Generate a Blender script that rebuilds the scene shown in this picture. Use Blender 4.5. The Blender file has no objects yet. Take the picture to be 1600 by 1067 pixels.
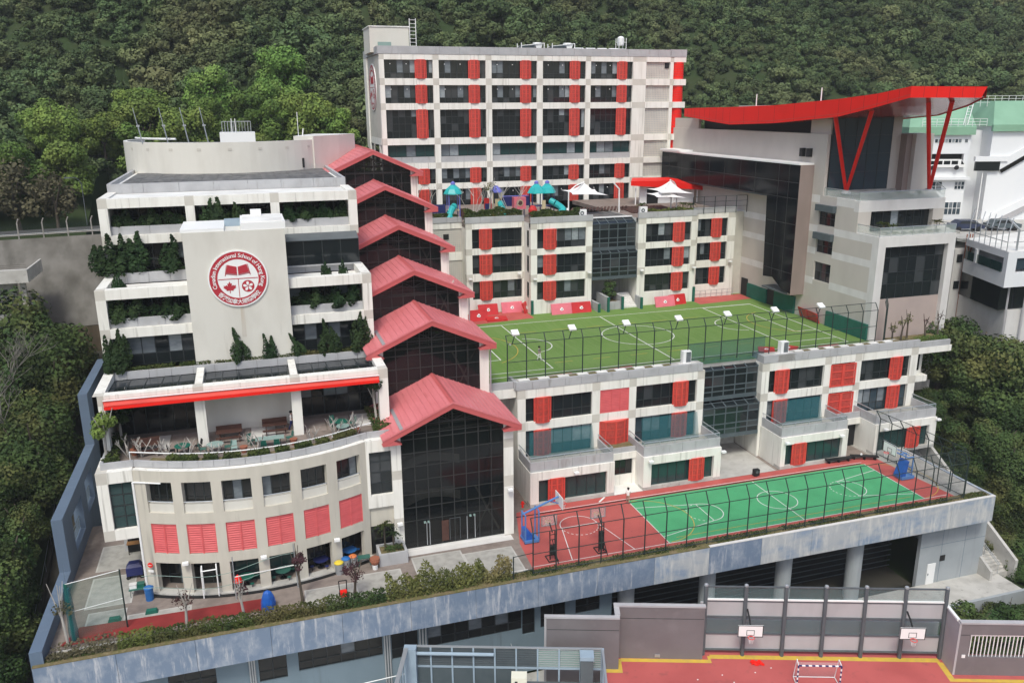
import bpy, bmesh, math, random
import numpy as np
from mathutils import Vector, Matrix
random.seed(7); RNG = np.random.default_rng(7)
S = bpy.context.scene
COL = S.collection
# ------------------------------------------------------------------ camera
cam = bpy.data.objects.new('camera', bpy.data.cameras.new('camera')); COL.objects.link(cam)
cam.data.sensor_width = 36.0; cam.data.lens = 29.357; cam.data.clip_start = .5; cam.data.clip_end = 3000
_p, _r, _y = 0.273335, -0.00692624, 0.30400369
_F = Vector((math.sin(_y)*math.cos(_p), math.cos(_y)*math.cos(_p), -math.sin(_p)))
_R = Vector((math.cos(_y), -math.sin(_y), 0)); _U = _R.cross(_F)
_R, _U = math.cos(_r)*_R + math.sin(_r)*_U, -math.sin(_r)*_R + math.cos(_r)*_U
cam.matrix_world = Matrix(((_R.x, _U.x, -_F.x, 0), (_R.y, _U.y, -_F.y, 0), (_R.z, _U.z, -_F.z, 36), (0, 0, 0, 1)))
S.camera = cam
# ------------------------------------------------------------------ sky and sun (hazy, mostly overcast)
W = bpy.data.worlds.new('World'); S.world = W; W.use_nodes = True
nt = W.node_tree; bg = nt.nodes['Background']
sky = nt.nodes.new('ShaderNodeTexSky'); sky.sky_type = 'NISHITA'; sky.sun_disc = False
SUN_EL, SUN_AZ = math.radians(56), math.radians(205)
sky.sun_elevation = SUN_EL; sky.sun_rotation = SUN_AZ
sky.air_density = 1.0; sky.dust_density = 3.0; sky.ozone_density = 0.6
nt.links.new(sky.outputs[0], bg.inputs[0]); bg.inputs[1].default_value = 0.11
sun = bpy.data.objects.new('sun', bpy.data.lights.new('sun', 'SUN')); COL.objects.link(sun)
sun.data.energy = 1.3; sun.data.angle = math.radians(14); sun.data.color = (.98, 1.0, .90)
sd = Vector((math.sin(SUN_AZ)*math.cos(SUN_EL), math.cos(SUN_AZ)*math.cos(SUN_EL), math.sin(SUN_EL)))
sun.rotation_euler = sd.to_track_quat('Z', 'Y').to_euler(); sun.location = (0, 0, 120)
S.view_settings.view_transform = 'Standard'; S.view_settings.look = 'None'
S.view_settings.exposure = 0.76; S.view_settings.gamma = 1; S.view_settings.use_curve_mapping = False
# ------------------------------------------------------------------ materials
def mat(name, c, c2=None, rough=.65, scale=(1, 1, 1), lo=.4, hi=.7, detail=5, spec=.3, metal=0, c3=None, scale3=(3, 3, 3), lo3=.5, hi3=.75, bump=0, rnd=0, nrough=.5):
    m = bpy.data.materials.new(name); m.use_nodes = True; t = m.node_tree; b = t.nodes['Principled BSDF']
    b.inputs['Roughness'].default_value = rough; b.inputs['Metallic'].default_value = metal
    b.inputs['Specular IOR Level'].default_value = spec
    b.inputs['Base Color'].default_value = (*c, 1)
    out = None
    def layer(prev, cc, sc, l, h):
        g = t.nodes.new('ShaderNodeNewGeometry'); mp = t.nodes.new('ShaderNodeMapping'); mp.inputs['Scale'].default_value = sc
        n = t.nodes.new('ShaderNodeTexNoise'); n.inputs['Scale'].default_value = 1; n.inputs['Detail'].default_value = detail; n.inputs['Roughness'].default_value = nrough
        r = t.nodes.new('ShaderNodeMapRange'); r.inputs[1].default_value = l; r.inputs[2].default_value = h
        mx = t.nodes.new('ShaderNodeMix'); mx.data_type = 'RGBA'
        t.links.new(g.outputs['Position'], mp.inputs['Vector']); t.links.new(mp.outputs[0], n.inputs['Vector'])
        t.links.new(n.outputs['Fac'], r.inputs[0]); t.links.new(r.outputs[0], mx.inputs[0])
        if prev is None: mx.inputs[6].default_value = (*c, 1)
        else: t.links.new(prev, mx.inputs[6])
        mx.inputs[7].default_value = (*cc, 1)
        return mx.outputs[2], n
    nn = None
    if c2 is not None: out, nn = layer(None, c2, scale, lo, hi)
    if c3 is not None: out, nn = layer(out, c3, scale3, lo3, hi3)
    if rnd and out is not None:
        oi = t.nodes.new('ShaderNodeObjectInfo'); h = t.nodes.new('ShaderNodeHueSaturation')
        r = t.nodes.new('ShaderNodeMapRange'); r.inputs[3].default_value = 1-rnd; r.inputs[4].default_value = 1+rnd
        t.links.new(oi.outputs['Random'], r.inputs[0]); t.links.new(r.outputs[0], h.inputs['Value'])
        r2 = t.nodes.new('ShaderNodeMapRange'); r2.inputs[3].default_value = .5+.012*(rnd > .1); r2.inputs[4].default_value = .5-.03*(rnd > .1)
        ml = t.nodes.new('ShaderNodeMath'); ml.operation = 'MULTIPLY'; ml.inputs[1].default_value = 7.13
        fr = t.nodes.new('ShaderNodeMath'); fr.operation = 'FRACT'
        t.links.new(oi.outputs['Random'], ml.inputs[0]); t.links.new(ml.outputs[0], fr.inputs[0]); t.links.new(fr.outputs[0], r2.inputs[0]); t.links.new(r2.outputs[0], h.inputs['Hue'])
        t.links.new(out, h.inputs['Color']); out = h.outputs['Color']
    if out is not None: t.links.new(out, b.inputs['Base Color'])
    if bump and nn is not None:
        bp = t.nodes.new('ShaderNodeBump'); bp.inputs['Strength'].default_value = bump; bp.inputs['Distance'].default_value = .05
        t.links.new(nn.outputs['Fac'], bp.inputs['Height']); t.links.new(bp.outputs[0], b.inputs['Normal'])
    return m
def glassy(name, c, rough=.06, spec=.5):
    return mat(name, c, rough=rough, spec=spec)
def clear(name, tint, alpha, rough=.1):
    m = bpy.data.materials.new(name); m.use_nodes = True; t = m.node_tree; b = t.nodes['Principled BSDF']
    b.inputs['Base Color'].default_value = (*tint, 1); b.inputs['Roughness'].default_value = rough; b.inputs['Alpha'].default_value = alpha
    return m
M = {}
M['tile'] = mat('white_mosaic', (.79, .77, .715), (.67, .645, .585), scale=(1.3, 1.3, .22), lo=.45, hi=.75, c3=(.40, .38, .34), scale3=(3.6, 3.6, .14), lo3=.57, hi3=.80)
M['curve'] = mat('grey_beige_mosaic', (.55, .515, .445), (.46, .43, .37), scale=(1.3, 1.3, .3), lo=.45, hi=.8, c3=(.3, .28, .25), scale3=(2, 2, .12), lo3=.64, hi3=.85)
M['node'] = mat('beige_mosaic', (.57, .54, .48), (.5, .47, .42), scale=(.8, .8, .8))
M['grey'] = mat('grey_tile', (.42, .42, .43), (.35, .35, .36), scale=(.7, .7, .7), c3=(.27, .26, .25), scale3=(2, 2, .4), lo3=.6, hi3=.8)
M['seal_wall'] = mat('warm_white_mosaic', (.63, .61, .555), (.55, .525, .47), scale=(.6, .6, .25), lo=.45, hi=.8, c3=(.38, .35, .30), scale3=(1.1, 1.1, .1), lo3=.66, hi3=.85)
M['drum'] = mat('cream_render', (.66, .635, .575), (.58, .55, .49), scale=(.5, .5, .2), lo=.45, hi=.8)
M['beige'] = mat('beige_cladding', (.52, .48, .435), (.47, .43, .39), scale=(.4, .4, .2))
M['band'] = mat('pale_band', (.66, .64, .62), (.58, .56, .54), scale=(.8, .8, .3))
M['pinkwall'] = mat('pinkish_render', (.42, .34, .31), (.38, .31, .285), scale=(.5, .5, .5))
M['brownend'] = mat('brown_metal', (.27, .21, .19), (.24, .19, .17), scale=(.6, .6, .3), rough=.45)
M['conc'] = mat('concrete', (.50, .485, .455), (.36, .345, .32), scale=(.7, .7, .7), lo=.4, hi=.75, c3=(.24, .23, .21), scale3=(1.9, 1.9, 1.9), lo3=.6, hi3=.8)
M['roofgrey'] = mat('weathered_roof_tile', (.16, .155, .15), (.085, .085, .085), scale=(1.4, .5, 1), lo=.35, hi=.65, c3=(.30, .29, .27), scale3=(.35, .8, .5), lo3=.6, hi3=.8)
M['roofwhite'] = mat('white_roof_coating', (.78, .77, .74), (.62, .6, .57), scale=(.4, .4, .4))
M['pave'] = mat('brown_paver', (.255, .21, .185), (.20, .165, .145), scale=(2.2, 2.2, 2.2), c3=(.15, .12, .10), scale3=(.5, .5, .5))
M['panel'] = mat('pebble_concrete', (.40, .385, .355), (.30, .29, .265), scale=(1.6, 1.6, 1.6), lo=.4, hi=.7, c3=(.27, .26, .24), scale3=(.4, .4, .4), lo3=.5, hi3=.75)
M['line'] = mat('white_paint', (.8, .8, .78), (.66, .66, .63), scale=(2, 2, 2))
M['yline'] = mat('yellow_paint', (.62, .42, .06), (.5, .35, .08), scale=(2, 2, 2))
M['redcourt'] = mat('red_court', (.50, .105, .09), (.42, .085, .075), scale=(.5, .5, .5), lo=.35, hi=.7, c3=(.30, .062, .055), scale3=(2.5, 2.5, 2.5), lo3=.6, hi3=.85)
M['pinkcourt'] = mat('faded_red_court', (.47, .105, .098), (.40, .085, .08), scale=(.35, .35, .35), c3=(.32, .085, .08), scale3=(1.5, 1.5, 1.5), lo3=.6, hi3=.8)
M['greencourt'] = mat('green_court', (.078, .385, .165), (.066, .33, .14), scale=(.45, .45, .45), c3=(.058, .27, .115), scale3=(2.5, 2.5, 2.5), lo3=.6, hi3=.85)
M['turf'] = mat('artificial_turf', (.158, .262, .068), (.122, .215, .05), scale=(.22, .22, .22), lo=.3, hi=.7, c3=(.16, .25, .075), scale3=(4, .25, 1), lo3=.45, hi3=.65, rough=.9, spec=.1)
M['matred'] = mat('dark_red_matting', (.24, .028, .026), (.19, .022, .02), scale=(1, 1, 1), rough=.8)
M['soil'] = mat('dry_grass_soil', (.17, .135, .075), (.12, .12, .045), scale=(1.5, 1.5, 1.5), c3=(.25, .2, .12), scale3=(4, 4, 4), rough=.95, spec=.05)
M['red'] = mat('red_paint', (.64, .075, .055), (.52, .055, .042), scale=(.8, .8, .8), rough=.45)
M['redmesh'] = mat('red_perforated_sheet', (.47, .065, .05), (.33, .045, .035), scale=(5, 5, 5), rough=.5)
M['louvre'] = mat('faded_red_louvre', (.66, .12, .125), (.58, .095, .10), scale=(1.2, 1.2, 3), rough=.5)
M['roofpink'] = mat('faded_red_roof_sheet', (.67, .205, .22), (.58, .16, .17), scale=(.9, .28, .9), lo=.35, hi=.7, c3=(.50, .125, .13), scale3=(2.2, .35, 2.2), lo3=.58, hi3=.8, nrough=.65, rough=.42)
M['roofpink2'] = mat('red_roof_trim', (.52, .115, .115), (.47, .10, .10), scale=(.6, .6, .6), rough=.42)
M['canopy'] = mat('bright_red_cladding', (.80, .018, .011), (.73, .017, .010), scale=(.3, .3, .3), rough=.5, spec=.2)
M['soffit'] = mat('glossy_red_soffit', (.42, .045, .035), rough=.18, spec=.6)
M['glass'] = glassy('dark_glass', (.012, .016, .018))
M['glass2'] = glassy('dark_glass_warm', (.012, .013, .013), .08)
M['glassgreen'] = glassy('green_tinted_glass', (.02, .05, .05), .07)
M['glassblue'] = glassy('blue_tinted_glass', (.035, .055, .07), .07)
M['glass_hi'] = glassy('glass_reflection_tint', (.045, .05, .054), .07)  # lighter tint paints stronger reflection into some panes
M['glass_lo'] = glassy('black_glass', (.004, .006, .008), .12, .14)
M['blind2'] = mat('window_with_pale_blind', (.30, .33, .35), (.22, .25, .27), scale=(2, 2, 4), rough=.2, spec=.5)
M['blind'] = mat('window_with_blind', (.17, .195, .215), (.12, .14, .155), scale=(1, 1, 3), rough=.15, spec=.5)
M['frame'] = mat('dark_window_frame', (.03, .036, .038), rough=.4)
M['steelgrey'] = mat('slate_metal', (.085, .105, .115), (.07, .09, .10), scale=(1, 1, 1), rough=.4)
M['mullion'] = mat('atrium_mullion', (.035, .036, .036), rough=.4)
M['bluewall'] = mat('blue_painted_wall', (.115, .16, .225), (.10, .135, .19), scale=(.4, .4, .25), lo=.35, hi=.7, c3=(.16, .20, .26), scale3=(2, 2, .2), lo3=.6, hi3=.85)
M['stained'] = mat('peeling_blue_wall', (.16, .21, .29), (.36, .39, .44), scale=(.8, .8, .55), lo=.46, hi=.74, c3=(.58, .57, .58), scale3=(2.1, 2.1, .26), lo3=.54, hi3=.72, detail=11, nrough=.72)
M['stained2'] = mat('peeling_pale_wall', (.42, .43, .44), (.25, .31, .40), scale=(.22, .22, .5), lo=.46, hi=.62, c3=(.60, .585, .55), scale3=(2.0, 2.0, .35), lo3=.48, hi3=.7, detail=11, nrough=.7)
M['podium'] = mat('grey_blue_render', (.16, .215, .255), (.135, .185, .22), scale=(.5, .5, .3), c3=(.11, .14, .165), scale3=(1.5, 1.5, .12), lo3=.58, hi3=.8)
M['podium2'] = mat('pale_blue_grey_render', (.36, .385, .40), (.31, .335, .35), scale=(.4, .4, .4), c3=(.27, .29, .30), scale3=(1.5, 1.5, .15), lo3=.6, hi3=.8)
M['fgwall'] = mat('grey_painted_wall', (.175, .16, .165), (.15, .135, .14), scale=(.4, .4, .4), c3=(.20, .185, .19), scale3=(.9, .9, .9), lo3=.55, hi3=.8)
M['lilac'] = mat('pale_grey_wall', (.42, .41, .42), (.36, .35, .36), scale=(.6, .6, .3))
M['white'] = mat('white_paint_metal', (.80, .80, .79), rough=.45)
M['whiteschool'] = mat('white_render', (.74, .75, .76), (.70, .715, .74), scale=(.3, .3, .12), lo=.5, hi=.8)
M['greenroof'] = mat('green_roof_sheet', (.22, .39, .27), (.19, .34, .235), scale=(.4, .4, .4))
M['fence'] = mat('dark_green_steel', (.022, .035, .032), rough=.5)
M['black'] = mat('rubber_and_void_black', (.015, .015, .016), rough=.6)  # rubber parts; also paints the shade at the back of voids
M['galv'] = mat('galvanised_steel', (.42, .44, .46), rough=.35, metal=.5)
M['greypost'] = mat('grey_steel_post', (.10, .115, .125), (.085, .095, .105), scale=(1, 1, 1), rough=.4)
M['paleblue'] = mat('pale_blue_steel', (.30, .38, .45), (.26, .33, .40), scale=(1, 1, 1), rough=.4)
M['wood'] = mat('brown_slat', (.085, .04, .03), (.065, .03, .024), scale=(3, 3, 3))
M['plywood'] = mat('orange_plywood', (.27, .14, .055), (.22, .11, .045), scale=(2, 2, 2))
M['green'] = mat('green_padding', (.012, .12, .085), (.01, .10, .07), scale=(1, 1, 1))
M['greenplastic'] = mat('green_plastic', (.04, .13, .105), rough=.4)
M['tableglass'] = mat('pale_green_top', (.26, .36, .33), rough=.2)
M['blue'] = mat('blue_plastic', (.03, .15, .42), (.025, .12, .34), scale=(2, 2, 2), rough=.4)
M['tarp'] = mat('blue_tarpaulin', (.015, .10, .42), (.012, .075, .32), scale=(2, 2, 2), rough=.4)
M['bluesteel'] = mat('blue_steel', (.08, .20, .45), rough=.4)
M['yellow'] = mat('yellow_plastic', (.68, .52, .05), rough=.4)
M['orange'] = mat('orange_plastic', (.60, .18, .06), rough=.45)
M['terracotta'] = mat('terracotta', (.30, .11, .065), rough=.8)
M['turq'] = mat('turquoise_plastic', (.03, .40, .40), (.028, .34, .35), scale=(2, 2, 2), rough=.35)
M['purple'] = mat('violet_plastic', (.16, .17, .52), rough=.4)
M['navy'] = mat('navy_plastic', (.022, .028, .12), rough=.4)
M['pink'] = mat('pink_vinyl', (.70, .17, .21), (.62, .15, .19), scale=(1.5, 1.5, 1.5), rough=.35)
M['vinyl'] = mat('red_vinyl', (.55, .03, .03), (.46, .025, .027), scale=(1.5, 1.5, 1.5), rough=.35)
M['sand'] = mat('tan_plastic', (.50, .42, .26), rough=.5)
M['skin'] = mat('skin', (.45, .28, .2), rough=.6)
M['hair'] = mat('black_hair', (.015, .012, .01), rough=.5)
M['cloth_white'] = mat('white_cloth', (.78, .76, .75), rough=.8)
M['cloth_grey'] = mat('grey_cloth', (.22, .21, .2), rough=.8)
M['cloth_khaki'] = mat('khaki_cloth', (.36, .3, .22), rough=.8)
M['sealred'] = mat('seal_red', (.42, .03, .045), rough=.5)
M['cream'] = mat('cream_panel', (.72, .70, .58), rough=.4)
M['netgreen'] = clear('green_netting', (.10, .26, .20), .22, .8)
M['netteal'] = clear('teal_netting', (.015, .13, .15), .48, .8)
M['chain'] = clear('chain_link_mesh', (.03, .05, .045), .13, .7)
M['chainlight'] = clear('white_goal_net', (.7, .7, .7), .18, .8)
M['railglass'] = clear('clear_rail_glass', (.16, .24, .25), .26, .05)
M['railglass2'] = clear('pale_rail_glass', (.62, .72, .68), .35, .05)
M['bark'] = mat('bark', (.10, .08, .06), (.06, .05, .04), scale=(3, 3, 1), rough=.9)
M['palebark'] = mat('pale_bark', (.42, .39, .36), (.30, .28, .25), scale=(3, 3, 1), rough=.9)
M['barebark'] = mat('grey_bark', (.20, .185, .165), (.14, .13, .115), scale=(3, 3, 1), rough=.9)
M['atriumglass'] = clear('tinted_atrium_glass', (.006, .008, .009), .58, .06)
M['rust'] = mat('rust_stain', (.50, .44, .36), (.56, .535, .49), scale=(3, 3, .3), lo=.35, hi=.7)
M['cliff'] = mat('brown_earth', (.11, .085, .06), (.07, .055, .04), scale=(.8, .8, .3), c3=(.05, .05, .03), scale3=(1.5, 1.5, .5), rough=.95, spec=.05)
M['carblue'] = mat('dark_car_paint', (.02, .03, .07), rough=.25, spec=.5)
M['terrace'] = mat('terrace_paver', (.32, .265, .24), (.27, .22, .20), scale=(2, 2, 2), c3=(.40, .36, .33), scale3=(.7, .7, .7), lo3=.55, hi3=.7)
def leafmat(name, a, b, c=None, rnd=.3, sc=(.9, .9, .9), sc3=.28):
    m = mat(name, a, b, scale=sc, lo=.35, hi=.65, c3=c, scale3=(sc3,)*3, lo3=.50, hi3=.68, rough=.75, spec=.12, rnd=rnd, detail=3)
    return m
M['leaf_forest'] = leafmat('forest_foliage', (.092, .132, .052), (.060, .094, .040), (.120, .136, .062), .40, sc3=.045)
M['leaf_bright'] = leafmat('bright_foliage', (.13, .21, .045), (.075, .135, .034), (.17, .24, .06), .28)
M['leaf_dark'] = leafmat('dark_foliage', (.052, .088, .026), (.03, .056, .02), (.085, .095, .032), .42)
M['leaf_conifer'] = leafmat('juniper_foliage', (.027, .055, .019), (.016, .037, .014), None, .2)
M['leaf_hedge'] = leafmat('hedge_foliage', (.065, .085, .022), (.035, .055, .018), (.10, .09, .035), .1)
M['leaf_hedge2'] = leafmat('light_hedge_foliage', (.12, .14, .035), (.065, .085, .025), (.17, .14, .06), .1)
M['leaf_bamboo'] = leafmat('bamboo_foliage', (.15, .16, .05), (.085, .105, .035), (.22, .19, .085), .15)
M['leaf_purple'] = leafmat('maroon_foliage', (.07, .03, .03), (.045, .022, .02), None, .15)
M['leaf_brown'] = leafmat('dry_brown_foliage', (.105, .10, .055), (.07, .068, .04), None, .2)
M['earth'] = mat('forest_floor', (.034, .054, .022), (.042, .052, .024), scale=(.2, .2, .2), rough=.95, spec=.05)
M['slopeconc'] = mat('sprayed_concrete_slope', (.18, .17, .155), (.12, .112, .10), scale=(.3, .3, .3), lo=.38, hi=.62, c3=(.085, .08, .07), scale3=(.5, .5, .1), lo3=.5, hi3=.75, rough=.9, spec=.1)
M['asphalt'] = mat('asphalt', (.075, .075, .075), (.055, .055, .055), scale=(.8, .8, .8), rough=.9)
M['lane'] = mat('dark_concrete', (.05, .046, .038), (.032, .032, .026), scale=(.5, .5, .5), rough=.9, spec=.1)  # dark base colour with darker random patches
# ------------------------------------------------------------------ helpers
OFF = {}
def off(p): return OFF.get(p.name, Vector((0, 0, 0))) if p else Vector((0, 0, 0))
def tag(o, label=None, cat=None, group=None, kind=None):
    if label: o['label'] = label
    if cat: o['category'] = cat
    if group: o['group'] = group
    if kind: o['kind'] = kind
    return o
def thing(name, label, cat, loc, group=None, rz=0, local=False):
    o = bpy.data.objects.new(name, None); COL.objects.link(o); o.empty_display_size = .2
    o.location = loc; o.rotation_euler = (0, 0, rz)
    if not local: OFF[o.name] = Vector(loc)
    return tag(o, label, cat, group)
def link(name, me, par, loc, world=True):
    o = bpy.data.objects.new(name, me); COL.objects.link(o)
    if par: o.parent = par
    o.location = Vector(loc) - off(par)
    OFF[o.name] = Vector(loc)
    return o
_bc = {}
def boxmesh(dx, dy, dz, m):
    k = (round(dx, 3), round(dy, 3), round(dz, 3), m)
    if k not in _bc:
        x, y, z = dx/2, dy/2, dz/2
        v = [(-x, -y, -z), (x, -y, -z), (x, y, -z), (-x, y, -z), (-x, -y, z), (x, -y, z), (x, y, z), (-x, y, z)]
        f = [(0, 3, 2, 1), (4, 5, 6, 7), (0, 1, 5, 4), (1, 2, 6, 5), (2, 3, 7, 6), (3, 0, 4, 7)]
        me = bpy.data.meshes.new('block'); me.from_pydata(v, [], f); me.materials.append(M[m]); _bc[k] = me
    return _bc[k]
def box(name, par, m, x0, x1, y0, y1, z0, z1, label=None):
    o = link(name, boxmesh(abs(x1-x0), abs(y1-y0), abs(z1-z0), m), par, ((x0+x1)/2, (y0+y1)/2, (z0+z1)/2))
    if label: o['label'] = label
    return o
class MB:
    def __init__(s): s.v = []; s.f = []; s.mi = []; s.mats = []
    def _m(s, m):
        if m not in s.mats: s.mats.append(m)
        return s.mats.index(m)
    def face(s, pts, m):
        i = len(s.v); s.v += [tuple(p) for p in pts]; s.f.append(tuple(range(i, i+len(pts)))); s.mi.append(s._m(m)); return s
    def box(s, x0, x1, y0, y1, z0, z1, m):
        x0, x1 = min(x0, x1), max(x0, x1); y0, y1 = min(y0, y1), max(y0, y1); z0, z1 = min(z0, z1), max(z0, z1)
        i = len(s.v); k = s._m(m)
        s.v += [(x0, y0, z0), (x1, y0, z0), (x1, y1, z0), (x0, y1, z0), (x0, y0, z1), (x1, y0, z1), (x1, y1, z1), (x0, y1, z1)]
        for q in ((0, 3, 2, 1), (4, 5, 6, 7), (0, 1, 5, 4), (1, 2, 6, 5), (2, 3, 7, 6), (3, 0, 4, 7)): s.f.append(tuple(i+a for a in q)); s.mi.append(k)
        return s
    def prism(s, poly, z0, z1, m, mtop=None):
        # poly CCW in xy; z0,z1 numbers
        n = len(poly); i = len(s.v); k = s._m(m); kt = s._m(mtop or m)
        s.v += [(p[0], p[1], z0) for p in poly]+[(p[0], p[1], z1) for p in poly]
        s.f.append(tuple(i+n-1-a for a in range(n))); s.mi.append(k)
        s.f.append(tuple(i+n+a for a in range(n))); s.mi.append(kt)
        for a in range(n): s.f.append((i+a, i+(a+1) % n, i+n+(a+1) % n, i+n+a)); s.mi.append(k)
        return s
    def extr(s, poly, d, m):
        # closed 3D polygon extruded by vector d
        n = len(poly); i = len(s.v); k = s._m(m); d = Vector(d)
        s.v += [tuple(Vector(p)) for p in poly]+[tuple(Vector(p)+d) for p in poly]
        s.f.append(tuple(i+n-1-a for a in range(n))); s.mi.append(k)
        s.f.append(tuple(i+n+a for a in range(n))); s.mi.append(k)
        for a in range(n): s.f.append((i+a, i+(a+1) % n, i+n+(a+1) % n, i+n+a)); s.mi.append(k)
        return s
    def tube(s, p0, p1, r, m, n=6, r1=None):
        p0, p1 = Vector(p0), Vector(p1); r1 = r if r1 is None else r1
        d = (p1-p0)
        if d.length < 1e-6: return s
        d.normalize(); a = d.orthogonal().normalized(); b = d.cross(a); i = len(s.v); k = s._m(m)
        for p, q in ((p0, r), (p1, r1)):
            for j in range(n):
                t = 2*math.pi*j/n; s.v.append(tuple(p+q*(math.cos(t)*a+math.sin(t)*b)))
        for j in range(n): s.f.append((i+j, i+(j+1) % n, i+n+(j+1) % n, i+n+j)); s.mi.append(k)
        s.f.append(tuple(i+n-1-j for j in range(n))); s.mi.append(k)
        s.f.append(tuple(i+n+j for j in range(n))); s.mi.append(k)
        return s
    def path(s, pts, r, m, n=6):
        for a, b in zip(pts[:-1], pts[1:]): s.tube(a, b, r, m, n)
        return s
    def lathe(s, prof, c, m, n=12, flat=False):
        c = Vector(c); i = len(s.v); k = s._m(m); L = len(prof)
        for r, z in prof:
            for j in range(n):
                t = 2*math.pi*j/n; s.v.append((c.x+r*math.cos(t), c.y+r*math.sin(t), c.z+z))
        for a in range(L-1):
            for j in range(n):
                s.f.append((i+a*n+j, i+a*n+(j+1) % n, i+(a+1)*n+(j+1) % n, i+(a+1)*n+j)); s.mi.append(k)
        s.f.append(tuple(i+n-1-j for j in range(n))); s.mi.append(k)
        s.f.append(tuple(i+(L-1)*n+j for j in range(n))); s.mi.append(k)
        return s
    def mesh(s, name, org=(0, 0, 0), smooth=False):
        me = bpy.data.meshes.new(name); o = Vector(org)
        me.from_pydata([tuple(Vector(p)-o) for p in s.v], [], s.f)
        for m in s.mats: me.materials.append(M[m])
        me.polygons.foreach_set('material_index', s.mi)
        if smooth: me.polygons.foreach_set('use_smooth', [True]*len(s.f))
        me.update(); return me
    def build(s, name, par=None, label=None, smooth=False, org=None):
        a = np.array(s.v)
        if org is None: org = ((a[:, 0].min()+a[:, 0].max())/2, (a[:, 1].min()+a[:, 1].max())/2, a[:, 2].min())
        o = link(name, s.mesh(name, org, smooth), par, org)
        if label: o['label'] = label
        return o
def struct(name, mb, kind='structure'):
    o = mb.build(name); o['kind'] = kind; return o
def copytree(o, par=None):
    c = o.copy(); COL.objects.link(c)
    if par: c.parent = par
    for ch in list(o.children): copytree(ch, c)
    return c
def place(o, loc, rz=None, sc=None, label=None):
    o.location = loc
    if rz is not None: o.rotation_euler = (0, 0, rz)
    if sc is not None: o.scale = sc if hasattr(sc, '__len__') else (sc,)*3
    if label: o['label'] = label
    return o
# ---- facade pieces (front plane faces -y)
def grid(par, y, d, piers, beams, z0, z1, m='tile', node='node', mb='tile'):
    cuts = sorted(beams)
    for (a, b) in piers:
        z = z0
        for (c, e) in cuts:
            if c > z+.01: box('pier', par, m, a, b, y, y+d, z, c)
            if e > c: box('tile_block', par, node, a, b, y, y+d, c, e)
            z = e
        if z1 > z+.01: box('pier', par, m, a, b, y, y+d, z, z1)
    for (p, q) in zip(piers[:-1], piers[1:]):
        for (c, e) in cuts: box('beam', par, mb, p[1], q[0], y+.002, y+d, c, e)
def window(par, x0, x1, z0, z1, y, nx, rows=(.32,), blind=.2, g='glass', fw=.07, mf='frame', only=None, axis='x', sill=False):
    # frame mesh + one child per pane; axis 'y' runs the window along y at x = y
    f = MB(); zs = [z0]+[z0+(z1-z0)*r for r in rows]+[z1]; xs = [x0+(x1-x0)*i/nx for i in range(nx+1)]
    def bb(a, b, c, e, lo, hi, m, mbx):
        if axis == 'x': mbx.box(a, b, y+lo, y+hi, c, e, m)
        else: mbx.box(y+lo, y+hi, a, b, c, e, m)
    for i, x in enumerate(xs):
        w = fw/2; a = max(x0, x-w); b = min(x1, x+w); bb(a, b, z0, z1, 0, .1, mf, f)
    for z in zs:
        w = fw/2
        for i in range(nx): bb(xs[i]+w*(1 if i else 1), xs[i+1]-w, max(z0, z-w), min(z1, z+w), .005, .1, mf, f)
    o = f.build('window', par)
    for i in range(nx):
        for k in range(len(zs)-1):
            gm = g
            rr_ = random.random()
            if rr_ < blind and k >= len(zs)-2: gm = 'blind' if rr_ < blind*.7 else 'blind2'
            elif g == 'glass' and rr_ > .78: gm = 'glass_hi'
            a, b, c, e = xs[i]+fw/2, xs[i+1]-fw/2, zs[k]+fw/2, zs[k+1]-fw/2
            if b-a < .05 or e-c < .05: continue
            if axis == 'x': box('pane', o, gm, a, b, y+.05, y+.075, c, e)
            else: box('pane', o, gm, y+.05, y+.075, a, b, c, e)
    return o
def screen(par, x0, x1, z0, z1, y, bow=.32, nz=None, name='red_screen'):
    f = MB(); n = 6; nz = nz or max(3, round((z1-z0)/.6))
    P = [(x0+(x1-x0)*i/n, y-bow*math.sin(math.pi*i/n)**.7 if 0 < i < n else y) for i in range(n+1)]
    for (a, b) in zip(P[:-1], P[1:]):
        f.face([(a[0], a[1]+.04, z0), (b[0], b[1]+.04, z0), (b[0], b[1]+.04, z1), (a[0], a[1]+.04, z1)], 'redmesh')
        for k in range(nz+1):
            z = z0+(z1-z0)*k/nz; h = .09 if 0 < k < nz else .12
            f.face([(a[0], a[1], z-h/2), (b[0], b[1], z-h/2), (b[0], b[1], z+h/2), (a[0], a[1], z+h/2)], 'red')
    for i in (0, 1, 3, 5, 6):
        w = .09 if i == 3 else .06; f.box(P[i][0]-w, P[i][0]+w, P[i][1]-.02, P[i][1]+.06, z0-.06, z1+.06, 'red')
    for z in (z0-.06, z1+.02):
        f.prism([(p[0], p[1]) for p in P]+[(x1, y+.08), (x0, y+.08)], z, z+.05, 'red')
    return f.build(name, par)
def parapet(par, x0, x1, y, z0, z1, n, t=.25, m='grey', name='parapet_panel'):
    for i in range(n):
        a = x0+(x1-x0)*i/n; b = x0+(x1-x0)*(i+1)/n
        box(name, par, m, a+.012, b-.012, y, y+t, z0, z1)
def parapety(par, x, y0, y1, z0, z1, n, t=.25, m='grey', name='parapet_panel'):
    for i in range(n):
        a = y0+(y1-y0)*i/n; b = y0+(y1-y0)*(i+1)/n
        box(name, par, m, x, x+t, a+.012, b-.012, z0, z1)
def lamp(par, x, y, z, name='wall_lamp'):
    f = MB(); f.box(x-.22, x+.22, y-.55, y-.2, z-.08, z+.1, 'white'); f.box(x-.04, x+.04, y-.2, y, z-.03, z+.05, 'galv'); return f.build(name, par)
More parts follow.
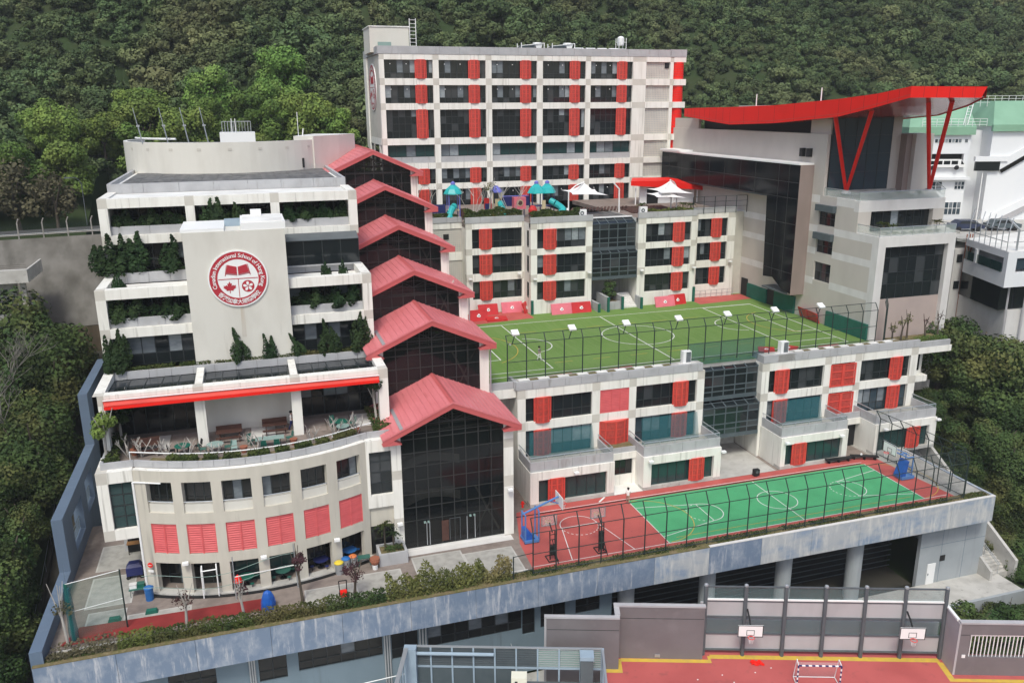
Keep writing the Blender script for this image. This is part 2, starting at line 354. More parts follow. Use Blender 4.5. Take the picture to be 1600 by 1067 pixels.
# ---- foliage
def leafmesh(name, P, N, size, m):
    n = len(P); N = N/np.linalg.norm(N, axis=1)[:, None]
    r = RNG.normal(size=(n, 3)); a = np.cross(N, r); a /= np.linalg.norm(a, axis=1)[:, None]; b = np.cross(N, a)
    s = np.asarray(size)*np.ones(n); s = s[:, None]
    asp = RNG.uniform(.5, .9, (n, 1))
    V = np.stack([P-a*s, P-b*s*asp, P+a*s, P+b*s*asp], 1).reshape(-1, 3)
    me = bpy.data.meshes.new(name); me.vertices.add(4*n); me.vertices.foreach_set('co', V.ravel())
    me.loops.add(4*n); me.loops.foreach_set('vertex_index', np.arange(4*n, dtype=np.int32))
    me.polygons.add(n); me.polygons.foreach_set('loop_start', np.arange(0, 4*n, 4, dtype=np.int32))
    me.materials.append(M[m]); me.update(calc_edges=True); me.validate(); return me
def lobes(R, H, k, n, low=.15, fill=.45, spread=.62, rr=(.34, .55)):
    C = []; P = []; N = []
    for i in range(k):
        t = 2*math.pi*i/k*1.0+RNG.uniform(-.5, .5); rad = R*spread*math.sqrt(RNG.uniform(.05, 1)); z = H*RNG.uniform(low, .82)
        rad *= math.sqrt(max(.12, 1-((z/H-.42)/.62)**2))
        C.append((np.array([rad*math.cos(t), rad*math.sin(t), z]), R*RNG.uniform(*rr)))
    C.append((np.array([0, 0, H*.55]), R*.6))
    per = n//len(C)
    for c, r in C:
        d = RNG.normal(size=(per, 3)); d /= np.linalg.norm(d, axis=1)[:, None]
        q = r*(fill+(1-fill)*RNG.uniform(size=(per, 1))**.5)
        p = c+d*q*np.array([1, 1, .8]); P.append(p); N.append(d+RNG.normal(size=(per, 3))*.45+np.array([0, 0, .25]))
    return np.concatenate(P), np.concatenate(N)
def branchtrunk(h, r, m='bark', spread=1.6, nb=4, seed=0):
    rn = random.Random(seed); f = MB(); p = Vector((0, 0, 0)); top = Vector((rn.uniform(-.2, .2), rn.uniform(-.2, .2), h*.6))
    f.tube(p, top, r, m, 7, r*.65)
    for i in range(nb):
        t = 2*math.pi*i/nb+rn.uniform(-.4, .4)
        e = top+Vector((math.cos(t)*spread*rn.uniform(.6, 1), math.sin(t)*spread*rn.uniform(.6, 1), h*rn.uniform(.3, .6)))
        f.tube(top-Vector((0, 0, h*.1)), e, r*.5, m, 5, r*.18)
    return f
def hedge(name, x0, x1, y0, y1, z0, z1, m, label, dens=70, size=.13, bumps=.25, cat='hedge', group=None, rot=None):
    A = max(.5, ((x1-x0)*(y1-y0)+2*(x1-x0)*(z1-z0)+2*(y1-y0)*(z1-z0))); n = int(A*dens)
    u = RNG.uniform(size=(n, 3)); P = np.empty((n, 3)); N = np.zeros((n, 3))
    pick = RNG.uniform(size=n)
    P[:, 0] = x0+(x1-x0)*u[:, 0]; P[:, 1] = y0+(y1-y0)*u[:, 1]; P[:, 2] = z0+(z1-z0)*u[:, 2]
    top = pick < .45; fr = (pick >= .45) & (pick < .8)
    P[top, 2] = z1-RNG.uniform(0, .15, top.sum()); N[top, 2] = 1
    P[fr, 1] = y0+RNG.uniform(0, .12, fr.sum()); N[fr, 1] = -1
    N += RNG.normal(size=(n, 3))*.6
    ph = RNG.uniform(0, 6, 4)
    h = 1+bumps*(np.sin(P[:, 0]*1.3+ph[0])*.5+np.sin(P[:, 0]*3.1+ph[1])*.3+np.sin(P[:, 0]*5.7+P[:, 1]*4+ph[2])*.3)
    P[:, 2] = z0+(P[:, 2]-z0)*h
    c = np.array([(x0+x1)/2, (y0+y1)/2, z0])
    me = leafmesh(name, P-c, N, RNG.uniform(.6, 1.3, n)*size, m)
    o = link(name, me, None, c); return tag(o, label, cat, group)
# ================================================================== TERRAIN AND HILL
def hterr(x, y):
    x = np.asarray(x, float); y = np.asarray(y, float)
    zl = np.interp(y, [-20, 30, 56, 80, 98, 108, 113, 120, 126, 200, 330], [-18, -14, -9, -1, 5, 10, 18.5, 21.5, 24, 66, 140])
    zl = zl-np.clip(-20-x, 0, 60)*.10*np.clip((118-y)/40, 0, 1)
    zr = np.interp(y, [-20, 30, 56, 70, 82, 95, 126, 200, 330], [-16, -13, -10, 0, 6, 11, 21, 62, 135])
    zc = np.interp(y, [-20, 40, 132, 134, 200, 330], [-12, -10, -9.5, 24, 66, 140])
    wl = np.clip((-17-x)/3, 0, 1); wr = np.clip((x-68.5)/5, 0, 1)
    z = zc*(1-wl)*(1-wr)+zl*wl+zr*wr
    return z+np.clip((y-125)/40, 0, 1)*(2.5*np.sin(x*.045+1)+2*np.sin(x*.11+y*.05))
def grid_terrain():
    xs = np.concatenate([np.linspace(-420, -60, 24), np.arange(-54, -20, 4), [-20, -19, -18, -17], np.arange(-14, 68, 6), [68.5, 70, 72, 73.5], np.arange(78, 130, 5), np.linspace(140, 620, 30)])
    ys = np.concatenate([np.arange(-60, 30, 15), np.arange(30, 140, 3), np.arange(140, 420, 9)])
    X, Y = np.meshgrid(xs, ys); Z = hterr(X, Y)
    V = np.stack([X, Y, Z], -1).reshape(-1, 3); nx = len(xs); F = []
    for j in range(len(ys)-1):
        for i in range(nx-1): F.append((j*nx+i, j*nx+i+1, (j+1)*nx+i+1, (j+1)*nx+i))
    me = bpy.data.meshes.new('hillside'); me.from_pydata(V.tolist(), [], F); me.materials.append(M['earth'])
    o = bpy.data.objects.new('hillside', me); COL.objects.link(o); o['kind'] = 'structure'
grid_terrain()
# crown meshes, shared
def crown(nm, R, H, k, n, size, m, **kw):
    P, N = lobes(R, H, k, n, **kw); return leafmesh(nm, P, N, RNG.uniform(.6, 1.3, len(P))*size, m)
FOREST = [crown('crown', 1, 1.45, 13, 1700, .092, 'leaf_forest', rr=(.24, .44)) for _ in range(6)]
# forest as one mass: geometry-nodes scatter of crown meshes on points
def forest():
    pts = []
    for y in np.arange(131, 262, 2.25):
        sp = 2.6+(y-131)*.007
        for x in np.arange(-175+(y-131)*-.35, 245+(y-131)*.6, sp):
            pts.append((x+RNG.uniform(-2.2, 2.2), y+RNG.uniform(-2.2, 2.2)))
    pts = np.array(pts); z = hterr(pts[:, 0], pts[:, 1])
    # drop what the tall blocks cover completely
    keep = ~((pts[:, 0] > 22) & (pts[:, 0] < 66) & (pts[:, 1] < 137)); keep &= z > 22; pts = pts[keep]; z = z[keep]
    V = np.stack([pts[:, 0], pts[:, 1], z-.4], -1)
    big = np.sin(V[:, 0]*.06+1.3)*np.sin(V[:, 1]*.09+V[:, 0]*.02)
    sc = RNG.uniform(1.3, 2.9, len(V))*(1+.25*big)
    sc[RNG.uniform(size=len(V)) < .08] *= 1.5
    me = bpy.data.meshes.new('hillside_forest'); me.from_pydata(V.tolist(), [], [])
    for nm, d in (('sc', sc), ('rz', RNG.uniform(0, 6.28, len(V)))):
        a = me.attributes.new(nm, 'FLOAT', 'POINT'); a.data.foreach_set('value', d.astype(np.float32))
    a = me.attributes.new('idx', 'INT', 'POINT'); a.data.foreach_set('value', RNG.integers(0, 6, len(V)).astype(np.int32))
    o = bpy.data.objects.new('hillside_forest', me); COL.objects.link(o); o['kind'] = 'stuff'
    cc = bpy.data.collections.new('forest_crowns')
    for i, c in enumerate(FOREST):
        q = bpy.data.objects.new('crown_source_%d' % i, c); cc.objects.link(q)
    g = bpy.data.node_groups.new('forest', 'GeometryNodeTree')
    g.interface.new_socket('Geometry', in_out='INPUT', socket_type='NodeSocketGeometry'); g.interface.new_socket('Geometry', in_out='OUTPUT', socket_type='NodeSocketGeometry')
    N = g.nodes.new; L = g.links.new
    gi, go = N('NodeGroupInput'), N('NodeGroupOutput'); ci = N('GeometryNodeCollectionInfo'); ci.inputs['Collection'].default_value = cc
    ci.inputs['Separate Children'].default_value = True; ci.inputs['Reset Children'].default_value = True
    ip = N('GeometryNodeInstanceOnPoints'); ip.inputs['Pick Instance'].default_value = True
    def attr(nm, ty): n = N('GeometryNodeInputNamedAttribute'); n.data_type = ty; n.inputs[0].default_value = nm; return n.outputs[0]
    cx = N('ShaderNodeCombineXYZ'); L(attr('rz', 'FLOAT'), cx.inputs[2])
    cs = N('ShaderNodeCombineXYZ'); s_ = attr('sc', 'FLOAT')
    for i in range(3): L(s_, cs.inputs[i])
    L(gi.outputs[0], ip.inputs['Points']); L(ci.outputs[0], ip.inputs['Instance']); L(attr('idx', 'INT'), ip.inputs['Instance Index'])
    L(cx.outputs[0], ip.inputs['Rotation']); L(cs.outputs[0], ip.inputs['Scale']); L(ip.outputs[0], go.inputs[0])
    md = o.modifiers.new('forest', 'NODES'); md.node_group = g
forest()
# individual trees -------------------------------------------------
def treekind(name, R, H, k, n, size, m, trunk=.45, tm='bark', nv=3, label='', group='', hs=.2, **kw):
    out = []
    for v in range(nv):
        t = thing(name, label, 'tree', (0, 0, -500), group, local=True)
        P, N = lobes(R, H, k, n, **kw); P[:, 2] += H*hs
        me = leafmesh('crown', P, N, RNG.uniform(.6, 1.3, len(P))*size, m)
        c = bpy.data.objects.new('crown', me); COL.objects.link(c); c.parent = t
        f = branchtrunk(H*.95, trunk*.5, tm, R*.6, 5, v)
        tr = bpy.data.objects.new('trunk', f.mesh('trunk')); COL.objects.link(tr); tr.parent = t
        out.append([t, False])
    return out
def plant(kinds, pos, rs=(.8, 1.25), ground=None, label=None, group=None):
    for (x, y, *s) in pos:
        k = random.choice(kinds)
        o = k[0] if not k[1] else copytree(k[0]); k[1] = True
        sc = (s[0] if s else 1)*random.uniform(*rs)
        z = (ground if ground is not None else float(hterr(x, y)))-.15
        place(o, (x, y, z), random.uniform(0, 6.28), sc, label)
        if group: o['group'] = group
def relabel(pref, fn):
    for o in list(COL.objects):
        if o.get('group') == pref and o.parent is None: o['label'] = fn(o.location.x, o.location.y, o.location.y/max(1, abs(o.location.x)))
GB = 'bright green trees behind the terraced block'
kb = treekind('broadleaf_tree', 4.2, 7.5, 17, 11000, .18, 'leaf_bright', label='tall bright yellow green broadleaf tree rising behind the terraced block', group=GB, rr=(.26, .42))
bright = []
for i in range(46):
    bright.append((RNG.uniform(-56, 21), RNG.uniform(126, 150), RNG.uniform(.75, 1.2)))
plant(kb, [(x, y, s) for x, y, s in bright if not (16 < x or (x > -18 and y < 135))] + [(-34, 121, 1.2), (-44, 120, 1.2), (-28, 123, 1.1), (-22, 125, 1.1), (-40, 126, 1.3), (-52, 122, 1.3), (14, 136.5, 1.0), (10.5, 137, 1.1), (-8, 136, .9), (-14, 137, .9), (3, 136, .9)])
GL = 'dark trees in the valley left of the school'
kd = treekind('dark_tree', 3.2, 5.6, 12, 11000, .125, 'leaf_dark', label='dark green tree in the valley left of the blue wall', group=GL)
pos = []
for i in range(105):
    y = RNG.uniform(46, 101); x = RNG.uniform(min(-.36*y-1, -23.5), -21.0); s = RNG.uniform(.75, 1.1)*(1+.35*(y > 78)*(y < 97))
    if not (y > 92 and x > -22.5 and s > .9): pos.append((x, y, s))
pos += [(-21.8, 97.5, 1.6), (-25.2, 98, 1.7), (-20.8, 92.5, 1.25), (-28.5, 97, 1.6), (-23.8, 92, 1.5), (-27, 90.5, 1.45)]
plant(kd, pos)
GR = 'dark trees on the slope right of the courts'
kr = treekind('slope_tree', 3.0, 5.0, 12, 11000, .12, 'leaf_dark', label='dark green tree on the slope right of the courts', group=GR)
pos = []
for i in range(84):
    y = RNG.uniform(50, 73); x = RNG.uniform(75, 78+(y-36)*.75); pos.append((x, y, RNG.uniform(.6, 1.05)))
pos += [(77.6, 71.5, 1.35), (80.2, 69.6, 1.5), (83, 69, 1.6), (86, 68.8, 1.6), (89, 68.5, 1.6), (77.2, 75.5, 1.5), (79.5, 73.2, 1.5), (92, 68, 1.6)]
plant(kr, pos)
GS = 'low bushes on the right slope'
ks = treekind('slope_bush', 1.6, 1.9, 8, 3200, .09, 'leaf_dark', trunk=.16, hs=.1, label='low dark bush beside the outdoor staircase right of the courts', group=GS)
plant(ks, [(RNG.uniform(70.5, 77), RNG.uniform(44, 74), RNG.uniform(.7, 1.2)) for _ in range(120)]+[(RNG.uniform(55, 73), RNG.uniform(40, 51), RNG.uniform(.8, 1.3)) for _ in range(60)] )
relabel(GS, lambda x, y, r: 'low dark bush below the walkway wall at the bottom right' if y < 51.5 else 'low dark bush beside the outdoor staircase right of the courts' if x < 74 else 'low dark bush at the foot of the right slope trees')
GBr = 'dry brown trees beside the road on the left'
kbr = treekind('dry_tree', 2.0, 4.6, 9, 1300, .15, 'leaf_brown', trunk=.3, label='half bare brown tree by the roadside left of the terraced block', group=GBr)
plant(kbr, [(-23, 118, 1.3), (-27.5, 119, 1.4), (-32, 118, 1.2)], ground=21.5)
relabel(GB, lambda x, y, r: ('tall bright green tree ' if y > 137 else 'bright green front row tree ')+('at the left edge beyond the road' if x < -38 else 'beyond the road lamp left of the drum' if x < -20 else 'behind the rods on the drum roof' if x < -5 else 'behind the hatch on the drum roof' if x < 8 else 'between the drum roof and the tall block'))
relabel(GL, lambda x, y, r: ('dark green tree at the bottom left corner below the blue wall' if y < 62 else 'dark green tree in the valley beside the low end of the blue wall' if y < 75 else 'dark green tree in the valley beside the high part of the blue wall' if y < 88 else 'big dark green tree in front of the concrete slope at left'))
relabel(GR, lambda x, y, r: ('dark green tree below the annex at the right edge' if y > 67 else 'dark green tree beside the classroom block on the right slope' if y > 60 else 'dark green tree on the low right slope beyond the outdoor staircase'))
def baretree(name, lab, x, y, z, h_, seed, grp):
    t = thing(name, lab, 'tree', (x, y, z), grp, local=True); rn = random.Random(seed); f = MB()
    def grow(p, d, l, r, k):
        e = p+d*l; f.tube(p, e, r, 'barebark', 5 if k > 1 else 3, r*.65)
        if k == 0: return
        for q in range(3 if k > 1 else 2):
            v = (d+Vector((rn.uniform(-1, 1), rn.uniform(-1, 1), rn.uniform(-.25, .7)))*.85).normalized(); grow(e, v, l*rn.uniform(.6, .85), r*.62, k-1)
    grow(Vector((0, 0, 0)), Vector((rn.uniform(-.1, .1), rn.uniform(-.1, .1), 1)), h_*.32, .13, 5)
    o = bpy.data.objects.new('branches', f.mesh('branches')); COL.objects.link(o); o.parent = t
for x, y, z, h_, l in ((-22.6, 84, 3.5, 9.5, 'leafless pale tree by the old flats at the left edge, nearer one'), (-24.0, 89, 6.5, 9.5, 'leafless pale tree by the old flats at the left edge, farther one')): baretree('bare_tree', l, x, y, z, h_, int(y), 'leafless trees at left')
for x, y, z, h_, l in ((84, 66.5, 1, 10.5, 'leafless pale tree below the annex at the right edge'), (80, 67.5, 1, 9.5, 'leafless pale tree left of the other one below the annex')): baretree('bare_tree', l, x, y, z, h_, int(x), 'leafless trees at right')
# road, concrete slope, road posts (left)
f = MB(); f.face([(-70, 108.5, 21.2), (-14, 112, 21.9), (-14, 116.5, 22.0), (-70, 113.5, 21.3)], 'asphalt'); struct('road', f)
f = MB(); f.face([(-70, 109.6, 21.26), (-14, 113.2, 21.94), (-14, 113.45, 21.945), (-70, 109.85, 21.265)], 'line'); struct('road_marking', f)
f = MB(); f.extr([(-70, 102.5, 11.0), (-15.6, 104.5, 12.0), (-14.6, 111.2, 21.6), (-70, 107.8, 21.0)], (0, .6, -.3), 'slopeconc'); struct('concrete_slope', f)
f = MB(); f.extr([(-70, 101.5, 2), (-15.4, 103, 3), (-15.6, 104.5, 11.95), (-70, 102.5, 10.95)], (0, .5, -.1), 'cliff'); struct('earth_bank', f)
w = thing('road_fence', 'roadside fence of bent grey posts on the concrete slope', 'fence', (-40, 109, 21.2))
for i in range(13):
    x = -15.5-i*2.6; y = 111.4-(i*2.6)*.062
    g = MB(); g.tube((x, y, 21.2), (x, y, 23.3), .08, 'palebark', 5); g.tube((x, y, 23.3), (x+.25, y-.3, 23.8), .07, 'palebark', 5); g.build('post', w)
g = MB(); g.tube((-15.5, 111.3, 22.0), (-49, 109.3, 21.7), .05, 'palebark', 4); g.build('rail', w)
g = MB(); g.face([(-15.5, 111.3, 21.2), (-49, 109.3, 21.0), (-49, 109.3, 23.0), (-15.5, 111.3, 23.2)], 'chain'); g.build('mesh_panel', w)
lp = thing('street_lamp', 'slim grey street lamp beside the road behind the slope', 'lamp', (-19.5, 117, 22))
g = MB(); g.path([(-19.5, 117, 22), (-19.5, 117, 27.2), (-19.9, 116.7, 27.9), (-20.6, 116.2, 28.0)], .05, 'greypost'); g.build('pole', lp)
g = MB(); g.box(-21.2, -20.5, 116.0, 116.4, 27.9, 28.05, 'greypost'); g.build('lamp_head', lp)
# lane between the valley and the school
f = MB()
ys = [52, 58, 66, 74, 82, 92, 102]; zs = [-8.6, -8.3, -6.4, -3.6, -.4, 3.5, 9.4]
for (a, b, c, d) in zip(ys[:-1], ys[1:], zs[:-1], zs[1:]): f.face([(-19.4, a, c), (-16.4, a, c), (-16.4, b, d), (-19.4, b, d)], 'lane')
struct('lane', f)
lw = thing('lane_wall', 'low dark concrete wall along the lane on the valley side', 'wall', (-19.6, 75, -5))
f = MB()
for (a, b, c, d) in zip(ys[:-1], ys[1:], zs[:-1], zs[1:]): f.extr([(-19.7, a, c-1), (-19.7, b, d-1), (-19.7, b, d+.6), (-19.7, a, c+.6)], (.3, 0, 0), 'lane')
f.build('wall', lw)
f = MB()
for i in range(16):
    y = 54+i*2.9; z = float(np.interp(y, ys, zs))+.9; f.tube((-19.55, y, z-.3), (-19.55, y, z+.7), .025, 'greypost', 4)
f.path([(-19.55, a, c+1.6) for a, c in zip(ys, zs)], .025, 'greypost', 4); f.build('handrail', lw)
# old terraced flats seen through the trees at the left edge
ob = thing('balcony_flats', 'weathered pale flats with stepped balconies at the left edge', 'building', (-31, 96, 2))
for k, (x1, y0, z) in enumerate(((-22.6, 97.5, 18.6), (-23.2, 95.5, 14.4), (-23.9, 93.5, 10.0))):
    box('floor_slab', ob, 'conc', -44, x1, y0, y0+7, z, z+.35); box('balcony_wall', ob, 'conc', -44, x1, y0, y0+.2, z+.35, z+1.35)
    box('side_wall', ob, 'conc', x1-.2, x1, y0+.2, y0+7, z+.35, z+1.35)
    g = MB(); 
    for q in range(3): g.tube((-44, y0+.1, z+1.5+q*.2), (x1, y0+.1, z+1.5+q*.2), .02, 'bark', 4)
    g.build('railing', ob); box('pier', ob, 'node', x1-1.1, x1-.6, y0+1, y0+1.5, z-4.6, z)
box('wall', ob, 'conc', -44, -24.5, 100, 101, 2, 19)
# ================================================================== DECK, COURTS
f = MB(); f.prism([(-16.0, 55.65), (65.3, 55.65), (65.3, 76), (-16.0, 76)], -2.5, 0, 'pave'); struct('deck', f)
def sheet(name, poly, z, m): 
    f = MB(); f.face([(p[0], p[1], z) for p in poly], m); return struct(name, f)
def rect(name, x0, x1, y0, y1, z, m): return sheet(name, [(x0, y0), (x1, y0), (x1, y1), (x0, y1)], z, m)
for (a, b, c, d) in ((-14.3, -9.9, 67.4, 71.7), (-14.3, -11.0, 61.9, 66.4), (10.4, 14.65, 57.0, 61.7), (14.65, 18.95, 57.0, 61.0), (5.5, 9.3, 56.9, 60.4), (1.6, 5.4, 57.0, 59.5), (-13.9, -11.2, 59.4, 61.3), (-11.1, -6.6, 59.4, 60.2)):
    rect('paving_border', a, b, c, d, .004, 'conc'); rect('paving_panel', a+.13, b-.13, c+.13, d-.13, .008, 'panel')
rect('paving_edge', 10.2, 19.5, 62.0, 62.9, .012, 'band')
sheet('red_mat', [(-15.2, 57.5), (-.8, 57.75), (-.6, 59.3), (-14.2, 59.6)], .03, 'matred')
sheet('red_court', [(19.5, 56.7), (62.0, 56.7), (61.0, 67.05), (23.2, 67.05), (21.2, 66.6), (19.75, 61.1)], .012, 'redcourt')
rect('green_court', 32.0, 58.9, 57.15, 65.6, .016, 'greencourt')
rect('drain_strip', 20.9, 58.6, 65.66, 65.85, .018, 'black')
sheet('patio', [(61.2, 56.6), (65.2, 56.6), (66, 72), (60.9, 72), (61.0, 67.1)], .008, 'panel')
rect('passage_floor', 42.8, 49.3, 67.1, 75, .010, 'conc'); rect('doorstep', 31.3, 34.3, 67.1, 69, .010, 'roofwhite')
LZ = .021
def ln(mb, x0, y0, x1, y1, w=.07, m='line', z=LZ):
    d = Vector((x1-x0, y1-y0, 0)); n = Vector((-d.y, d.x, 0)).normalized()*w/2
    mb.face([(x0-n.x, y0-n.y, z), (x1-n.x, y1-n.y, z), (x1+n.x, y1+n.y, z), (x0+n.x, y0+n.y, z)], m)
def arc(mb, cx, cy, r, a0, a1, w=.07, m='line', z=LZ, dash=False, ry=None):
    n = max(8, int(abs(a1-a0)/7)); ry = ry or r
    for i in range(n):
        if dash and i % 2: continue
        t0, t1 = math.radians(a0+(a1-a0)*i/n), math.radians(a0+(a1-a0)*(i+1)/n)
        mb.face([(cx+(r-w/2)*math.cos(t0), cy+(ry-w/2)*math.sin(t0), z), (cx+(r+w/2)*math.cos(t0), cy+(ry+w/2)*math.sin(t0), z), (cx+(r+w/2)*math.cos(t1), cy+(ry+w/2)*math.sin(t1), z), (cx+(r-w/2)*math.cos(t1), cy+(ry-w/2)*math.sin(t1), z)], m)
f = MB(); ln(f, 19.6, 57.2, 61.6, 57.2); ln(f, 31.97, 57.24, 31.97, 65.0); ln(f, 23.05, 57.24, 24.13, 62.53); ln(f, 28.7, 57.24, 27.5, 62.53); ln(f, 24.13, 62.56, 27.5, 62.56)
arc(f, 25.8, 62.6, 1.7, 0, 180, z=LZ+.004); arc(f, 25.8, 62.52, 1.7, 180, 360, dash=True, z=LZ+.004); ln(f, 28.75, 60.6, 29.0, 57.24, z=LZ+.004) if False else None
ln(f, 23.2, 66.0, 58.9, 66.0); ln(f, 29.3, 66.2, 30.2, 67.0, .18); ln(f, 58.9, 57.24, 58.9, 65.56); ln(f, 45.5, 57.24, 45.5, 65.56)
arc(f, 45.5, 61.35, 1.85, 0, 360, z=LZ+.004)
for s, x0, xf in ((1, 32.05, 37.7), (-1, 58.85, 53.45)):
    ln(f, x0, 58.35, xf, 59.6); ln(f, x0, 64.0, xf, 62.95); ln(f, xf, 59.65, xf, 62.9, z=LZ+.004); arc(f, xf, 61.27, 1.68, -90*s, 90*s, z=LZ+.008)
    arc(f, x0, 61.3, 4.0, -88*s, 88*s, m='yline', z=LZ+.012)
    arc(f, xf, 61.27, 1.68, 90*s, 270*s, dash=True, z=LZ+.008)
ln(f, 33, 57.9, 57.9, 57.9, .05, 'yline', LZ+.016)
struct('court_markings', f)
# planter strip along the deck edge
f = MB(); f.box(-15.9, 65.2, 55.66, 56.65, 0, .10, 'soil'); struct('planter_soil', f)
f = MB(); f.box(-15.2, 19, 56.66, 56.74, 0, .22, 'band'); struct('planter_kerb', f)
# retaining wall of panels
rw = thing('retaining_wall', 'long weathered blue concrete parapet wall along the deck edge', 'wall', (24, 55.5, -2.5))
n = 16
for i in range(n):
    a = -16.45+82*i/n; b = -16.45+82*(i+1)/n
    box('wall_panel', rw, 'stained' if i < 9 or i == 10 else 'stained2', a+.012, b-.012, 55.4, 55.65, -2.5, .06)
    box('coping', rw, 'soil' if i < 10 else 'band', a, b, 55.38, 55.67, .06, .13)
box('end_panel', rw, 'stained2', 65.32, 65.56, 55.67, 71, -2.5, .12)
# grass along the strip
def grassstrip():
    n = 14000; P = np.stack([RNG.uniform(-15.8, 65, n), RNG.uniform(55.7, 56.6, n), RNG.uniform(.1, .22, n)], -1)
    k = np.sin(P[:, 0]*.7)+np.sin(P[:, 0]*1.9+1)+RNG.normal(size=n)*.8 > -.4; P = P[k]
    me = leafmesh('planter_grass', P, RNG.normal(size=(len(P), 3)), RNG.uniform(.04, .1, len(P)), 'leaf_hedge')
    o = link('planter_grass', me, None, (0, 0, 0)); o['kind'] = 'stuff'
grassstrip()
# ================================================================== PODIUM under the deck
po = thing('podium_building', 'grey blue podium storey with window strips under the deck', 'building', (24, 57, -9.5))
WIN = [(-8.5, -5.2, -5.0), (-2.2, -.15, -5.6), (.7, 7.1, -5.3), (7.8, 9.9, -5.9), (10.7, 18.55, -5.42), (18.6, 19.7, -6.0), (20.2, 22.4, -5.7), (23.3, 25.5, -5.0)]
edges = [-16.2]
for a, b, z in WIN:
    box('wall', po, 'podium', edges[-1], a, 57, 57.4, -9.6, -2.52)
    box('wall', po, 'podium', a, b, 57, 57.4, -9.6, z); edges.append(b)
    window(po, a, b, z, -2.52, 57.12, max(1, round((b-a)/1.05)), rows=(.25,), blind=.12, g='glass2')
    f = MB(); f.box(a, b, 58.6, 58.7, z, -2.6, 'bark'); f.box(a, b, 57.5, 58.6, z+.5, z+.6, 'plywood'); f.build('interior', po)
box('wall', po, 'podium', 25.5, 26.6, 57, 57.4, -9.6, -2.52)
for a, b in ((-2.9, -2.4), (9.93, 10.65), (7.16, 7.75)):
    for k in range(3):
        x = a+(b-a)*(k+.5)/3; g = MB(); g.tube((x, 56.9, -9.6), (x, 56.9, -2.53), .07, 'galv', 6); g.build('drain_pipe', po)
for i, x in enumerate((28.1, 36.0, 43.9, 51.7)):
    g = MB(); g.tube((x, 57.4, -9.6), (x, 57.4, -2.52), .72, 'podium2', 20); g.build('column', po, smooth=False)
box('wall', po, 'black', 26.6, 59, 61, 61.2, -9.6, -2.52); box('floor', po, 'lane', 26.6, 58.9, 57.45, 60.9, -9.6, -9.25)  # black back wall and dark floor paint the shade of the void
for k in range(11):
    z = -9+k*.58; box('louvre_rail', po, 'steelgrey', 26.6, 59, 60.6, 60.68, z, z+.07)
box('wall', po, 'podium2', 59.0, 66.9, 57, 57.4, -9.5, -2.52)
for x in (61.6, 64.4): box('joint', po, 'podium', x, x+.04, 56.992, 56.999, -9.4, -2.6)
box('joint', po, 'podium', 59, 66.9, 56.992, 56.999, -5.2, -5.16)
dr = box('door', po, 'white', 60.15, 61.1, 56.94, 56.998, -9.3, -7.1); box('handle', dr, 'steelgrey', 60.25, 60.32, 56.9, 56.94, -8.3, -8.1)
box('vent', po, 'black', 61.55, 62.15, 56.95, 56.998, -7.0, -6.4)
box('side_wall', po, 'podium2', 66.5, 66.9, 57.4, 72, -9.5, -2.52)
f = MB(); f.path([(5, 56.3, -7.0), (11.8, 56.2, -6.7)], .05, 'galv'); f.path([(-3, 56.3, -7.2), (1.4, 56.3, -7.0)], .05, 'galv'); f.tube((1.4, 56.3, -7.0), (1.4, 56.3, -9.5), .05, 'galv'); f.build('pipe_rail', po)
for x, z in ((16.3, -7.6), (17.6, -6.7)):
    g = MB(); g.tube((x, 56.5, z), (x+.5, 56.0, z-.25), .13, 'white', 8); g.tube((x, 56.5, z), (x, 57, z+.1), .04, 'galv', 5); g.build('security_camera', po)
f = MB(); f.face([(-30, 20, -9.8), (45, 20, -9.8), (45, 57, -9.8), (-30, 57, -9.8)], 'conc'); struct('service_yard', f)
f = MB(); f.face([(44, 52.5, -9.3), (68.5, 52.5, -9.3), (68.5, 57, -9.3), (44, 57, -9.3)], 'conc'); struct('walkway', f)
ww = thing('walkway_wall', 'pale blue concrete wall along the lower walkway at bottom right', 'wall', (58, 52.3, -10))
box('wall', ww, 'podium2', 44, 68.5, 52.2, 52.5, -12.5, -8.5)
# stairs at right
st = thing('outdoor_staircase', 'long concrete outdoor staircase with steel handrail at right of the deck', 'stairs', (68.2, 60, -9.3))
for i in range(60):
    y = 56.2+i*.34; z = -9.3+i*.20
    box('step', st, 'conc', 67.0, 69.6, y, y+.36, z-.6, z+.2)
f = MB(); f.path([(68.3, 56.2, -8.2), (68.3, 76.5, 3.75)], .04, 'galv'); f.path([(68.5, 56.2, -8.2), (68.5, 76.5, 3.75)], .04, 'galv')
for i in range(12): f.tube((68.3, 56.2+i*1.8, -9.2+i*1.06), (68.3, 56.2+i*1.8, -8.2+i*1.06), .03, 'galv', 4)
f.build('handrail', st)
f = MB(); f.extr([(69.6, 55.5, -10), (69.6, 55.5, -7.6), (69.6, 77, 5.0), (69.6, 77, 1)], (.35, 0, 0), 'conc'); f.build('side_wall', st)
f = MB(); f.extr([(66.6, 55.5, -10), (66.6, 55.5, -8.3), (66.6, 57, -7.4), (66.6, 57, -10)], (.3, 0, 0), 'conc'); f.build('side_wall', st)
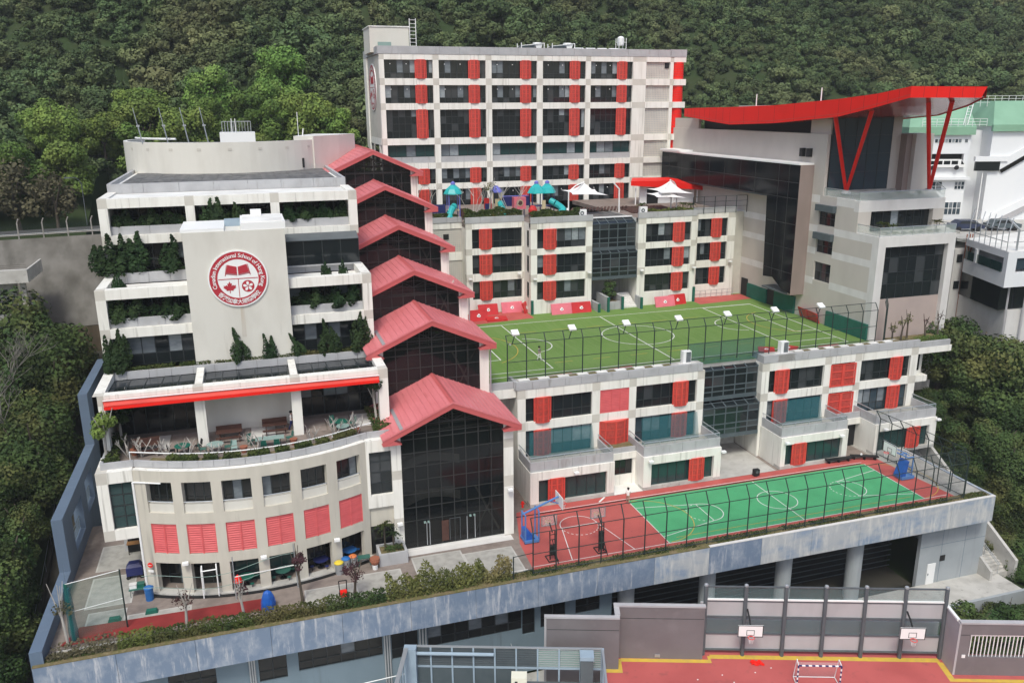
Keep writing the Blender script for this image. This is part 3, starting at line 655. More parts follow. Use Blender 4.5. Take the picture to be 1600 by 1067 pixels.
# blue stepped side wall at the left
bw = thing('side_wall', 'tall blue painted wall stepping up along the left side of the school', 'wall', (-16, 75, -8))
def bseg(y0, y1, z1, holes=()):
    ys_ = [y0]
    for (a, b, c, d) in holes:
        box('wall_panel', bw, 'bluewall', -16.55, -15.75, ys_[-1], a, -8, z1); box('wall_panel', bw, 'bluewall', -16.55, -15.75, a, b, -8, c); box('wall_panel', bw, 'bluewall', -16.55, -15.75, a, b, d, z1); ys_.append(b)
        for q in range(4): box('railing_bar', bw, 'steelgrey', -16.2, -16.14, a, b, c+.25+q*.3, c+.29+q*.3)
    box('wall_panel', bw, 'bluewall', -16.55, -15.75, ys_[-1], y1, -8, z1)
bseg(55.66, 66.2, 1.1); bseg(66.2, 82.0, 5.6, ((69.2, 73.5, 1.2, 4.3), (75.5, 79, 1.6, 4.6))); bseg(82.0, 94, 10.6)
# ================================================================== TERRACED BLOCK (left)
tb = thing('terraced_block', 'pale terraced school block with round seal, curved front and planted balconies', 'school building', (-1.2, 72, 0))
PX = [(-12.40, -11.63), (-5.30, -4.52), (2.04, 2.83), (9.12, 9.92)]
# curved front wall
CX, CY, CR = -1.25, 78.95, 18.1
def cp(a, r=CR): t = math.radians(a); return (CX+r*math.sin(t), CY-r*math.cos(t))
A = [(-25.5, -19.2), (-16.8, -10.05), (-7.65, -.95), (1.6, 8.2), (10.7, 17.2), (19.9, 26.5)]
AL, AR = -28.6, 28.6
def cyl(mb, a0, a1, z0, z1, r0, r1, m, mt=None):
    n = max(1, int((a1-a0)/2.2+.5)); P = [cp(a0+(a1-a0)*i/n, r0) for i in range(n+1)]; Q = [cp(a0+(a1-a0)*i/n, r1) for i in range(n+1)]
    for i in range(n):
        mb.face([(*P[i], z0), (*P[i+1], z0), (*P[i+1], z1), (*P[i], z1)], m)
        mb.face([(*Q[i+1], z0), (*Q[i], z0), (*Q[i], z1), (*Q[i+1], z1)], m)
        mb.face([(*P[i], z1), (*P[i+1], z1), (*Q[i+1], z1), (*Q[i], z1)], mt or m)
        mb.face([(*P[i+1], z0), (*P[i], z0), (*Q[i], z0), (*Q[i+1], z0)], m)
    for k in (0, n):
        q = [(*P[k], z0), (*P[k], z1), (*Q[k], z1), (*Q[k], z0)]; mb.face(q if k == 0 else q[::-1], m)
ROW = [(0, 2.65), (3.45, 5.95), (6.85, 9.37)]
f = MB(); zc = 0
for (z0, z1) in ROW+[(10.28, 10.28)]:
    if z0 > zc: cyl(f, AL, AR, zc, z0, CR, CR-.5, 'curve', 'tile' if z0 > 10 else None)
    if z1 > z0:
        e = AL
        for a, b in A: cyl(f, e, a, z0, z1, CR, CR-.5, 'curve'); e = b
        cyl(f, e, AR, z0, z1, CR, CR-.5, 'curve')
    zc = z1
f.build('curved_wall', tb)
random.seed(3)
for i, (a, b) in enumerate(A):
    # upper windows with sill panel and rail
    g = MB(); cyl(g, a, b, 6.85, 7.55, CR-.16, CR-.4, 'seal_wall'); g.build('sill_panel', tb)
    g = MB()
    for k in range(6):
        p, q = cp(a+(b-a)*k/6, CR-.1), cp(a+(b-a)*(k+1)/6, CR-.1)
        g.tube((*p, 7.75), (*q, 7.75), .04, 'galv', 5)
    g.build('rail', tb)
    def flatwin(z0, z1, r, nx, rows, gl, name='window'):
        p, q = Vector((*cp(a, r), 0)), Vector((*cp(b, r), 0)); d = q-p; L = d.length; ang = math.atan2(d.y, d.x)
        fr = MB(); zs = [z0]+[z0+(z1-z0)*t for t in rows]+[z1]
        for k in range(nx+1): x = L*k/nx; fr.box(max(0, x-.04), min(L, x+.04), 0, .08, z0, z1, 'frame')
        for z in zs: fr.box(0, L, .01, .07, z-.03, z+.03, 'frame')
        me = fr.mesh(name, (0, 0, 0)); o = bpy.data.objects.new(name, me); COL.objects.link(o); o.parent = tb; o.location = p-off(tb); o.rotation_euler = (0, 0, ang)
        for k in range(nx):
            for j in range(len(zs)-1):
                gm = 'blind' if random.random() < .18 and gl == 'glass2' else gl
                c = bpy.data.objects.new('pane', boxmesh(L/nx-.08, .02, zs[j+1]-zs[j]-.06, gm)); COL.objects.link(c); c.parent = o
                c.location = (L*(k+.5)/nx, .05, (zs[j]+zs[j+1])/2)
    flatwin(7.55, 9.37, CR-.55, 3, (), 'glass2')
    flatwin(.02, 2.65, CR-1.5, 2, (.3,), 'glassgreen' if i in (2, 3) else 'glass2')
    # louvred shutters, two leaves
    for (u, v) in ((a+.05, (a+b)/2-.06), ((a+b)/2+.06, b-.05)):
        g = MB(); p, q = Vector((*cp(u, CR-.14), 0)), Vector((*cp(v, CR-.14), 0)); nrm = Vector((q.y-p.y, p.x-q.x, 0)).normalized()
        for k in range(13):
            z = 3.5+k*.188; up = Vector((0, 0, .15)); o = nrm*.07
            g.extr([p+o+Vector((0, 0, z)), q+o+Vector((0, 0, z)), q-o+Vector((0, 0, z+.17)), p-o+Vector((0, 0, z+.17))], (0, 0, .03), 'louvre')
        for w_ in (p, q): g.tube(w_+Vector((0, 0, 3.45))+nrm*.05, w_+Vector((0, 0, 5.95))+nrm*.05, .05, 'louvre', 4)
        g.face([p-nrm*.1+Vector((0, 0, 3.46)), q-nrm*.1+Vector((0, 0, 3.46)), q-nrm*.1+Vector((0, 0, 5.94)), p-nrm*.1+Vector((0, 0, 5.94))], 'louvre')
        g.build('louvred_shutter', tb)
    if i < 5:
        c = (b+A[i+1][0])/2; p = cp(c, CR); 
        if i in (0, 2, 4): lamp(tb, p[0], p[1], 2.85)
g = MB(); cyl(g, AL, AR, 0, .14, CR+.3, CR-.5, 'conc'); g.build('plinth', tb)
g = MB(); cyl(g, AL+2, AR-2, .0, .06, CR+.62, CR+.31, 'black'); g.build('drain', tb)
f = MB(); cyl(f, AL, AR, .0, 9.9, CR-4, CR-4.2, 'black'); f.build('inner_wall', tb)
f = MB(); cyl(f, AL, AR, 3.0, 3.4, CR-.52, CR-4, 'conc'); cyl(f, AL, AR, 6.45, 6.8, CR-.52, CR-4, 'conc'); f.build('floor_slab', tb)
f = MB(); f.tube((*cp(AL, CR+.06), .2), (*cp(AL, CR+.06), 9.3), .09, 'white', 8); f.tube((*cp(AL, CR+.06), 9.3), (*cp(AL+7, CR+.06), 9.32), .06, 'white', 6); f.build('drain_pipe', tb)
# left corner piece (hangs over the deck)
box('pier', tb, 'tile', -12.40, -11.63, 63.0, 64.2, 5.6, 9.37); box('tile_block', tb, 'node', -12.40, -11.63, 63.0, 64.2, 9.37, 10.28); box('tile_block', tb, 'node', -12.40, -11.63, 63.0, 64.2, 4.75, 5.6)
box('beam', tb, 'tile', -11.63, -9.9, 63.002, 64.2, 9.37, 10.28); box('beam', tb, 'tile', -11.63, -9.9, 63.002, 64.2, 4.75, 5.6)
window(tb, -11.63, -9.9, 5.6, 9.37, 63.3, 2, rows=(.25, .48, .72), blind=0, g='glassgreen')
box('side_wall', tb, 'tile', -12.40, -12.1, 64.2, 66.2, 4.75, 10.28); box('side_wall', tb, 'curve', -9.85, -9.6, 63.2, 70, 0, 4.7)
box('core_wall', tb, 'black', -12.05, 9.8, 70, 70.3, 0, 10.0); box('side_wall', tb, 'tile', -12.4, -12.1, 66.2, 80, 4.75, 15.2); box('side_wall', tb, 'grey', -12.38, -12.1, 70.3, 80, -.2, 4.75)
# right narrow bay next to the atrium
box('pier', tb, 'tile', 7.35, 7.6, 63.0, 64, 5.45, 9.25); box('beam', tb, 'tile', 7.35, 9.4, 63.0, 64, 9.25, 10.28); box('beam', tb, 'tile', 7.35, 9.4, 63.0, 64, 4.35, 5.45)
window(tb, 7.6, 9.4, 5.45, 9.25, 63.3, 2, rows=(.25, .5, .75), blind=.1, g='glass')
box('recess_panel', tb, 'curve', 7.35, 9.4, 63.25, 63.6, 2.6, 4.35); box('wall', tb, 'glass2', 7.35, 9.4, 63.4, 63.6, 0, 2.6)
# terrace level
f = MB(); P = [cp(AL+(AR-AL)*i/20, CR-.5) for i in range(21)]
f.prism([(-12.4, 63.5)]+P+[(9.92, 63.5), (9.92, 72), (-12.4, 72)], 10.0, 10.25, 'tile', 'pave'); f.build('terrace_floor', tb)
# parapet of grey panels along the curve
edge = [(-12.1, 63.6), (-9.8, 63.6)]+[cp(-24+48*i/13, CR-.55) for i in range(14)]+[(7.6, 63.6), (9.6, 63.6)]
for p, q in zip(edge[:-1], edge[1:]):
    p, q = Vector((*p, 0)), Vector((*q, 0)); d = (q-p); n = Vector((-d.y, d.x, 0)).normalized()*.2; s_ = d.normalized()*.012
    g = MB(); g.prism([tuple((p+s_)[:2]), tuple((q-s_)[:2]), tuple((q-s_+n)[:2]), tuple((p+s_+n)[:2])], 10.28, 10.78, 'grey'); g.build('parapet_panel', tb)
box('parapet_panel', tb, 'grey', -12.1, -11.9, 63.8, 66.2, 10.28, 10.78)
g = MB(); edge2 = [(-10.2, 65.0)]+[cp(-22+44*i/13, CR-1.75) for i in range(14)]+[(8.2, 65.3)]
for p, q in zip(edge2[:-1], edge2[1:]): g.tube((*p, 10.95), (*q, 10.95), .05, 'white', 5); 
for p in edge2[::2]: g.tube((*p, 10.28), (*p, 10.95), .04, 'white', 5)
g.build('terrace_rail', tb)
g = MB(); q = [cp(-26+52*i/14, CR-.75) for i in range(15)]; r = [cp(-26+52*i/14, CR-1.6) for i in range(15)]
for i in range(14): g.face([(*q[i], 10.62), (*q[i+1], 10.62), (*r[i+1], 10.62), (*r[i], 10.62)], 'soil')
g.build('planter_bed', tb)
for k in range(9): rect_ = box('paving_strip', tb, 'terrace' if k % 4 else 'band', -9.5+k*2.05, -7.6+k*2.05, 66.6, 69.6, 10.25, 10.258+.004*(k % 2))
# pavilion: piers, beam, awning, glass roof
for (a, b) in PX:
    box('pier', tb, 'tile', a, b, 66.2, 67.0, 10.0, 14.4); box('tile_block', tb, 'node', a, b, 66.2, 67.0, 14.4, 15.22)
for (p, q) in zip(PX[:-1], PX[1:]): box('beam', tb, 'tile', p[1], q[0], 66.203, 67.0, 14.4, 15.22)
for a, b in (PX[0], PX[3]): box('end_beam', tb, 'tile', a, b, 67.0, 71.9, 14.4, 15.22)
for a, b in PX[1:3]: box('roof_beam', tb, 'tile', a+.1, b-.1, 67.0, 71.9, 14.7, 15.1)
for (p, q) in zip(PX[:-1], PX[1:]):
    n = 5; f = MB(); L = q[0]-p[1]
    for k in range(n+1): x = p[1]+L*k/n; f.extr([(x-.04, 67.0, 14.86), (x+.04, 67.0, 14.86), (x+.04, 71.9, 14.56), (x-.04, 71.9, 14.56)], (0, 0, .07), 'frame')
    f.extr([(p[1], 69.4, 14.72), (q[0], 69.4, 14.72), (q[0], 69.5, 14.715), (p[1], 69.5, 14.715)], (0, 0, .07), 'frame')
    o = f.build('glass_roof', tb)
    for k in range(n):
        x0, x1 = p[1]+L*k/n+.04, p[1]+L*(k+1)/n-.04
        for (ya, yb) in ((67.02, 69.38), (69.52, 71.88)):
            g = MB(); za, zb = 14.86-(ya-67)*.0612, 14.86-(yb-67)*.0612; g.extr([(x0, ya, za), (x1, ya, za), (x1, yb, zb), (x0, yb, zb)], (0, 0, .03), 'glass'); g.build('pane', o)
aw = MB(); aw.tube((-11.65, 65.95, 14.78), (9.15, 65.95, 14.66), .17, 'red', 10); aw.extr([(-11.6, 65.55, 14.55), (9.1, 65.55, 14.45), (9.1, 65.95, 14.72), (-11.6, 65.95, 14.84)], (0, 0, .05), 'red'); aw.box(-11.6, 9.1, 65.52, 65.6, 14.28, 14.52, 'canopy'); aw.build('awning', tb)
g = MB(); g.tube((-11.65, 65.77, 14.95), (9.15, 65.77, 14.83), .05, 'white', 6); g.build('awning_bar', tb)
window(tb, -11.5, -5.3, 10.25, 14.4, 70.6, 6, rows=(.55,), blind=.05, g='glass2'); box('back_wall', tb, 'seal_wall', -5.3, 2.84, 69.2, 69.5, 10.25, 14.4)
window(tb, 2.84, 9.1, 10.25, 14.4, 70.6, 6, rows=(.4,), blind=.3, g='glass2')
box('ceiling', tb, 'conc', -11.6, 9.1, 69.6, 71.9, 14.2, 14.38)
# planter wall at 15.3 and third facade
parapet(tb, -12.38, 9.9, 71.95, 14.62, 15.27, 13, t=.2); parapety(tb, -12.38, 72.2, 73.0, 14.62, 15.27, 1)
box('planter_bed', tb, 'soil', -12.1, 9.9, 72.16, 73.0, 14.6, 15.1)
P3 = [PX[0], PX[3]]
for (a, b) in P3:
    box('pier', tb, 'tile', a, b, 73.1, 73.9, 15.1, 17.85); box('tile_block', tb, 'node', a, b, 73.1, 73.9, 17.85, 18.65)
    box('pier', tb, 'tile', a, b, 73.1, 73.9, 18.65, 21.1); box('tile_block', tb, 'node', a, b, 73.1, 73.9, 21.1, 21.93); 
for (x0, x1) in ((-11.63, -5.25), (2.85, 9.12)):
    box('beam', tb, 'tile', x0, x1, 73.103, 73.9, 17.85, 18.65); box('beam', tb, 'tile', x0, x1, 73.103, 73.9, 21.1, 21.93)
    parapet(tb, x0, x1, 73.5, 18.66, 19.4, 3, t=.2)
    box('planter_bed', tb, 'soil', x0, x1, 73.72, 74.8, 18.5, 19.2); box('soffit', tb, 'conc', x0, x1, 73.9, 79, 17.9, 18.4)
    window(tb, x0, x1, 15.2, 17.85, 74.0, 6, rows=(.36,), blind=.45 if x0 > 0 else .2, g='glass')
    window(tb, x0, x1, 18.6, 21.4, 75.4, 6, rows=(.36,), blind=.15, g='glass2')
    box('roof_well', tb, 'roofwhite', x0, x1, 73.9, 78.8, 21.0, 21.25)
for (a, b) in P3:
    box('end_beam', tb, 'tile', a, b, 73.9, 79, 21.1, 21.93); box('side_wall', tb, 'tile', a+.1, b-.1, 73.95, 79, 15.1, 21.1)
# upper planter, middle windows
parapet(tb, -12.38, -5.3, 79.0, 21.3, 22.22, 4, t=.2); parapet(tb, 2.9, 9.9, 79.0, 21.3, 21.92, 4, t=.2); box('planter_bed', tb, 'soil', -12.3, -5.3, 79.2, 80.2, 21.3, 22.0)
parapety(tb, -12.38, 79.2, 80.2, 21.3, 22.22, 1)
window(tb, -11.63, -5.3, 22.0, 24.55, 80.9, 6, rows=(.4,), blind=.12, g='glass2')
# glazed sunroom on the right
sr = window(tb, 2.95, 9.7, 22.0, 24.25, 78.9, 4, rows=(), blind=0, g='glass')
f = MB(); f.extr([(2.95, 78.85, 24.25), (9.7, 78.85, 24.25), (9.7, 80.25, 24.72), (2.95, 80.25, 24.72)], (0, 0, .06), 'greypost'); f.build('glass_canopy', tb)
box('sunroom_ledge', tb, 'grey', 2.9, 9.8, 78.5, 78.98, 21.93, 22.0); box('end_wall', tb, 'glass', 9.62, 9.7, 79.02, 80.2, 22.0, 24.25)
# top frame storey
for (a, b) in PX:
    box('pier', tb, 'tile', a, b, 80.27, 81.1, 22.0 if a in (-12.40,) else 24.55, 24.55 if a == -12.40 else 24.551); box('tile_block', tb, 'node', a, b, 80.27, 81.1, 24.552, 25.33)
    box('pier', tb, 'tile', a, b, 80.27, 81.1, 25.33, 27.72); box('tile_block', tb, 'node', a, b, 80.27, 81.1, 27.72, 28.55)
for (p, q) in zip(PX[:-1], PX[1:]):
    box('beam', tb, 'tile', p[1], q[0], 80.273, 81.1, 24.552, 25.33); box('beam', tb, 'tile', p[1], q[0], 80.273, 81.1, 27.72, 28.55)
    parapet(tb, p[1], q[0], 80.7, 25.34, 26.06, 2, t=.2); box('planter_bed', tb, 'soil', p[1], q[0], 80.95, 82.2, 25.2, 25.9)
    window(tb, p[1], q[0], 25.3, 28.1, 83.8, 6, rows=(.4,), blind=.05, g='glass2'); box('soffit', tb, 'conc', p[1], q[0], 81.15, 87, 27.9, 28.3)
for a, b in (PX[0], PX[3]): box('end_beam', tb, 'tile', a, b, 81.1, 86.8, 27.72, 28.55); box('side_wall', tb, 'tile', a+.1, b-.1, 81.15, 86.8, 22, 27.72)
box('balcony_floor', tb, 'roofwhite', -11.6, 9.1, 81.1, 86.6, 28.3, 28.4)
# roof with grey upstand
parapet(tb, -12.38, 9.7, 86.8, 28.4, 29.3, 7, t=.3); parapety(tb, -12.38, 87.1, 107, 28.4, 29.3, 6, t=.3); parapety(tb, 9.4, 87.1, 106.5, 28.4, 29.3, 6, t=.3)
f = MB()
nx, ny = 14, 10
for i in range(nx):
    for j in range(ny):
        x0 = -11.5+20.5*i/nx; y0 = 87.6+17*j/ny; f.box(x0+.012, x0+20.5/nx-.012, y0+.012, y0+17/ny-.012, 28.98+random.uniform(0, .03), 29.06+random.uniform(0, .03), 'roofgrey')
o = f.build('roof_tiles', tb); o['kind'] = 'stuff'
box('roof', tb, 'roofwhite', -12.08, 9.4, 87.1, 107, 28.5, 28.93); box('roof_base', tb, 'roofgrey', -11.5, 9.0, 87.6, 104.6, 28.931, 28.96)
box('wall', tb, 'tile', -12.3, 9.6, 84.5, 106, 20, 28.35); box('wall', tb, 'black', -12.0, 9.3, 76, 84.4, 10.3, 28.0) if False else None
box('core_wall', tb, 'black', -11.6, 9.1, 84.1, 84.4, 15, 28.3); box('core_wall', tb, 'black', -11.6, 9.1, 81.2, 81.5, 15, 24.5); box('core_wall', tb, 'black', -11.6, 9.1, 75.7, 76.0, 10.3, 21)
box('side_wall', tb, 'tile', -12.3, -11.7, 76, 86.8, -4, 21)
# drum
f = MB(); DC = (-1.3, 112.4); DR = 12.15; P = []
for i in range(41):
    t = math.radians(-118+205*i/40); P.append((DC[0]+DR*math.sin(t), DC[1]-DR*math.cos(t)))
P2 = [(DC[0]+(p[0]-DC[0])*.965, DC[1]+(p[1]-DC[1])*.965) for p in P]
for i in range(40):
    a, b, c, d = P[i], P[i+1], P2[i+1], P2[i]
    f.face([(*a, 20), (*b, 20), (*b, 32.45), (*a, 32.45)], 'drum'); f.face([(*c, 28), (*d, 28), (*d, 32.45), (*c, 32.45)], 'drum'); f.face([(*a, 32.45), (*b, 32.45), (*c, 32.45), (*d, 32.45)], 'roofwhite')
f.build('drum_wall', tb)
f = MB(); f.face([(*p, 32.0) for p in P2], 'roofgrey'); f.build('drum_roof', tb)
for i in range(9):
    t = math.radians(-62+i*15.5); p = Vector((DC[0]+(DR+.01)*math.sin(t), DC[1]-(DR+.01)*math.cos(t), 31.55)); g = MB()
    d = Vector((math.cos(t), math.sin(t), 0)); o = Vector((math.sin(t), -math.cos(t), 0))*.02
    g.extr([p-d*.22, p+d*.22, p+d*.22+Vector((0, 0, .28)), p-d*.22+Vector((0, 0, .28))], o, 'node'); g.build('weep_vent', tb)
g = MB()
for i in range(30):
    t0, t1 = math.radians(-80+i*4), math.radians(-76+i*4); r = DR*.62
    if i < 12: g.tube((DC[0]+r*1.45*math.sin(t0), DC[1]-r*1.45*math.cos(t0)+1.5, 32.75), (DC[0]+r*1.45*math.sin(t1), DC[1]-r*1.45*math.cos(t1)+1.5, 32.75), .12, 'white', 6)
g.build('roof_pipe', tb)
f = MB(); f.prism([(8.2, 104.6), (11.6, 108.6), (14, 112), (9, 114), (6, 106)], 22, 32.85, 'drum', 'roofwhite'); f.build('stair_core', tb)
box('doorway', tb, 'black', 6.4, 6.9, 103.2, 103.6, 29.3, 30.4)
tk = thing('roof_hatch', 'white rooftop box with glass railing on the drum roof', 'roof hatch', (-.3, 105.5, 32))
box('base', tk, 'white', -2.3, 1.6, 104.2, 107.5, 31.9, 33.4)
g = MB()
for q in range(11): x = -2.0+q*.32; g.tube((x, 104.5, 33.4), (x, 104.5, 34.6), .025, 'galv', 4); g.tube((x, 107.2, 33.4), (x, 107.2, 34.6), .025, 'galv', 4)
for y in (104.5, 107.2): g.tube((-2.0, y, 34.6), (1.2, y, 34.6), .03, 'galv', 4)
g.tube((-2.0, 104.5, 34.6), (-2, 107.2, 34.6), .03, 'galv', 4); g.tube((1.2, 104.5, 34.6), (1.2, 107.2, 34.6), .03, 'galv', 4)
g.build('railing', tk)
g = MB(); g.path([(-.9, 104.3, 33.4), (-.9, 104.3, 34.9), (-.9, 104.6, 34.9)], .05, 'white'); g.path([(-.5, 104.3, 33.4), (-.5, 104.3, 34.9), (-.5, 104.6, 34.9)], .05, 'white'); g.build('ladder', tk)
for i, (x, lab) in enumerate(((-10.6, 'leftmost'), (-7.9, 'second from the left'), (-5.7, 'third from the left'), (-3.6, 'rightmost'))):
    a = thing('lightning_rod', 'thin grey rod on the drum roof, %s of the four' % lab, 'lightning rod', (x, 103.6+.1*abs(x+1), 32.3), 'rods on the drum roof', local=True)
    g = MB(); g.tube((0, 0, 0), (-.3, 0, 2.0), .07, 'galv', 5); g.tube((-.3, 0, 1.9), (-.6, 0, 3.9), .045, 'galv', 5); o = bpy.data.objects.new('rod', g.mesh('rod')); COL.objects.link(o); o.parent = a
    g = MB(); g.box(-.45, -.1, -.08, .08, 1.85, 2.05, 'galv'); o = bpy.data.objects.new('clamp', g.mesh('clamp')); COL.objects.link(o); o.parent = a
a = thing('antenna', 'thin white antenna near the right end of the drum roof', 'antenna', (6.6, 106, 32.4), local=True)
g = MB(); g.tube((0, 0, 0), (0, 0, 3.2), .04, 'white', 5); g.tube((.4, 0, 0), (.6, 0, 1.3), .07, 'white', 5); o = bpy.data.objects.new('mast', g.mesh('mast')); COL.objects.link(o); o.parent = a
# seal tower
box('seal_wall', tb, 'seal_wall', -5.27, 2.80, 72.45, 79, 14.9, 26.35)
f = MB(); f.box(-5.4, -2.0, 72.5, 78, 26.352, 26.6, 'white'); f.box(-.7, 2.9, 72.5, 78, 26.352, 26.95, 'white'); f.box(-.5, 2.7, 72.7, 77.8, 26.951, 27.02, 'roofwhite'); f.build('tower_cap', tb)
f = MB(); f.box(-2.0, .0, 75.4, 76.5, 26.36, 26.9, 'paleblue'); f.build('cooling_tray', tb); box('vent_box', tb, 'white', .2, 1.1, 76.6, 77.6, 27.03, 27.5)
# seal -------------------------------------------------------------
def glyphs(text, size):
    out = []
    for ch in text:
        cu = bpy.data.curves.new('t', 'FONT'); cu.body = ch; cu.size = size; cu.align_x = 'CENTER'; cu.resolution_u = 2; cu.offset = .012*size
        o = bpy.data.objects.new('t', cu); COL.objects.link(o); out.append(o)
    bpy.context.view_layer.update(); dg = bpy.context.evaluated_depsgraph_get(); res = []
    for o in out:
        me = bpy.data.meshes.new_from_object(o.evaluated_get(dg)); res.append(([tuple(v.co) for v in me.vertices], [tuple(p.vertices) for p in me.polygons])); bpy.data.meshes.remove(me)
    for o in out: c = o.data; bpy.data.objects.remove(o); bpy.data.curves.remove(c)
    return res
def disc(mb, r0, r1, d, m, n=72, a0=0, a1=360):
    # ring in local xz plane facing -y at depth d
    for i in range(n):
        t0, t1 = math.radians(a0+(a1-a0)*i/n), math.radians(a0+(a1-a0)*(i+1)/n)
        q = [(r0*math.cos(t0), d, r0*math.sin(t0)), (r1*math.cos(t0), d, r1*math.sin(t0)), (r1*math.cos(t1), d, r1*math.sin(t1)), (r0*math.cos(t1), d, r0*math.sin(t1))]
        mb.face(q if r0 > 0 else q[1:3]+[q[0]], m)
def seal(par, R):
    o = bpy.data.objects.new('seal', None); COL.objects.link(o); o.parent = par
    def sub(name, mb): q = bpy.data.objects.new(name, mb.mesh(name)); COL.objects.link(q); q.parent = o; return q
    f = MB(); k = 48
    f.extr([(R*math.cos(2*math.pi*i/k), 0, R*math.sin(2*math.pi*i/k)) for i in range(k)], (0, .12, 0), 'white'); sub('seal_disc', f)
    f = MB(); disc(f, R*.68, R*.95, -.012, 'sealred'); sub('seal_ring', f)
    f = MB(); f.box(-R*.66, R*.66, -.02, -.004, -.03, .03, 'sealred'); f.box(-.025, .025, -.016, -.006, -R*.66, -.035, 'sealred'); sub('seal_cross', f)
    f = MB(); s = R*.30
    for sx in (-1, 1):
        f.extr([(sx*.05, 0, R*.16), (sx*R*.38, 0, R*.22), (sx*R*.32, 0, R*.50), (sx*.05, 0, R*.42)], (0, -.03, 0), 'sealred')
        for q in range(2):
            d = .05+.05*q; f.extr([(sx*.05, 0, R*.16-d), (sx*R*.40, 0, R*.22-d), (sx*R*.40, 0, R*.22-d+.025), (sx*.05, 0, R*.16-d+.025)], (0, -.025, 0), 'sealred')
        f.extr([(sx*R*.40, 0, R*.12), (sx*R*.43, 0, R*.12), (sx*R*.355, 0, R*.50), (sx*R*.335, 0, R*.50)], (0, -.025, 0), 'sealred')
    sub('seal_book', f)
    leaf = [(0, 1), (.18, .62), (.36, .72), (.28, .2), (.52, .44), (.62, .3), (.95, .36), (.84, .12), (.98, .02), (.5, -.36), (.56, -.52), (.06, -.44), (.06, -.9)]
    pts = leaf+[(-x, z) for x, z in leaf[::-1]][:-1]
    f = MB(); c = (-R*.30, -R*.30); w = R*.22
    tri = [(c[0]+x*w, -.02, c[1]+z*w) for x, z in pts]
    for i in range(len(tri)): f.face([(c[0], -.02, c[1]), tri[i], tri[(i+1) % len(tri)]], 'sealred')
    sub('seal_leaf', f)
    f = MB(); cx, cz, r = R*.31, -R*.28, R*.21
    P = [(cx+r*math.cos(2*math.pi*i/28), -.012, cz+r*math.sin(2*math.pi*i/28)) for i in range(28)]; f.face(P, 'sealred')
    for k in range(5):
        t = math.radians(90+72*k); e = (math.cos(t), math.sin(t)); n = (-e[1], e[0])
        pp = [(cx+e[0]*r*u+n[0]*r*v, -.022, cz+e[1]*r*u+n[1]*r*v) for u, v in ((.08, 0), (.4, .26), (.72, .24), (.82, .02), (.62, -.18), (.35, -.12))]
        f.face(pp, 'white')
    sub('seal_flower', f)
    f = MB(); txt = 'Canadian International School of Hong Kong'
    def put(gl, ang, rad, up):
        V, F = gl; t = math.radians(ang); e = Vector((math.cos(t), 0, math.sin(t))); tx = Vector((math.sin(t), 0, -math.cos(t))) if up else Vector((-math.sin(t), 0, math.cos(t)))
        uz = e if up else -e; i = len(f.v); k = f._m('white')
        for v in V: f.v.append(tuple(e*rad+tx*v[0]+uz*v[1]+Vector((0, -.03, 0))))
        for q in F: f.f.append(tuple(i+a for a in q)); f.mi.append(k)
    gl = glyphs(txt, R*.2); wid = []
    for ch, g in zip(txt, gl):
        xs = [v[0] for v in g[0]]; wid.append((max(xs)-min(xs)) if xs else R*.05)
    gap = R*.022; tot = sum(wid)+gap*(len(wid)-1); span = 224; pos = 0
    for g, w in zip(gl, wid):
        a = 90+span/2-span*(pos+w/2)/tot; put(g, a, R*.755, True); pos += w+gap
    zh = '香港加拿大國際學校'
    gl = glyphs(zh, R*.19)
    for i, g in enumerate(gl): put(g, 270-48+96*i/(len(zh)-1), R*.885, False)
    sub('seal_lettering', f)
    return o
s1 = seal(tb, 2.40); s1.location = Vector((-1.25, 72.32, 22.37))-off(tb)
f = MB(); f.face([(-1.35, 72.442, 17.3), (-1.0, 72.442, 17.3), (-.98, 72.442, 19.95), (-1.3, 72.442, 19.95)], 'rust'); f.build('rust_streak', tb)
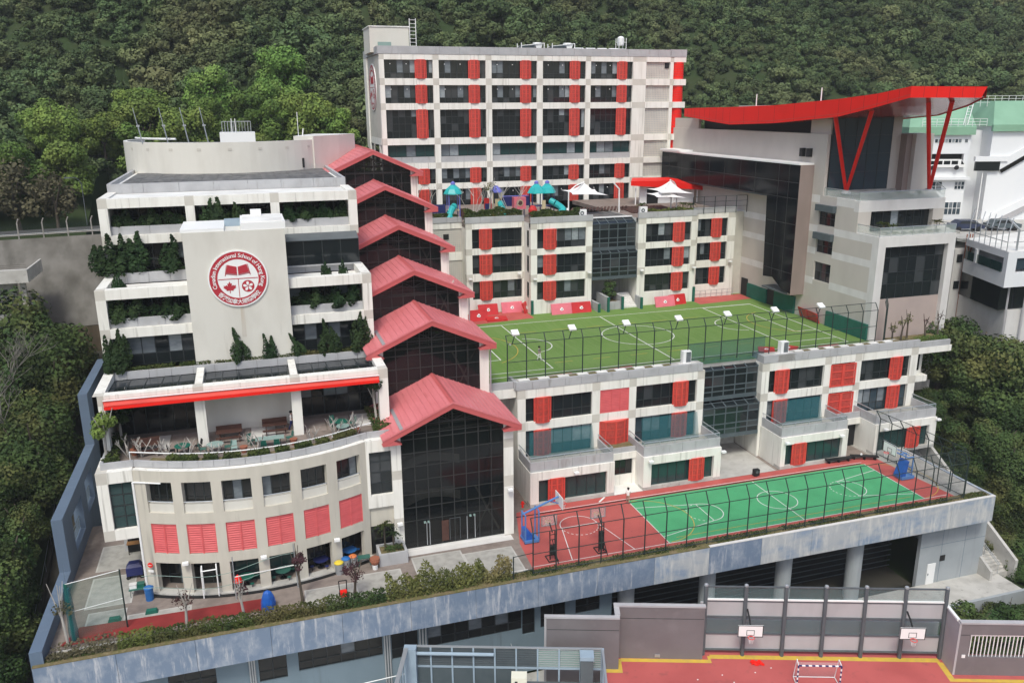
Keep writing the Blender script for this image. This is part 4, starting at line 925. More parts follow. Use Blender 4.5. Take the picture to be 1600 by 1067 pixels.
# ================================================================== ATRIUM with stepped red roofs
at = thing('glazed_atrium', 'glazed stepped atrium with six faded red gable roofs climbing the slope', 'building', (14.5, 70, 0))
XR, XE0, XE1 = 14.5, 8.66, 20.34      # ridge, eaves
GY = [63.05, 70.3, 77.7, 85.25, 92.9, 100.5]; GZ = [12.95, 18.07, 21.2, 24.5, 27.8, 31.2]   # glass planes, ridge heights
SL = (12.95-10.35)/(XR-XE0)
for i, (gy, rz) in enumerate(zip(GY, GZ)):
    yb = GY[i+1]+.3 if i < 5 else 122; yf = gy-.8
    ez = rz-SL*(XR-XE0); th = .45
    # roof: two slopes of seamed sheets, trim, ridge cap
    f = MB()
    for x0, sx in ((XE0, 1), (XE1, -1)):
        f.extr([(x0, yf+.06, ez), (XR, yf+.06, rz), (XR, yb, rz), (x0, yb, ez)], (0, 0, .09), 'roofpink')
        ns = 12
        for k in range(1, ns):
            t = k/ns; x = x0+(XR-x0)*t; z = ez+(rz-ez)*t; f.extr([(x-.03, yf+.06, z+.08), (x+.03, yf+.06, z+.08), (x+.03, yb, z+.08), (x-.03, yb, z+.08)], (0, 0, .05), 'roofpink')
    ro = f.build('roof', at)
    f = MB()
    for x0 in (XE0, XE1):
        f.extr([(x0, yf, ez-.42), (XR, yf, rz-.42), (XR, yf, rz+.12), (x0, yf, ez+.12)], (0, .12, 0), 'roofpink2')
        f.extr([(x0, yf-.05, ez+.02), (XR, yf-.05, rz+.02), (XR, yf-.05, rz+.14), (x0, yf-.05, ez+.14)], (0, .05, 0), 'roofpink')
    f.build('gable_trim', ro)
    f = MB(); f.extr([(XR-.22, yf, rz+.04), (XR, yf, rz+.16), (XR+.22, yf, rz+.04)], (0, yb-yf, 0), 'roofpink2'); f.build('ridge_cap', ro)
    for x0, sx in ((XE0, 1), (XE1, -1)):
        f = MB(); f.extr([(x0, yf, ez-.42), (x0+sx*1.55, yf, ez-.42), (x0+sx*.9, yf, ez-.05)], (0, .78, 0), 'roofpink2'); f.build('eave_box', ro)
    if i < 2:
        f = MB(); f.extr([(10.1, yf+.1, ez+.1+SL*1.44), (10.35, yf+.1, ez+.1+SL*1.69), (10.35, yf+5, ez+.1+SL*1.69), (10.1, yf+5, ez+.1+SL*1.44)], (0, 0, .08), 'galv'); f.build('gutter', ro)
    # piers and glass wall
    zb = 0 if i == 0 else GZ[i-1]-SL*(XR-XE0)-.3
    if i == 0:
        for (a, b) in ((9.4, 10.2),):
            box('pier', at, 'tile', a, b, gy-.05, gy+1, 0, 2.3); box('tile_block', at, 'node', a, b, gy-.05, gy+1, 2.3, 3.1); box('pier', at, 'tile', a, b, gy-.05, gy+1, 3.1, 6.6); box('tile_block', at, 'node', a, b, gy-.05, gy+1, 6.6, 7.4); box('pier', at, 'tile', a, b, gy-.05, gy+1, 7.4, 10.5)
        for (c, d, m) in ((0, 4.6, 'tile'), (4.6, 5.6, 'node'), (5.6, 8.2, 'tile'), (8.2, 9.0, 'node'), (9.0, 10.3, 'tile')): box('pier', at, m, 18.95, 19.82, gy-.05, gy+1, c, d)
    else:
        box('pier', at, 'tile', 18.95, 19.82, gy-.05, gy+1, zb, ez+.3); box('pier', at, 'tile', 9.4, 10.2, gy-.05, gy+1, zb, ez+.3)
    gx0, gx1 = 10.2, 18.95; zt = lambda x: rz-.40-SL*abs(x-XR)
    base = .15 if i == 0 else zb-.0
    f = MB(); nx = 8 if i == 0 else 8; dz = 1.22; xs = [gx0+(gx1-gx0)*k/nx for k in range(nx+1)]
    zs = [base]
    while zs[-1]+dz < rz-.5: zs.append(zs[-1]+(2.5 if i == 0 and len(zs) == 1 else dz))
    for x in xs: f.box(x-.035, x+.035, gy-.03, gy+.09, base, zt(x)+.02, 'mullion')
    for z in zs:
        h = (rz-.40-z)/SL; a, b = max(gx0, XR-h), min(gx1, XR+h)
        if b-a > .2: f.box(a, b, gy-.02, gy+.08, z-.03, z+.03, 'mullion')
    gw = f.build('glass_wall', at)
    for k in range(nx):
        a, b = xs[k]+.035, xs[k+1]-.035
        for j, z in enumerate(zs):
            z1 = zs[j+1] if j+1 < len(zs) else 99; lo = z+.03; hi = z1-.03
            ta, tb_ = zt(a), zt(b); P = [(a, lo), (b, lo), (b, min(hi, tb_)), (a, min(hi, ta))]
            if min(hi, ta) <= lo and min(hi, tb_) <= lo: continue
            P = [(x, max(z_, lo)) for x, z_ in P]
            if k < nx and (a < XR < b): P = [(a, lo), (b, lo), (b, min(hi, tb_)), (XR, min(hi, zt(XR))), (a, min(hi, ta))]
            if hi <= min(ta, tb_): box('pane', gw, 'atriumglass', a, b, gy+.02, gy+.05, lo, hi)
            else:
                g = MB(); g.extr([(x, gy+.02, z_) for x, z_ in P], (0, .03, 0), 'atriumglass'); g.build('pane', gw)
    # trusses seen behind the glass: pale tubes right at the glass
    g = MB(); c = rz-1.75
    for q in (-1, 1):
        g.tube((XR, gy-.04, c), (XR+q*1.9, gy-.04, c+.25), .03, 'mullion', 4); g.tube((XR, gy-.04, c), (XR+q*1.5, gy-.04, c+.75 if SL < 1 else c), .03, 'mullion', 4)
    g.tube((XR-4.2, gy-.04, ez+.05), (XR+4.2, gy-.04, ez+.05), .035, 'mullion', 4); g.build('truss', at)
    box('side_wall', at, 'tile', 19.35, 19.8, gy+1, yb-.3, -.1 if i == 0 else zb-4, ez); box('side_wall', at, 'tile', 9.6, 9.95, gy+1, yb-.3, -.1 if i == 0 else zb-6, ez)
    box('back_core', at, 'greypost', 10.25, 18.9, gy+4.6, gy+4.8, base-.1, ez-.05)
    g = MB()
    for q in range(3):
        y_ = gy+.9+q*1.2
        for sx in (-1, 1): g.tube((XR, y_, rz-1.0), (XR+sx*4.2, y_, ez-.1), .09, 'node', 5); g.tube((XR, y_, rz-2.0), (XR+sx*2.4, y_, rz-1.9), .06, 'node', 5)
        g.tube((XR-4.2, y_, ez-.1), (XR+4.2, y_, ez-.1), .09, 'node', 5); g.tube((XR, y_, rz-.9), (XR, y_, ez-.1), .06, 'node', 5)
    g.tube((18.6, gy+.5, base+.3), (16.6, gy+.7, base+4.6), .1, 'node', 5); g.tube((16.6, gy+.7, base+.3), (18.6, gy+.5, base+4.6), .07, 'node', 5); g.build('inner_truss', at)
    for q, z in enumerate((3.2, 6.6) if i == 0 else (zb+.9,)):
        g = MB(); n = 9
        for k in range(n):
            t0, t1 = k/n, (k+1)/n; c = lambda t: (10.3+5.2*t, gy+1.2+1.6*math.sin(math.pi*t*.9))
            (xa, ya), (xb, yb_) = c(t0), c(t1); g.extr([(xa, ya, z), (xb, yb_, z), (xb, yb_, z+.75), (xa, ya, z+.75)], (0, .12, 0), 'seal_wall')
            g.face([(xa, ya+.1, z+.02), (xb, yb_+.1, z+.02), (xb, gy+4.5, z+.02), (xa, gy+4.5, z+.02)], 'conc')
        g.build('inner_balcony', at)
    box('inner_floor', at, 'pave', 10.25, 18.9, gy+.1, gy+4.5, base-.14, base-.1)
f = MB()
for x in (12.1, 12.35, 15.6, 16.3): f.tube((x, 62.92, .3), (x, 62.92, 2.4), .035, 'galv', 5)
for x in (11.95, 12.25, 15.9, 16.25): f.box(x-.08, x+.08, 62.85, 63.0, 2.35, 2.5, 'tableglass')
f.build('door_handle', at)
box('sill', at, 'band', 10.2, 18.95, 62.9, 63.04, 0, .14); box('notice_panel', at, 'wood', 13.4, 14.0, 62.98, 63.015, .4, 2.3)
g = MB(); g.path([(14.1, 62.96, .4), (14.1, 62.96, 2.4), (15.0, 62.96, 2.4), (15.0, 62.96, .4)], .025, 'greypost', 4); g.build('door_frame', at)
lamp(at, 9.8, 63.0, 2.75); lamp(at, 19.4, 63.0, 4.4)
g = MB(); g.tube((19.95, 70.2, 9), (19.95, 70.2, 15.2), .07, 'galv', 6); g.tube((19.95, 77.6, 12.2), (19.95, 77.6, 18.4), .07, 'galv', 6); g.build('drain_pipe', at)
# ================================================================== CLASSROOM BLOCKS AT THE COURT
def cls(root, piers, screens, boxes, mid, blinds=.1):
    grid(root, 70.9, .6, piers, [(6.12, 6.98), (9.4, 10.3)], 3.4, 10.3)
    gaps = list(zip(piers[:-1], piers[1:]))
    for i, (p, q) in enumerate(gaps):
        if i == mid: continue
        window(root, p[1], q[0], 6.98, 9.4, 71.2, 7, rows=(.34,), blind=blinds, g='glass'); window(root, p[1], q[0], 3.45, 6.12, 71.2, 7, rows=(.34,), blind=.5, g='glassblue')
    for (a, b) in screens: screen(root, a, b, 6.9, 9.36, 70.95); screen(root, a, b, 3.55, 6.06, 70.95)
    x0, x1 = piers[0][0], piers[-1][1]
    for (a, b, wa, wb, sa, sb) in boxes:
        box('terrace_slab', root, 'tile', a, b, 67.9, 70.9, 2.62, 3.44); box('beam', root, 'tile', a, b, 67.15, 67.897, 2.62, 3.44)
        box('pier', root, 'tile', a, wa, 67.15, 68.2, .3, 2.617); box('pier', root, 'tile', wb, b, 67.15, 68.2, .3, 2.617); box('plinth', root, 'conc', a, b, 67.13, 68.2, -.02, .3)
        box('side_wall', root, 'tile', a, a+.3, 68.2, 70.9, -.02, 2.617); box('side_wall', root, 'tile', b-.3, b, 68.2, 70.9, -.02, 2.617)
        window(root, wa, wb, .3, 2.62, 67.5, 7, rows=(), blind=.04, g='glassgreen'); screen(root, sa, sb, .34, 2.6, 67.2, bow=.2)
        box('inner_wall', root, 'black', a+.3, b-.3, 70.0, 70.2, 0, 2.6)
        n = 6; parapet(root, a+.06, b-.06, 67.35, 3.44, 4.4, n, t=.16); parapety(root, a+.06, 67.53, 70.9, 3.44, 4.4, 3, t=.16); parapety(root, b-.22, 67.53, 70.9, 3.44, 4.4, 3, t=.16)
        box('terrace_floor', root, 'panel', a+.25, b-.25, 67.53, 70.9, 3.44, 3.52)
        g = MB(); r = 4.85
        g.path([(a+.14, 70.9, r), (a+.14, 67.43, r), (b-.14, 67.43, r), (b-.14, 70.9, r)], .045, 'galv', 5)
        for k in range(6): x = a+.14+(b-a-.28)*k/5; g.tube((x, 67.43, 4.4), (x, 67.43, r), .03, 'galv', 4)
        g.build('handrail', root)
        g = MB(); g.face([(a+.14, 67.43, 4.42), (b-.14, 67.43, 4.42), (b-.14, 67.43, r), (a+.14, 67.43, r)], 'railglass'); g.face([(b-.14, 67.43, 4.42), (b-.14, 70.9, 4.42), (b-.14, 70.9, r), (b-.14, 67.43, r)], 'railglass'); g.build('rail_glass', root)
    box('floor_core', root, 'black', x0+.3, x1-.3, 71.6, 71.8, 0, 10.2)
    box('side_wall', root, 'tile', x0, x0+.3, 71.5, 76, -.02, 10.3); box('side_wall', root, 'tile', x1-.3, x1, 71.5, 76, -.02, 10.3)
    box('side_wall', root, 'tile', x0, x0+.3, 70.9, 71.5, -.02, 3.4); box('side_wall', root, 'tile', x1-.3, x1, 70.9, 71.5, -.02, 3.4)
c1 = thing('classroom_block', 'three storey white framed classroom block beside the atrium with pink louvre panel', 'school building', (32.7, 71, 0))
cls(c1, [(22.75, 23.56), (30.4, 31.22), (34.33, 35.1), (41.85, 42.68)], [(24.45, 26.1), (39.22, 40.85)], [(22.75, 31.25, 23.58, 30.5, 24.58, 26.15), (34.3, 42.78, 35.15, 42.0, 39.35, 40.9)], 1)
def louvrepanel(par, x0, x1, z0, z1, y, name='louvre_panel'):
    g = MB(); n = int((z1-z0)/.16)
    for k in range(n): z = z0+(z1-z0)*k/n; g.extr([(x0, y, z), (x1, y, z), (x1, y+.12, z+.15), (x0, y+.12, z+.15)], (0, 0, .03), 'louvre')
    g.face([(x0, y+.14, z0), (x1, y+.14, z0), (x1, y+.14, z1), (x0, y+.14, z1)], 'louvre')
    for x in (x0, x0+(x1-x0)*.4, x0+(x1-x0)*.7, x1): g.box(x-.04, x+.04, y-.02, y+.1, z0, z1, 'louvre')
    return g.build(name, par)
louvrepanel(c1, 31.26, 34.3, 7.0, 9.38, 70.96); screen(c1, 31.26, 34.3, 3.75, 6.1, 70.9, bow=.55, nz=3)
box('mid_beam', c1, 'tile', 31.25, 34.3, 68.9, 70.9, 2.75, 3.44); window(c1, 32.1, 34.0, 1.1, 2.75, 69.15, 3, rows=(), blind=.3, g='glass2'); box('wall', c1, 'tile', 31.25, 34.3, 69.0, 69.12, .0, 1.1); box('wall', c1, 'tile', 31.25, 32.1, 69.0, 69.4, 1.1, 2.75); box('wall', c1, 'tile', 34.0, 34.3, 69.0, 69.4, 1.1, 2.75)
parapet(c1, 31.3, 34.3, 69.0, 3.44, 3.95, 2, t=.16); box('planter_bed', c1, 'soil', 31.3, 34.3, 69.16, 70.6, 3.44, 3.8)
parapet(c1, 22.6, 42.4, 70.85, 10.32, 11.1, 12, t=.3); box('parapet_panel', c1, 'grey', 22.5, 22.8, 71.15, 73, 10.32, 11.1)
box('roof_slab', c1, 'tile', 22.75, 42.68, 71.5, 73.5, 9.45, 10.3)
for k in range(8): box('coping_slab', c1, 'roofwhite', 23.0+k*2.0, 24.1+k*2.0, 71.2, 71.75, 11.1, 11.16); box('coping_bed', c1, 'soil', 24.1+k*2.0, 25.0+k*2.0, 71.2, 71.75, 11.06, 11.1)
box('coping_back', c1, 'conc', 22.6, 42.4, 71.15, 72.2, 10.6, 11.05)
for x, y, z in ((27.2, 67.15, 3.05), (34.9, 67.15, 3.1), (42.9, 67.3, 3.0)): lamp(c1, x, y, z)
c2 = thing('classroom_block', 'three storey white framed classroom block at the far right end of the green court', 'school building', (59, 71, 0))
cls(c2, [(49.42, 50.3), (57.1, 57.95), (60.95, 61.8), (68.35, 69.3)], [(51.08, 52.75), (65.72, 67.3)], [(49.75, 57.85, 50.3, 57.2, 51.15, 52.8), (61.3, 69.3, 61.85, 68.4, 65.55, 67.2)], 1, .05)
for z0, z1 in ((6.85, 9.25), (3.5, 5.98)):
    g = MB(); a, b = 57.98, 61.05
    g.box(a, b, 70.9, 70.94, z0, z1, 'redmesh')
    for x in (a, (a+b)/2-.08, (a+b)/2+.08, b): g.box(x-.08, x+.08, 70.8, 70.95, z0-.05, z1+.05, 'red')
    for z in (z0, z0+.8, z0+1.6, z1): g.box(a, b, 70.84, 70.93, z-.05, z+.05, 'red')
    g.build('red_gate', c2)
box('mid_beam', c2, 'tile', 57.86, 61.3, 69.6, 70.9, 2.75, 3.44); box('wall', c2, 'node', 57.86, 59.6, 69.4, 69.7, 0, 3.44); box('wall', c2, 'black', 59.6, 61.3, 70.2, 70.3, 0, 2.75)
parapet(c2, 57.9, 61.3, 69.7, 3.44, 4.1, 2, t=.16)
box('roof_slab', c2, 'tile', 49.42, 73.8, 71.5, 74.1, 9.43, 10.12); box('roof_slab', c2, 'tile', 69.3, 73.8, 70.9, 71.5, 9.43, 10.12); box('parapet_panel', c2, 'grey', 49.45, 49.75, 71.15, 73, 10.32, 11.1)
parapet(c2, 49.45, 69.3, 70.85, 10.32, 11.1, 11, t=.3); parapet(c2, 69.3, 73.6, 70.95, 10.13, 10.75, 2, t=.3)
for k in range(7): box('coping_slab', c2, 'roofwhite', 53.5+k*1.9, 54.5+k*1.9, 71.2, 71.75, 11.1, 11.16); box('coping_bed', c2, 'soil', 54.5+k*1.9, 55.4+k*1.9, 71.2, 71.75, 11.06, 11.1)
box('coping_back', c2, 'conc', 49.75, 67, 71.15, 72.2, 10.6, 11.05); box('planter_bed', c2, 'soil', 67.2, 73.5, 71.25, 73.9, 10.13, 10.7)
box('wing_wall', c2, 'tile', 69.35, 71.5, 72.5, 74, 5.5, 9.4); window(c2, 69.6, 71.0, 7.0, 9.3, 72.35, 2, rows=(.4,), blind=0); box('wing_beam', c2, 'tile', 69.3, 71.6, 71.6, 72.5, 5.9, 6.6)
for x, y, z in ((50.2, 67.15, 3.0), (56.8, 67.15, 2.95), (62.3, 67.15, 2.95), (69.3, 67.3, 3.2)): lamp(c2, x, y, z)
def glink(root, x0, x1, y, tiers):
    for (z0, z1, yy, zslope) in tiers:
        window(root, x0, x1, z0, z1, yy, 5, rows=(.2, .4, .78), blind=0, g='glass', fw=.11, mf='steelgrey')
        box('spandrel', root, 'steelgrey', x0-.02, x1+.02, yy-.05, yy+.3, z0-.35, z0-.01)
        f = MB(); n = 5; L = x1-x0
        f.extr([(x0, yy, z1), (x1, yy, z1), (x1, yy+1.5, z1+zslope), (x0, yy+1.5, z1+zslope)], (0, 0, .05), 'glass')
        for k in range(n+1): x = x0+L*k/n; f.extr([(x-.06, yy-.02, z1+.05), (x+.06, yy-.02, z1+.05), (x+.06, yy+1.5, z1+zslope+.05), (x-.06, yy+1.5, z1+zslope+.05)], (0, 0, .06), 'steelgrey')
        for t in (0, .5): f.box(x0, x1, yy+1.5*t-.05, yy+1.5*t+.05, z1+zslope*t+.04, z1+zslope*t+.1, 'steelgrey')
        f.build('glass_roof', root)
        box('side_panel', root, 'steelgrey', x0-.03, x0+.02, yy+.1, yy+1.6, z0-.3, z1); box('side_panel', root, 'steelgrey', x1-.02, x1+.03, yy+.1, yy+1.6, z0-.3, z1); box('core', root, 'black', x0, x1, yy+.4, yy+.5, z0-.3, z1)
l1 = thing('glass_link', 'dark glazed link between the two lower classroom blocks', 'building', (46, 71.5, 0))
glink(l1, 42.75, 49.35, 71.2, [(7.0, 9.85, 71.6, .55), (3.0, 6.0, 70.9, .5)])
box('passage_wall', l1, 'conc', 42.8, 49.3, 75, 75.3, 0, 3); box('passage_ceiling', l1, 'black', 42.8, 49.3, 71.2, 75, 2.6, 2.65); box('top_beam', l1, 'steelgrey', 42.7, 49.4, 72.6, 73.2, 9.9, 10.45)
# recess between atrium and block: breeze block wall
bz = thing('breeze_block_wall', 'grey pierced block wall in the recess between atrium and lower classrooms', 'wall', (21.3, 73.6, 0))
def breeze(par, x0, x1, y, z0, z1, st=.26, hole=None):
    f = MB(); f.box(x0, x1, y+.04, y+.16, z0, z1, 'grey')
    x = x0
    while x < x1: f.box(x, x+.12, y, y+.1, z0, z1, 'node'); x += st
    z = z0
    while z < z1: f.box(x0, x1, y+.01, y+.1, z, z+.12, 'node'); z += st
    if hole: f.box(*hole, 'black')
    o = f.build('pierced_blocks', par); o['kind'] = 'stuff'; return o
breeze(bz, 20.2, 22.75, 73.5, 3.6, 9.2, hole=(20.9, 21.6, 73.42, 73.5, 8.2, 8.9)); box('beam', bz, 'tile', 19.9, 22.75, 73.4, 74, 9.2, 10.3); box('beam', bz, 'tile', 20, 22.75, 73.4, 74, 2.8, 3.6); box('wall', bz, 'black', 20, 22.75, 74, 74.1, 0, 2.8)
parapet(bz, 19.95, 22.5, 71.2+.15, 10.4, 11.05, 1, t=.3); box('ledge', bz, 'tile', 19.95, 22.74, 71.3, 73.4, 9.5, 10.38)
# ================================================================== PITCH
f = MB(); f.prism([(22.3, 72.2), (65.2, 72.2), (65.2, 103), (19.9, 103), (19.9, 72.2)], 9.4, 10.48, 'conc', 'turf'); struct('football_pitch', f)
f = MB(); z = 10.49
def lnp(*a, **k): ln(f, *a, w=.11, z=z, **k)
lnp(20.5, 94.3, 62.9, 94.3); lnp(20.5, 74.6, 62.9, 74.6); lnp(62.85, 74.66, 62.85, 94.24); lnp(41.2, 74.66, 41.2, 94.24)
z = 10.494; arc(f, 41.95, 84.9, 4.15, 0, 360, .11, z=z)
lnp(28.15, 75.9, 28.15, 94.1); lnp(20.5, 94.06, 28.2, 94.06); lnp(20.5, 75.9, 28.2, 75.9); arc(f, 28.15, 84.6, 2.9, -80, 80, .11, z=z+.004)
lnp(55.75, 76.6, 55.75, 94.16); lnp(55.75, 94.12, 62.8, 94.12); lnp(55.75, 76.6, 62.8, 76.6); arc(f, 55.75, 85.4, 2.9, 100, 260, .11, z=z+.004)
lnp(60.0, 80.25, 60.0, 89.4); lnp(60, 89.4, 62.8, 89.4); lnp(60, 80.25, 62.8, 80.25); lnp(23.95, 80.3, 23.95, 88.5); lnp(20.5, 80.3, 23.95, 80.3)
arc(f, 62.85, 84.9, 5.4, 110, 250, .08, 'yline', z=z+.008); arc(f, 20.5, 84.9, 6.5, -60, 60, .08, 'yline', z=z+.008)
for k in range(6): ln(f, 29+k*4.3, 90.0+.15*(k % 2), 31.2+k*4.3, 90.05, .07, 'yline', z+.004); ln(f, 29+k*4.3, 77.6, 31+k*4.3, 77.7, .07, 'yline', z+.004)
struct('pitch_markings', f)
f = MB(); f.face([(20.2, 94.9, 10.485), (33.2, 96.4, 10.485), (33.2, 100.8, 10.485), (20.2, 100.8, 10.485)], 'redcourt'); f.face([(56.6, 96.2, 10.486), (64.9, 97.0, 10.486), (65.1, 100.2, 10.486), (56.6, 100.2, 10.486)], 'redcourt'); struct('red_apron', f)
# ================================================================== UPPER CLASSROOM BLOCKS
RW = [(18.0, 18.85), (14.65, 15.6), (21.3, 22.05)]
def upper(root, y, piers, wins, scr, ybk):
    bm = [(18.0, 18.85), (14.65, 15.6), (21.3, 22.05)]; bm = [(11.0, 12.28)]+sorted(bm)[0:2]+[(21.3, 22.05)]
    grid(root, y, .7, piers, [(14.65, 15.6), (18.05, 18.85), (21.3, 22.05)], 10.46, 22.05)
    for (a, b) in wins:
        box('base_wall', root, 'tile', a, b, y+.004, y+.7, 10.46, 12.28)
        for z0, z1 in ((12.28, 14.65), (15.6, 18.05), (18.85, 21.3)): window(root, a, b, z0, z1, y+.3, 7, rows=(.34,), blind=.22, g='glass')
    for (a, b) in scr:
        for z0, z1 in ((12.25, 14.6), (15.56, 18.0), (18.8, 21.25)): screen(root, a, b, z0, z1, y+.05)
    x0, x1 = piers[0][0], piers[-1][1]
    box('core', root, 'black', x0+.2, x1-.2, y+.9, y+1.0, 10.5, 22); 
    for x in (x0, x1-.3): box('side_wall', root, 'tile', x, x+.3, y+.7, ybk, 10.46, 22.05)
    parapet(root, x0-.05, x1+.05, y-.05, 22.06, 22.8, max(2, round((x1-x0)/2)), t=.3)
    box('roof', root, 'pave', x0, x1, y+.3, 121.6, 21.5, 22.06)
u1_ = thing('upper_classroom_block', 'three storey classroom block behind the pitch on the left, under the playground', 'school building', (33.5, 99, 10.5))
upper(u1_, 100.9, [(25.7, 26.5), (33.1, 33.35)], [(26.5, 33.1)], [(27.5, 29.05)], 110)
upper(u1_, 98.2, [(33.36, 34.2), (40.8, 41.65)], [(34.2, 40.8)], [(35.1, 36.72)], 110)
for z0, z1 in ((12.5, 14.5), (15.8, 17.9), (19, 21.1)): box('side_window', u1_, 'glass', 33.34, 33.358, 98.95, 99.6, z0, z1)
breeze(u1_, 20.5, 25.7, 103, 18.2, 21.2, hole=(23.3, 24.0, 102.92, 103, 19.9, 20.6)); box('beam', u1_, 'tile', 19.9, 25.7, 102.9, 103.5, 21.25, 22.05); box('beam', u1_, 'tile', 19.9, 25.7, 102.9, 103.5, 17.2, 18.2)
breeze(u1_, 22.5, 25.7, 103, 14.0, 17.2); box('wall', u1_, 'tile', 19.9, 25.7, 103.2, 103.6, 10.4, 14.0); parapet(u1_, 19.9, 25.7, 102.8, 22.06, 22.7, 3, t=.3); box('roof', u1_, 'pave', 19.9, 25.7, 103.2, 121.5, 21.5, 22.0)
for x, y, z in ((26.1, 100.9, 15.1), (33.8, 98.2, 15.1), (41.2, 98.2, 15.5), (32.6, 100.9, 15.4)): lamp(u1_, x, y, z)
u2_ = thing('upper_classroom_block', 'three storey classroom block behind the pitch on the right, next to the auditorium', 'school building', (56, 99, 10.5))
upper(u2_, 98.2, [(48.1, 49.2), (55.82, 56.55)], [(49.2, 55.82)], [(53.2, 54.8)], 108)
upper(u2_, 100.0, [(56.56, 57.8), (62.44, 63.6)], [(57.8, 62.44)], [(59.95, 61.45)], 108)
box('wall', u2_, 'node', 63.6, 65.2, 100.6, 101, 10.4, 22.0)
for x, y, z in ((48.6, 98.2, 15.3), (56.3, 98.2, 15.2), (62.9, 100, 15.3)): lamp(u2_, x, y, z)
f = MB()
for k in range(8): x = 57.6+k*.85; f.tube((x, 99.6, 10.5), (x, 99.6, 11.5), .03, 'galv', 4)
for z in (11.0, 11.5): f.tube((57.6, 99.6, z), (63.8, 99.6, z), .03, 'galv', 4)
f.build('ramp_rail', u2_)
g = MB()
for k in range(6): x = 56.8+k*1.65; g.tube((x, 99.8, 22.0), (x, 99.8, 24.3), .045, 'fence', 4)
for z in (22.9, 23.6, 24.3): g.tube((56.8, 99.8, z), (65.0, 99.8, z), .03, 'fence', 4)
g.build('terrace_railing', u2_)
l2 = thing('glass_link', 'dark glazed link between the two upper classroom blocks above the planted steps', 'building', (45, 99, 10.5))
glink(l2, 41.72, 48.05, 98.5, [(18.4, 21.4, 98.9, .55), (14.7, 17.7, 98.2, .5)])
f = MB(); n = 7
for k in range(n): 
    for j in range(4):
        x0 = 41.8+6.2*k/n; y0 = 100.6+j*1.6; f.box(x0+.05, x0+6.2/n-.05, y0, y0+1.5, 21.9, 22.02, 'roofgrey')
f.build('slatted_roof', l2)
g = MB()
for k in range(16): g.extr([(41.9+k*.55, 107, 22.1), (42.2+k*.55, 107, 22.1), (44.2+k*.55, 111, 22.1), (43.9+k*.55, 111, 22.1)], (0, 0, .1), 'wood')
g.build('deck_boards', l2)
box('passage_wall', l2, 'conc', 41.7, 48.1, 104, 104.3, 10.4, 15); box('white_beam', l2, 'white', 41.65, 48.1, 100.2, 100.4, 22.06, 22.22)
ent = thing('entrance_steps', 'white steps and walled planter with green pads leading up from the pitch', 'steps', (45, 98, 10.5))
for k in range(8): box('step', ent, 'roofwhite', 45.6, 47.9, 97.6+k*.36, 97.96+k*.36, 10.48, 10.7+k*.18)
box('planter_wall', ent, 'grey', 43.4, 45.4, 97.3, 97.6, 10.48, 11.5); box('planter_wall', ent, 'grey', 41.9, 42.2, 96.6, 100, 10.48, 11.6); box('planter_wall', ent, 'grey', 43.1, 43.4, 96.4, 100, 10.48, 12.4); box('planter_wall', ent, 'grey', 45.4, 45.6, 97.0, 100, 10.48, 12.2); box('planter_wall', ent, 'grey', 47.9, 48.15, 96.6, 98.2, 10.48, 12.0)
for x, y, z in ((41.9, 96.35, 11.6), (43.1, 96.15, 12.4), (45.38, 96.75, 12.2), (47.9, 96.35, 12.0), (33.35, 97.95, 12.3), (56.4, 97.95, 12.5)): box('corner_pad', ent, 'green', x, x+.3, y, y+.24, 10.48, z)
box('soil', ent, 'soil', 43.4, 45.4, 97.6, 99.8, 10.48, 11.35)
# ================================================================== TALL BLOCK
tl = thing('tall_classroom_block', 'tall white gridded classroom block with red screens and a seal on its side', 'school building', (42, 126, 22))
TP = [(19.18, 19.87), (26.79, 27.65), (34.59, 35.46), (42.45, 43.34), (50.19, 51.0), (57.91, 60.15), (64.25, 64.8)]
TBm = [(24.4, 25.2), (27.4, 28.25), (30.85, 31.77), (35.72, 36.6), (39.1, 39.97), (42.5, 43.25)] 
TBm = [(24.4, 25.2), (27.42, 28.26), (30.86, 31.78), (35.7, 36.6), (39.08, 40.0), (42.5, 43.25)]
# openings: rows between beams
grid(tl, 122, .8, TP, [(24.4, 25.25), (27.4, 28.26), (30.85, 31.78), (35.72-.0, 36.62), (39.08+.0, 40.0), (42.5, 43.25)], 21.5, 43.25)
rows = [(22.0, 24.4), (25.25, 27.4), (28.26, 30.85), (31.78, 35.72), (36.62, 39.08), (40.0, 42.5)]
for bi, (p, q) in enumerate(zip(TP[:-1], TP[1:])):
    a, b = p[1], q[0]
    if bi == 5:
        for (z0, z1) in rows[1:]: breeze(tl, a, b, 122.3, z0, z1, st=.28)
        box('vent_opening', tl, 'black', 63.4, 64.1, 122.2, 122.29, 41.6, 42.4); box('wall', tl, 'tile', a, b, 122.3, 122.6, 21.5, 24.4); continue
    for ri, (z0, z1) in enumerate(rows):
        if ri == 2:
            parapet(tl, a, b, 122.2, 28.28, 29.12, 2, t=.2); window(tl, a, b, 29.14, 30.85, 122.6, 5, rows=(), blind=.25, g='glassgreen'); continue
        L = b-a; s0, s1 = a+L*.635, a+L*.86
        window(tl, a, s0+.15, z0, z1, 122.35, 5, rows=(.3,) if ri != 3 else (.25, .5, .75), blind=.28, g='glass'); window(tl, s1-.1, b, z0, z1, 122.35, 2, rows=(.3,), blind=.05, g='glass')
        screen(tl, s0, s1, z0+.02, z1-.02, 122.1, bow=.3)
        f = MB()
        for u in (.12, .45): f.box(a+L*u-.05, a+L*u+.05, 121.93, 122.02, z0+(z1-z0)*.75, z0+(z1-z0)*.75+.12, 'white')
        if ri in (0, 5) or ri == 4: f.build('sconce', tl)
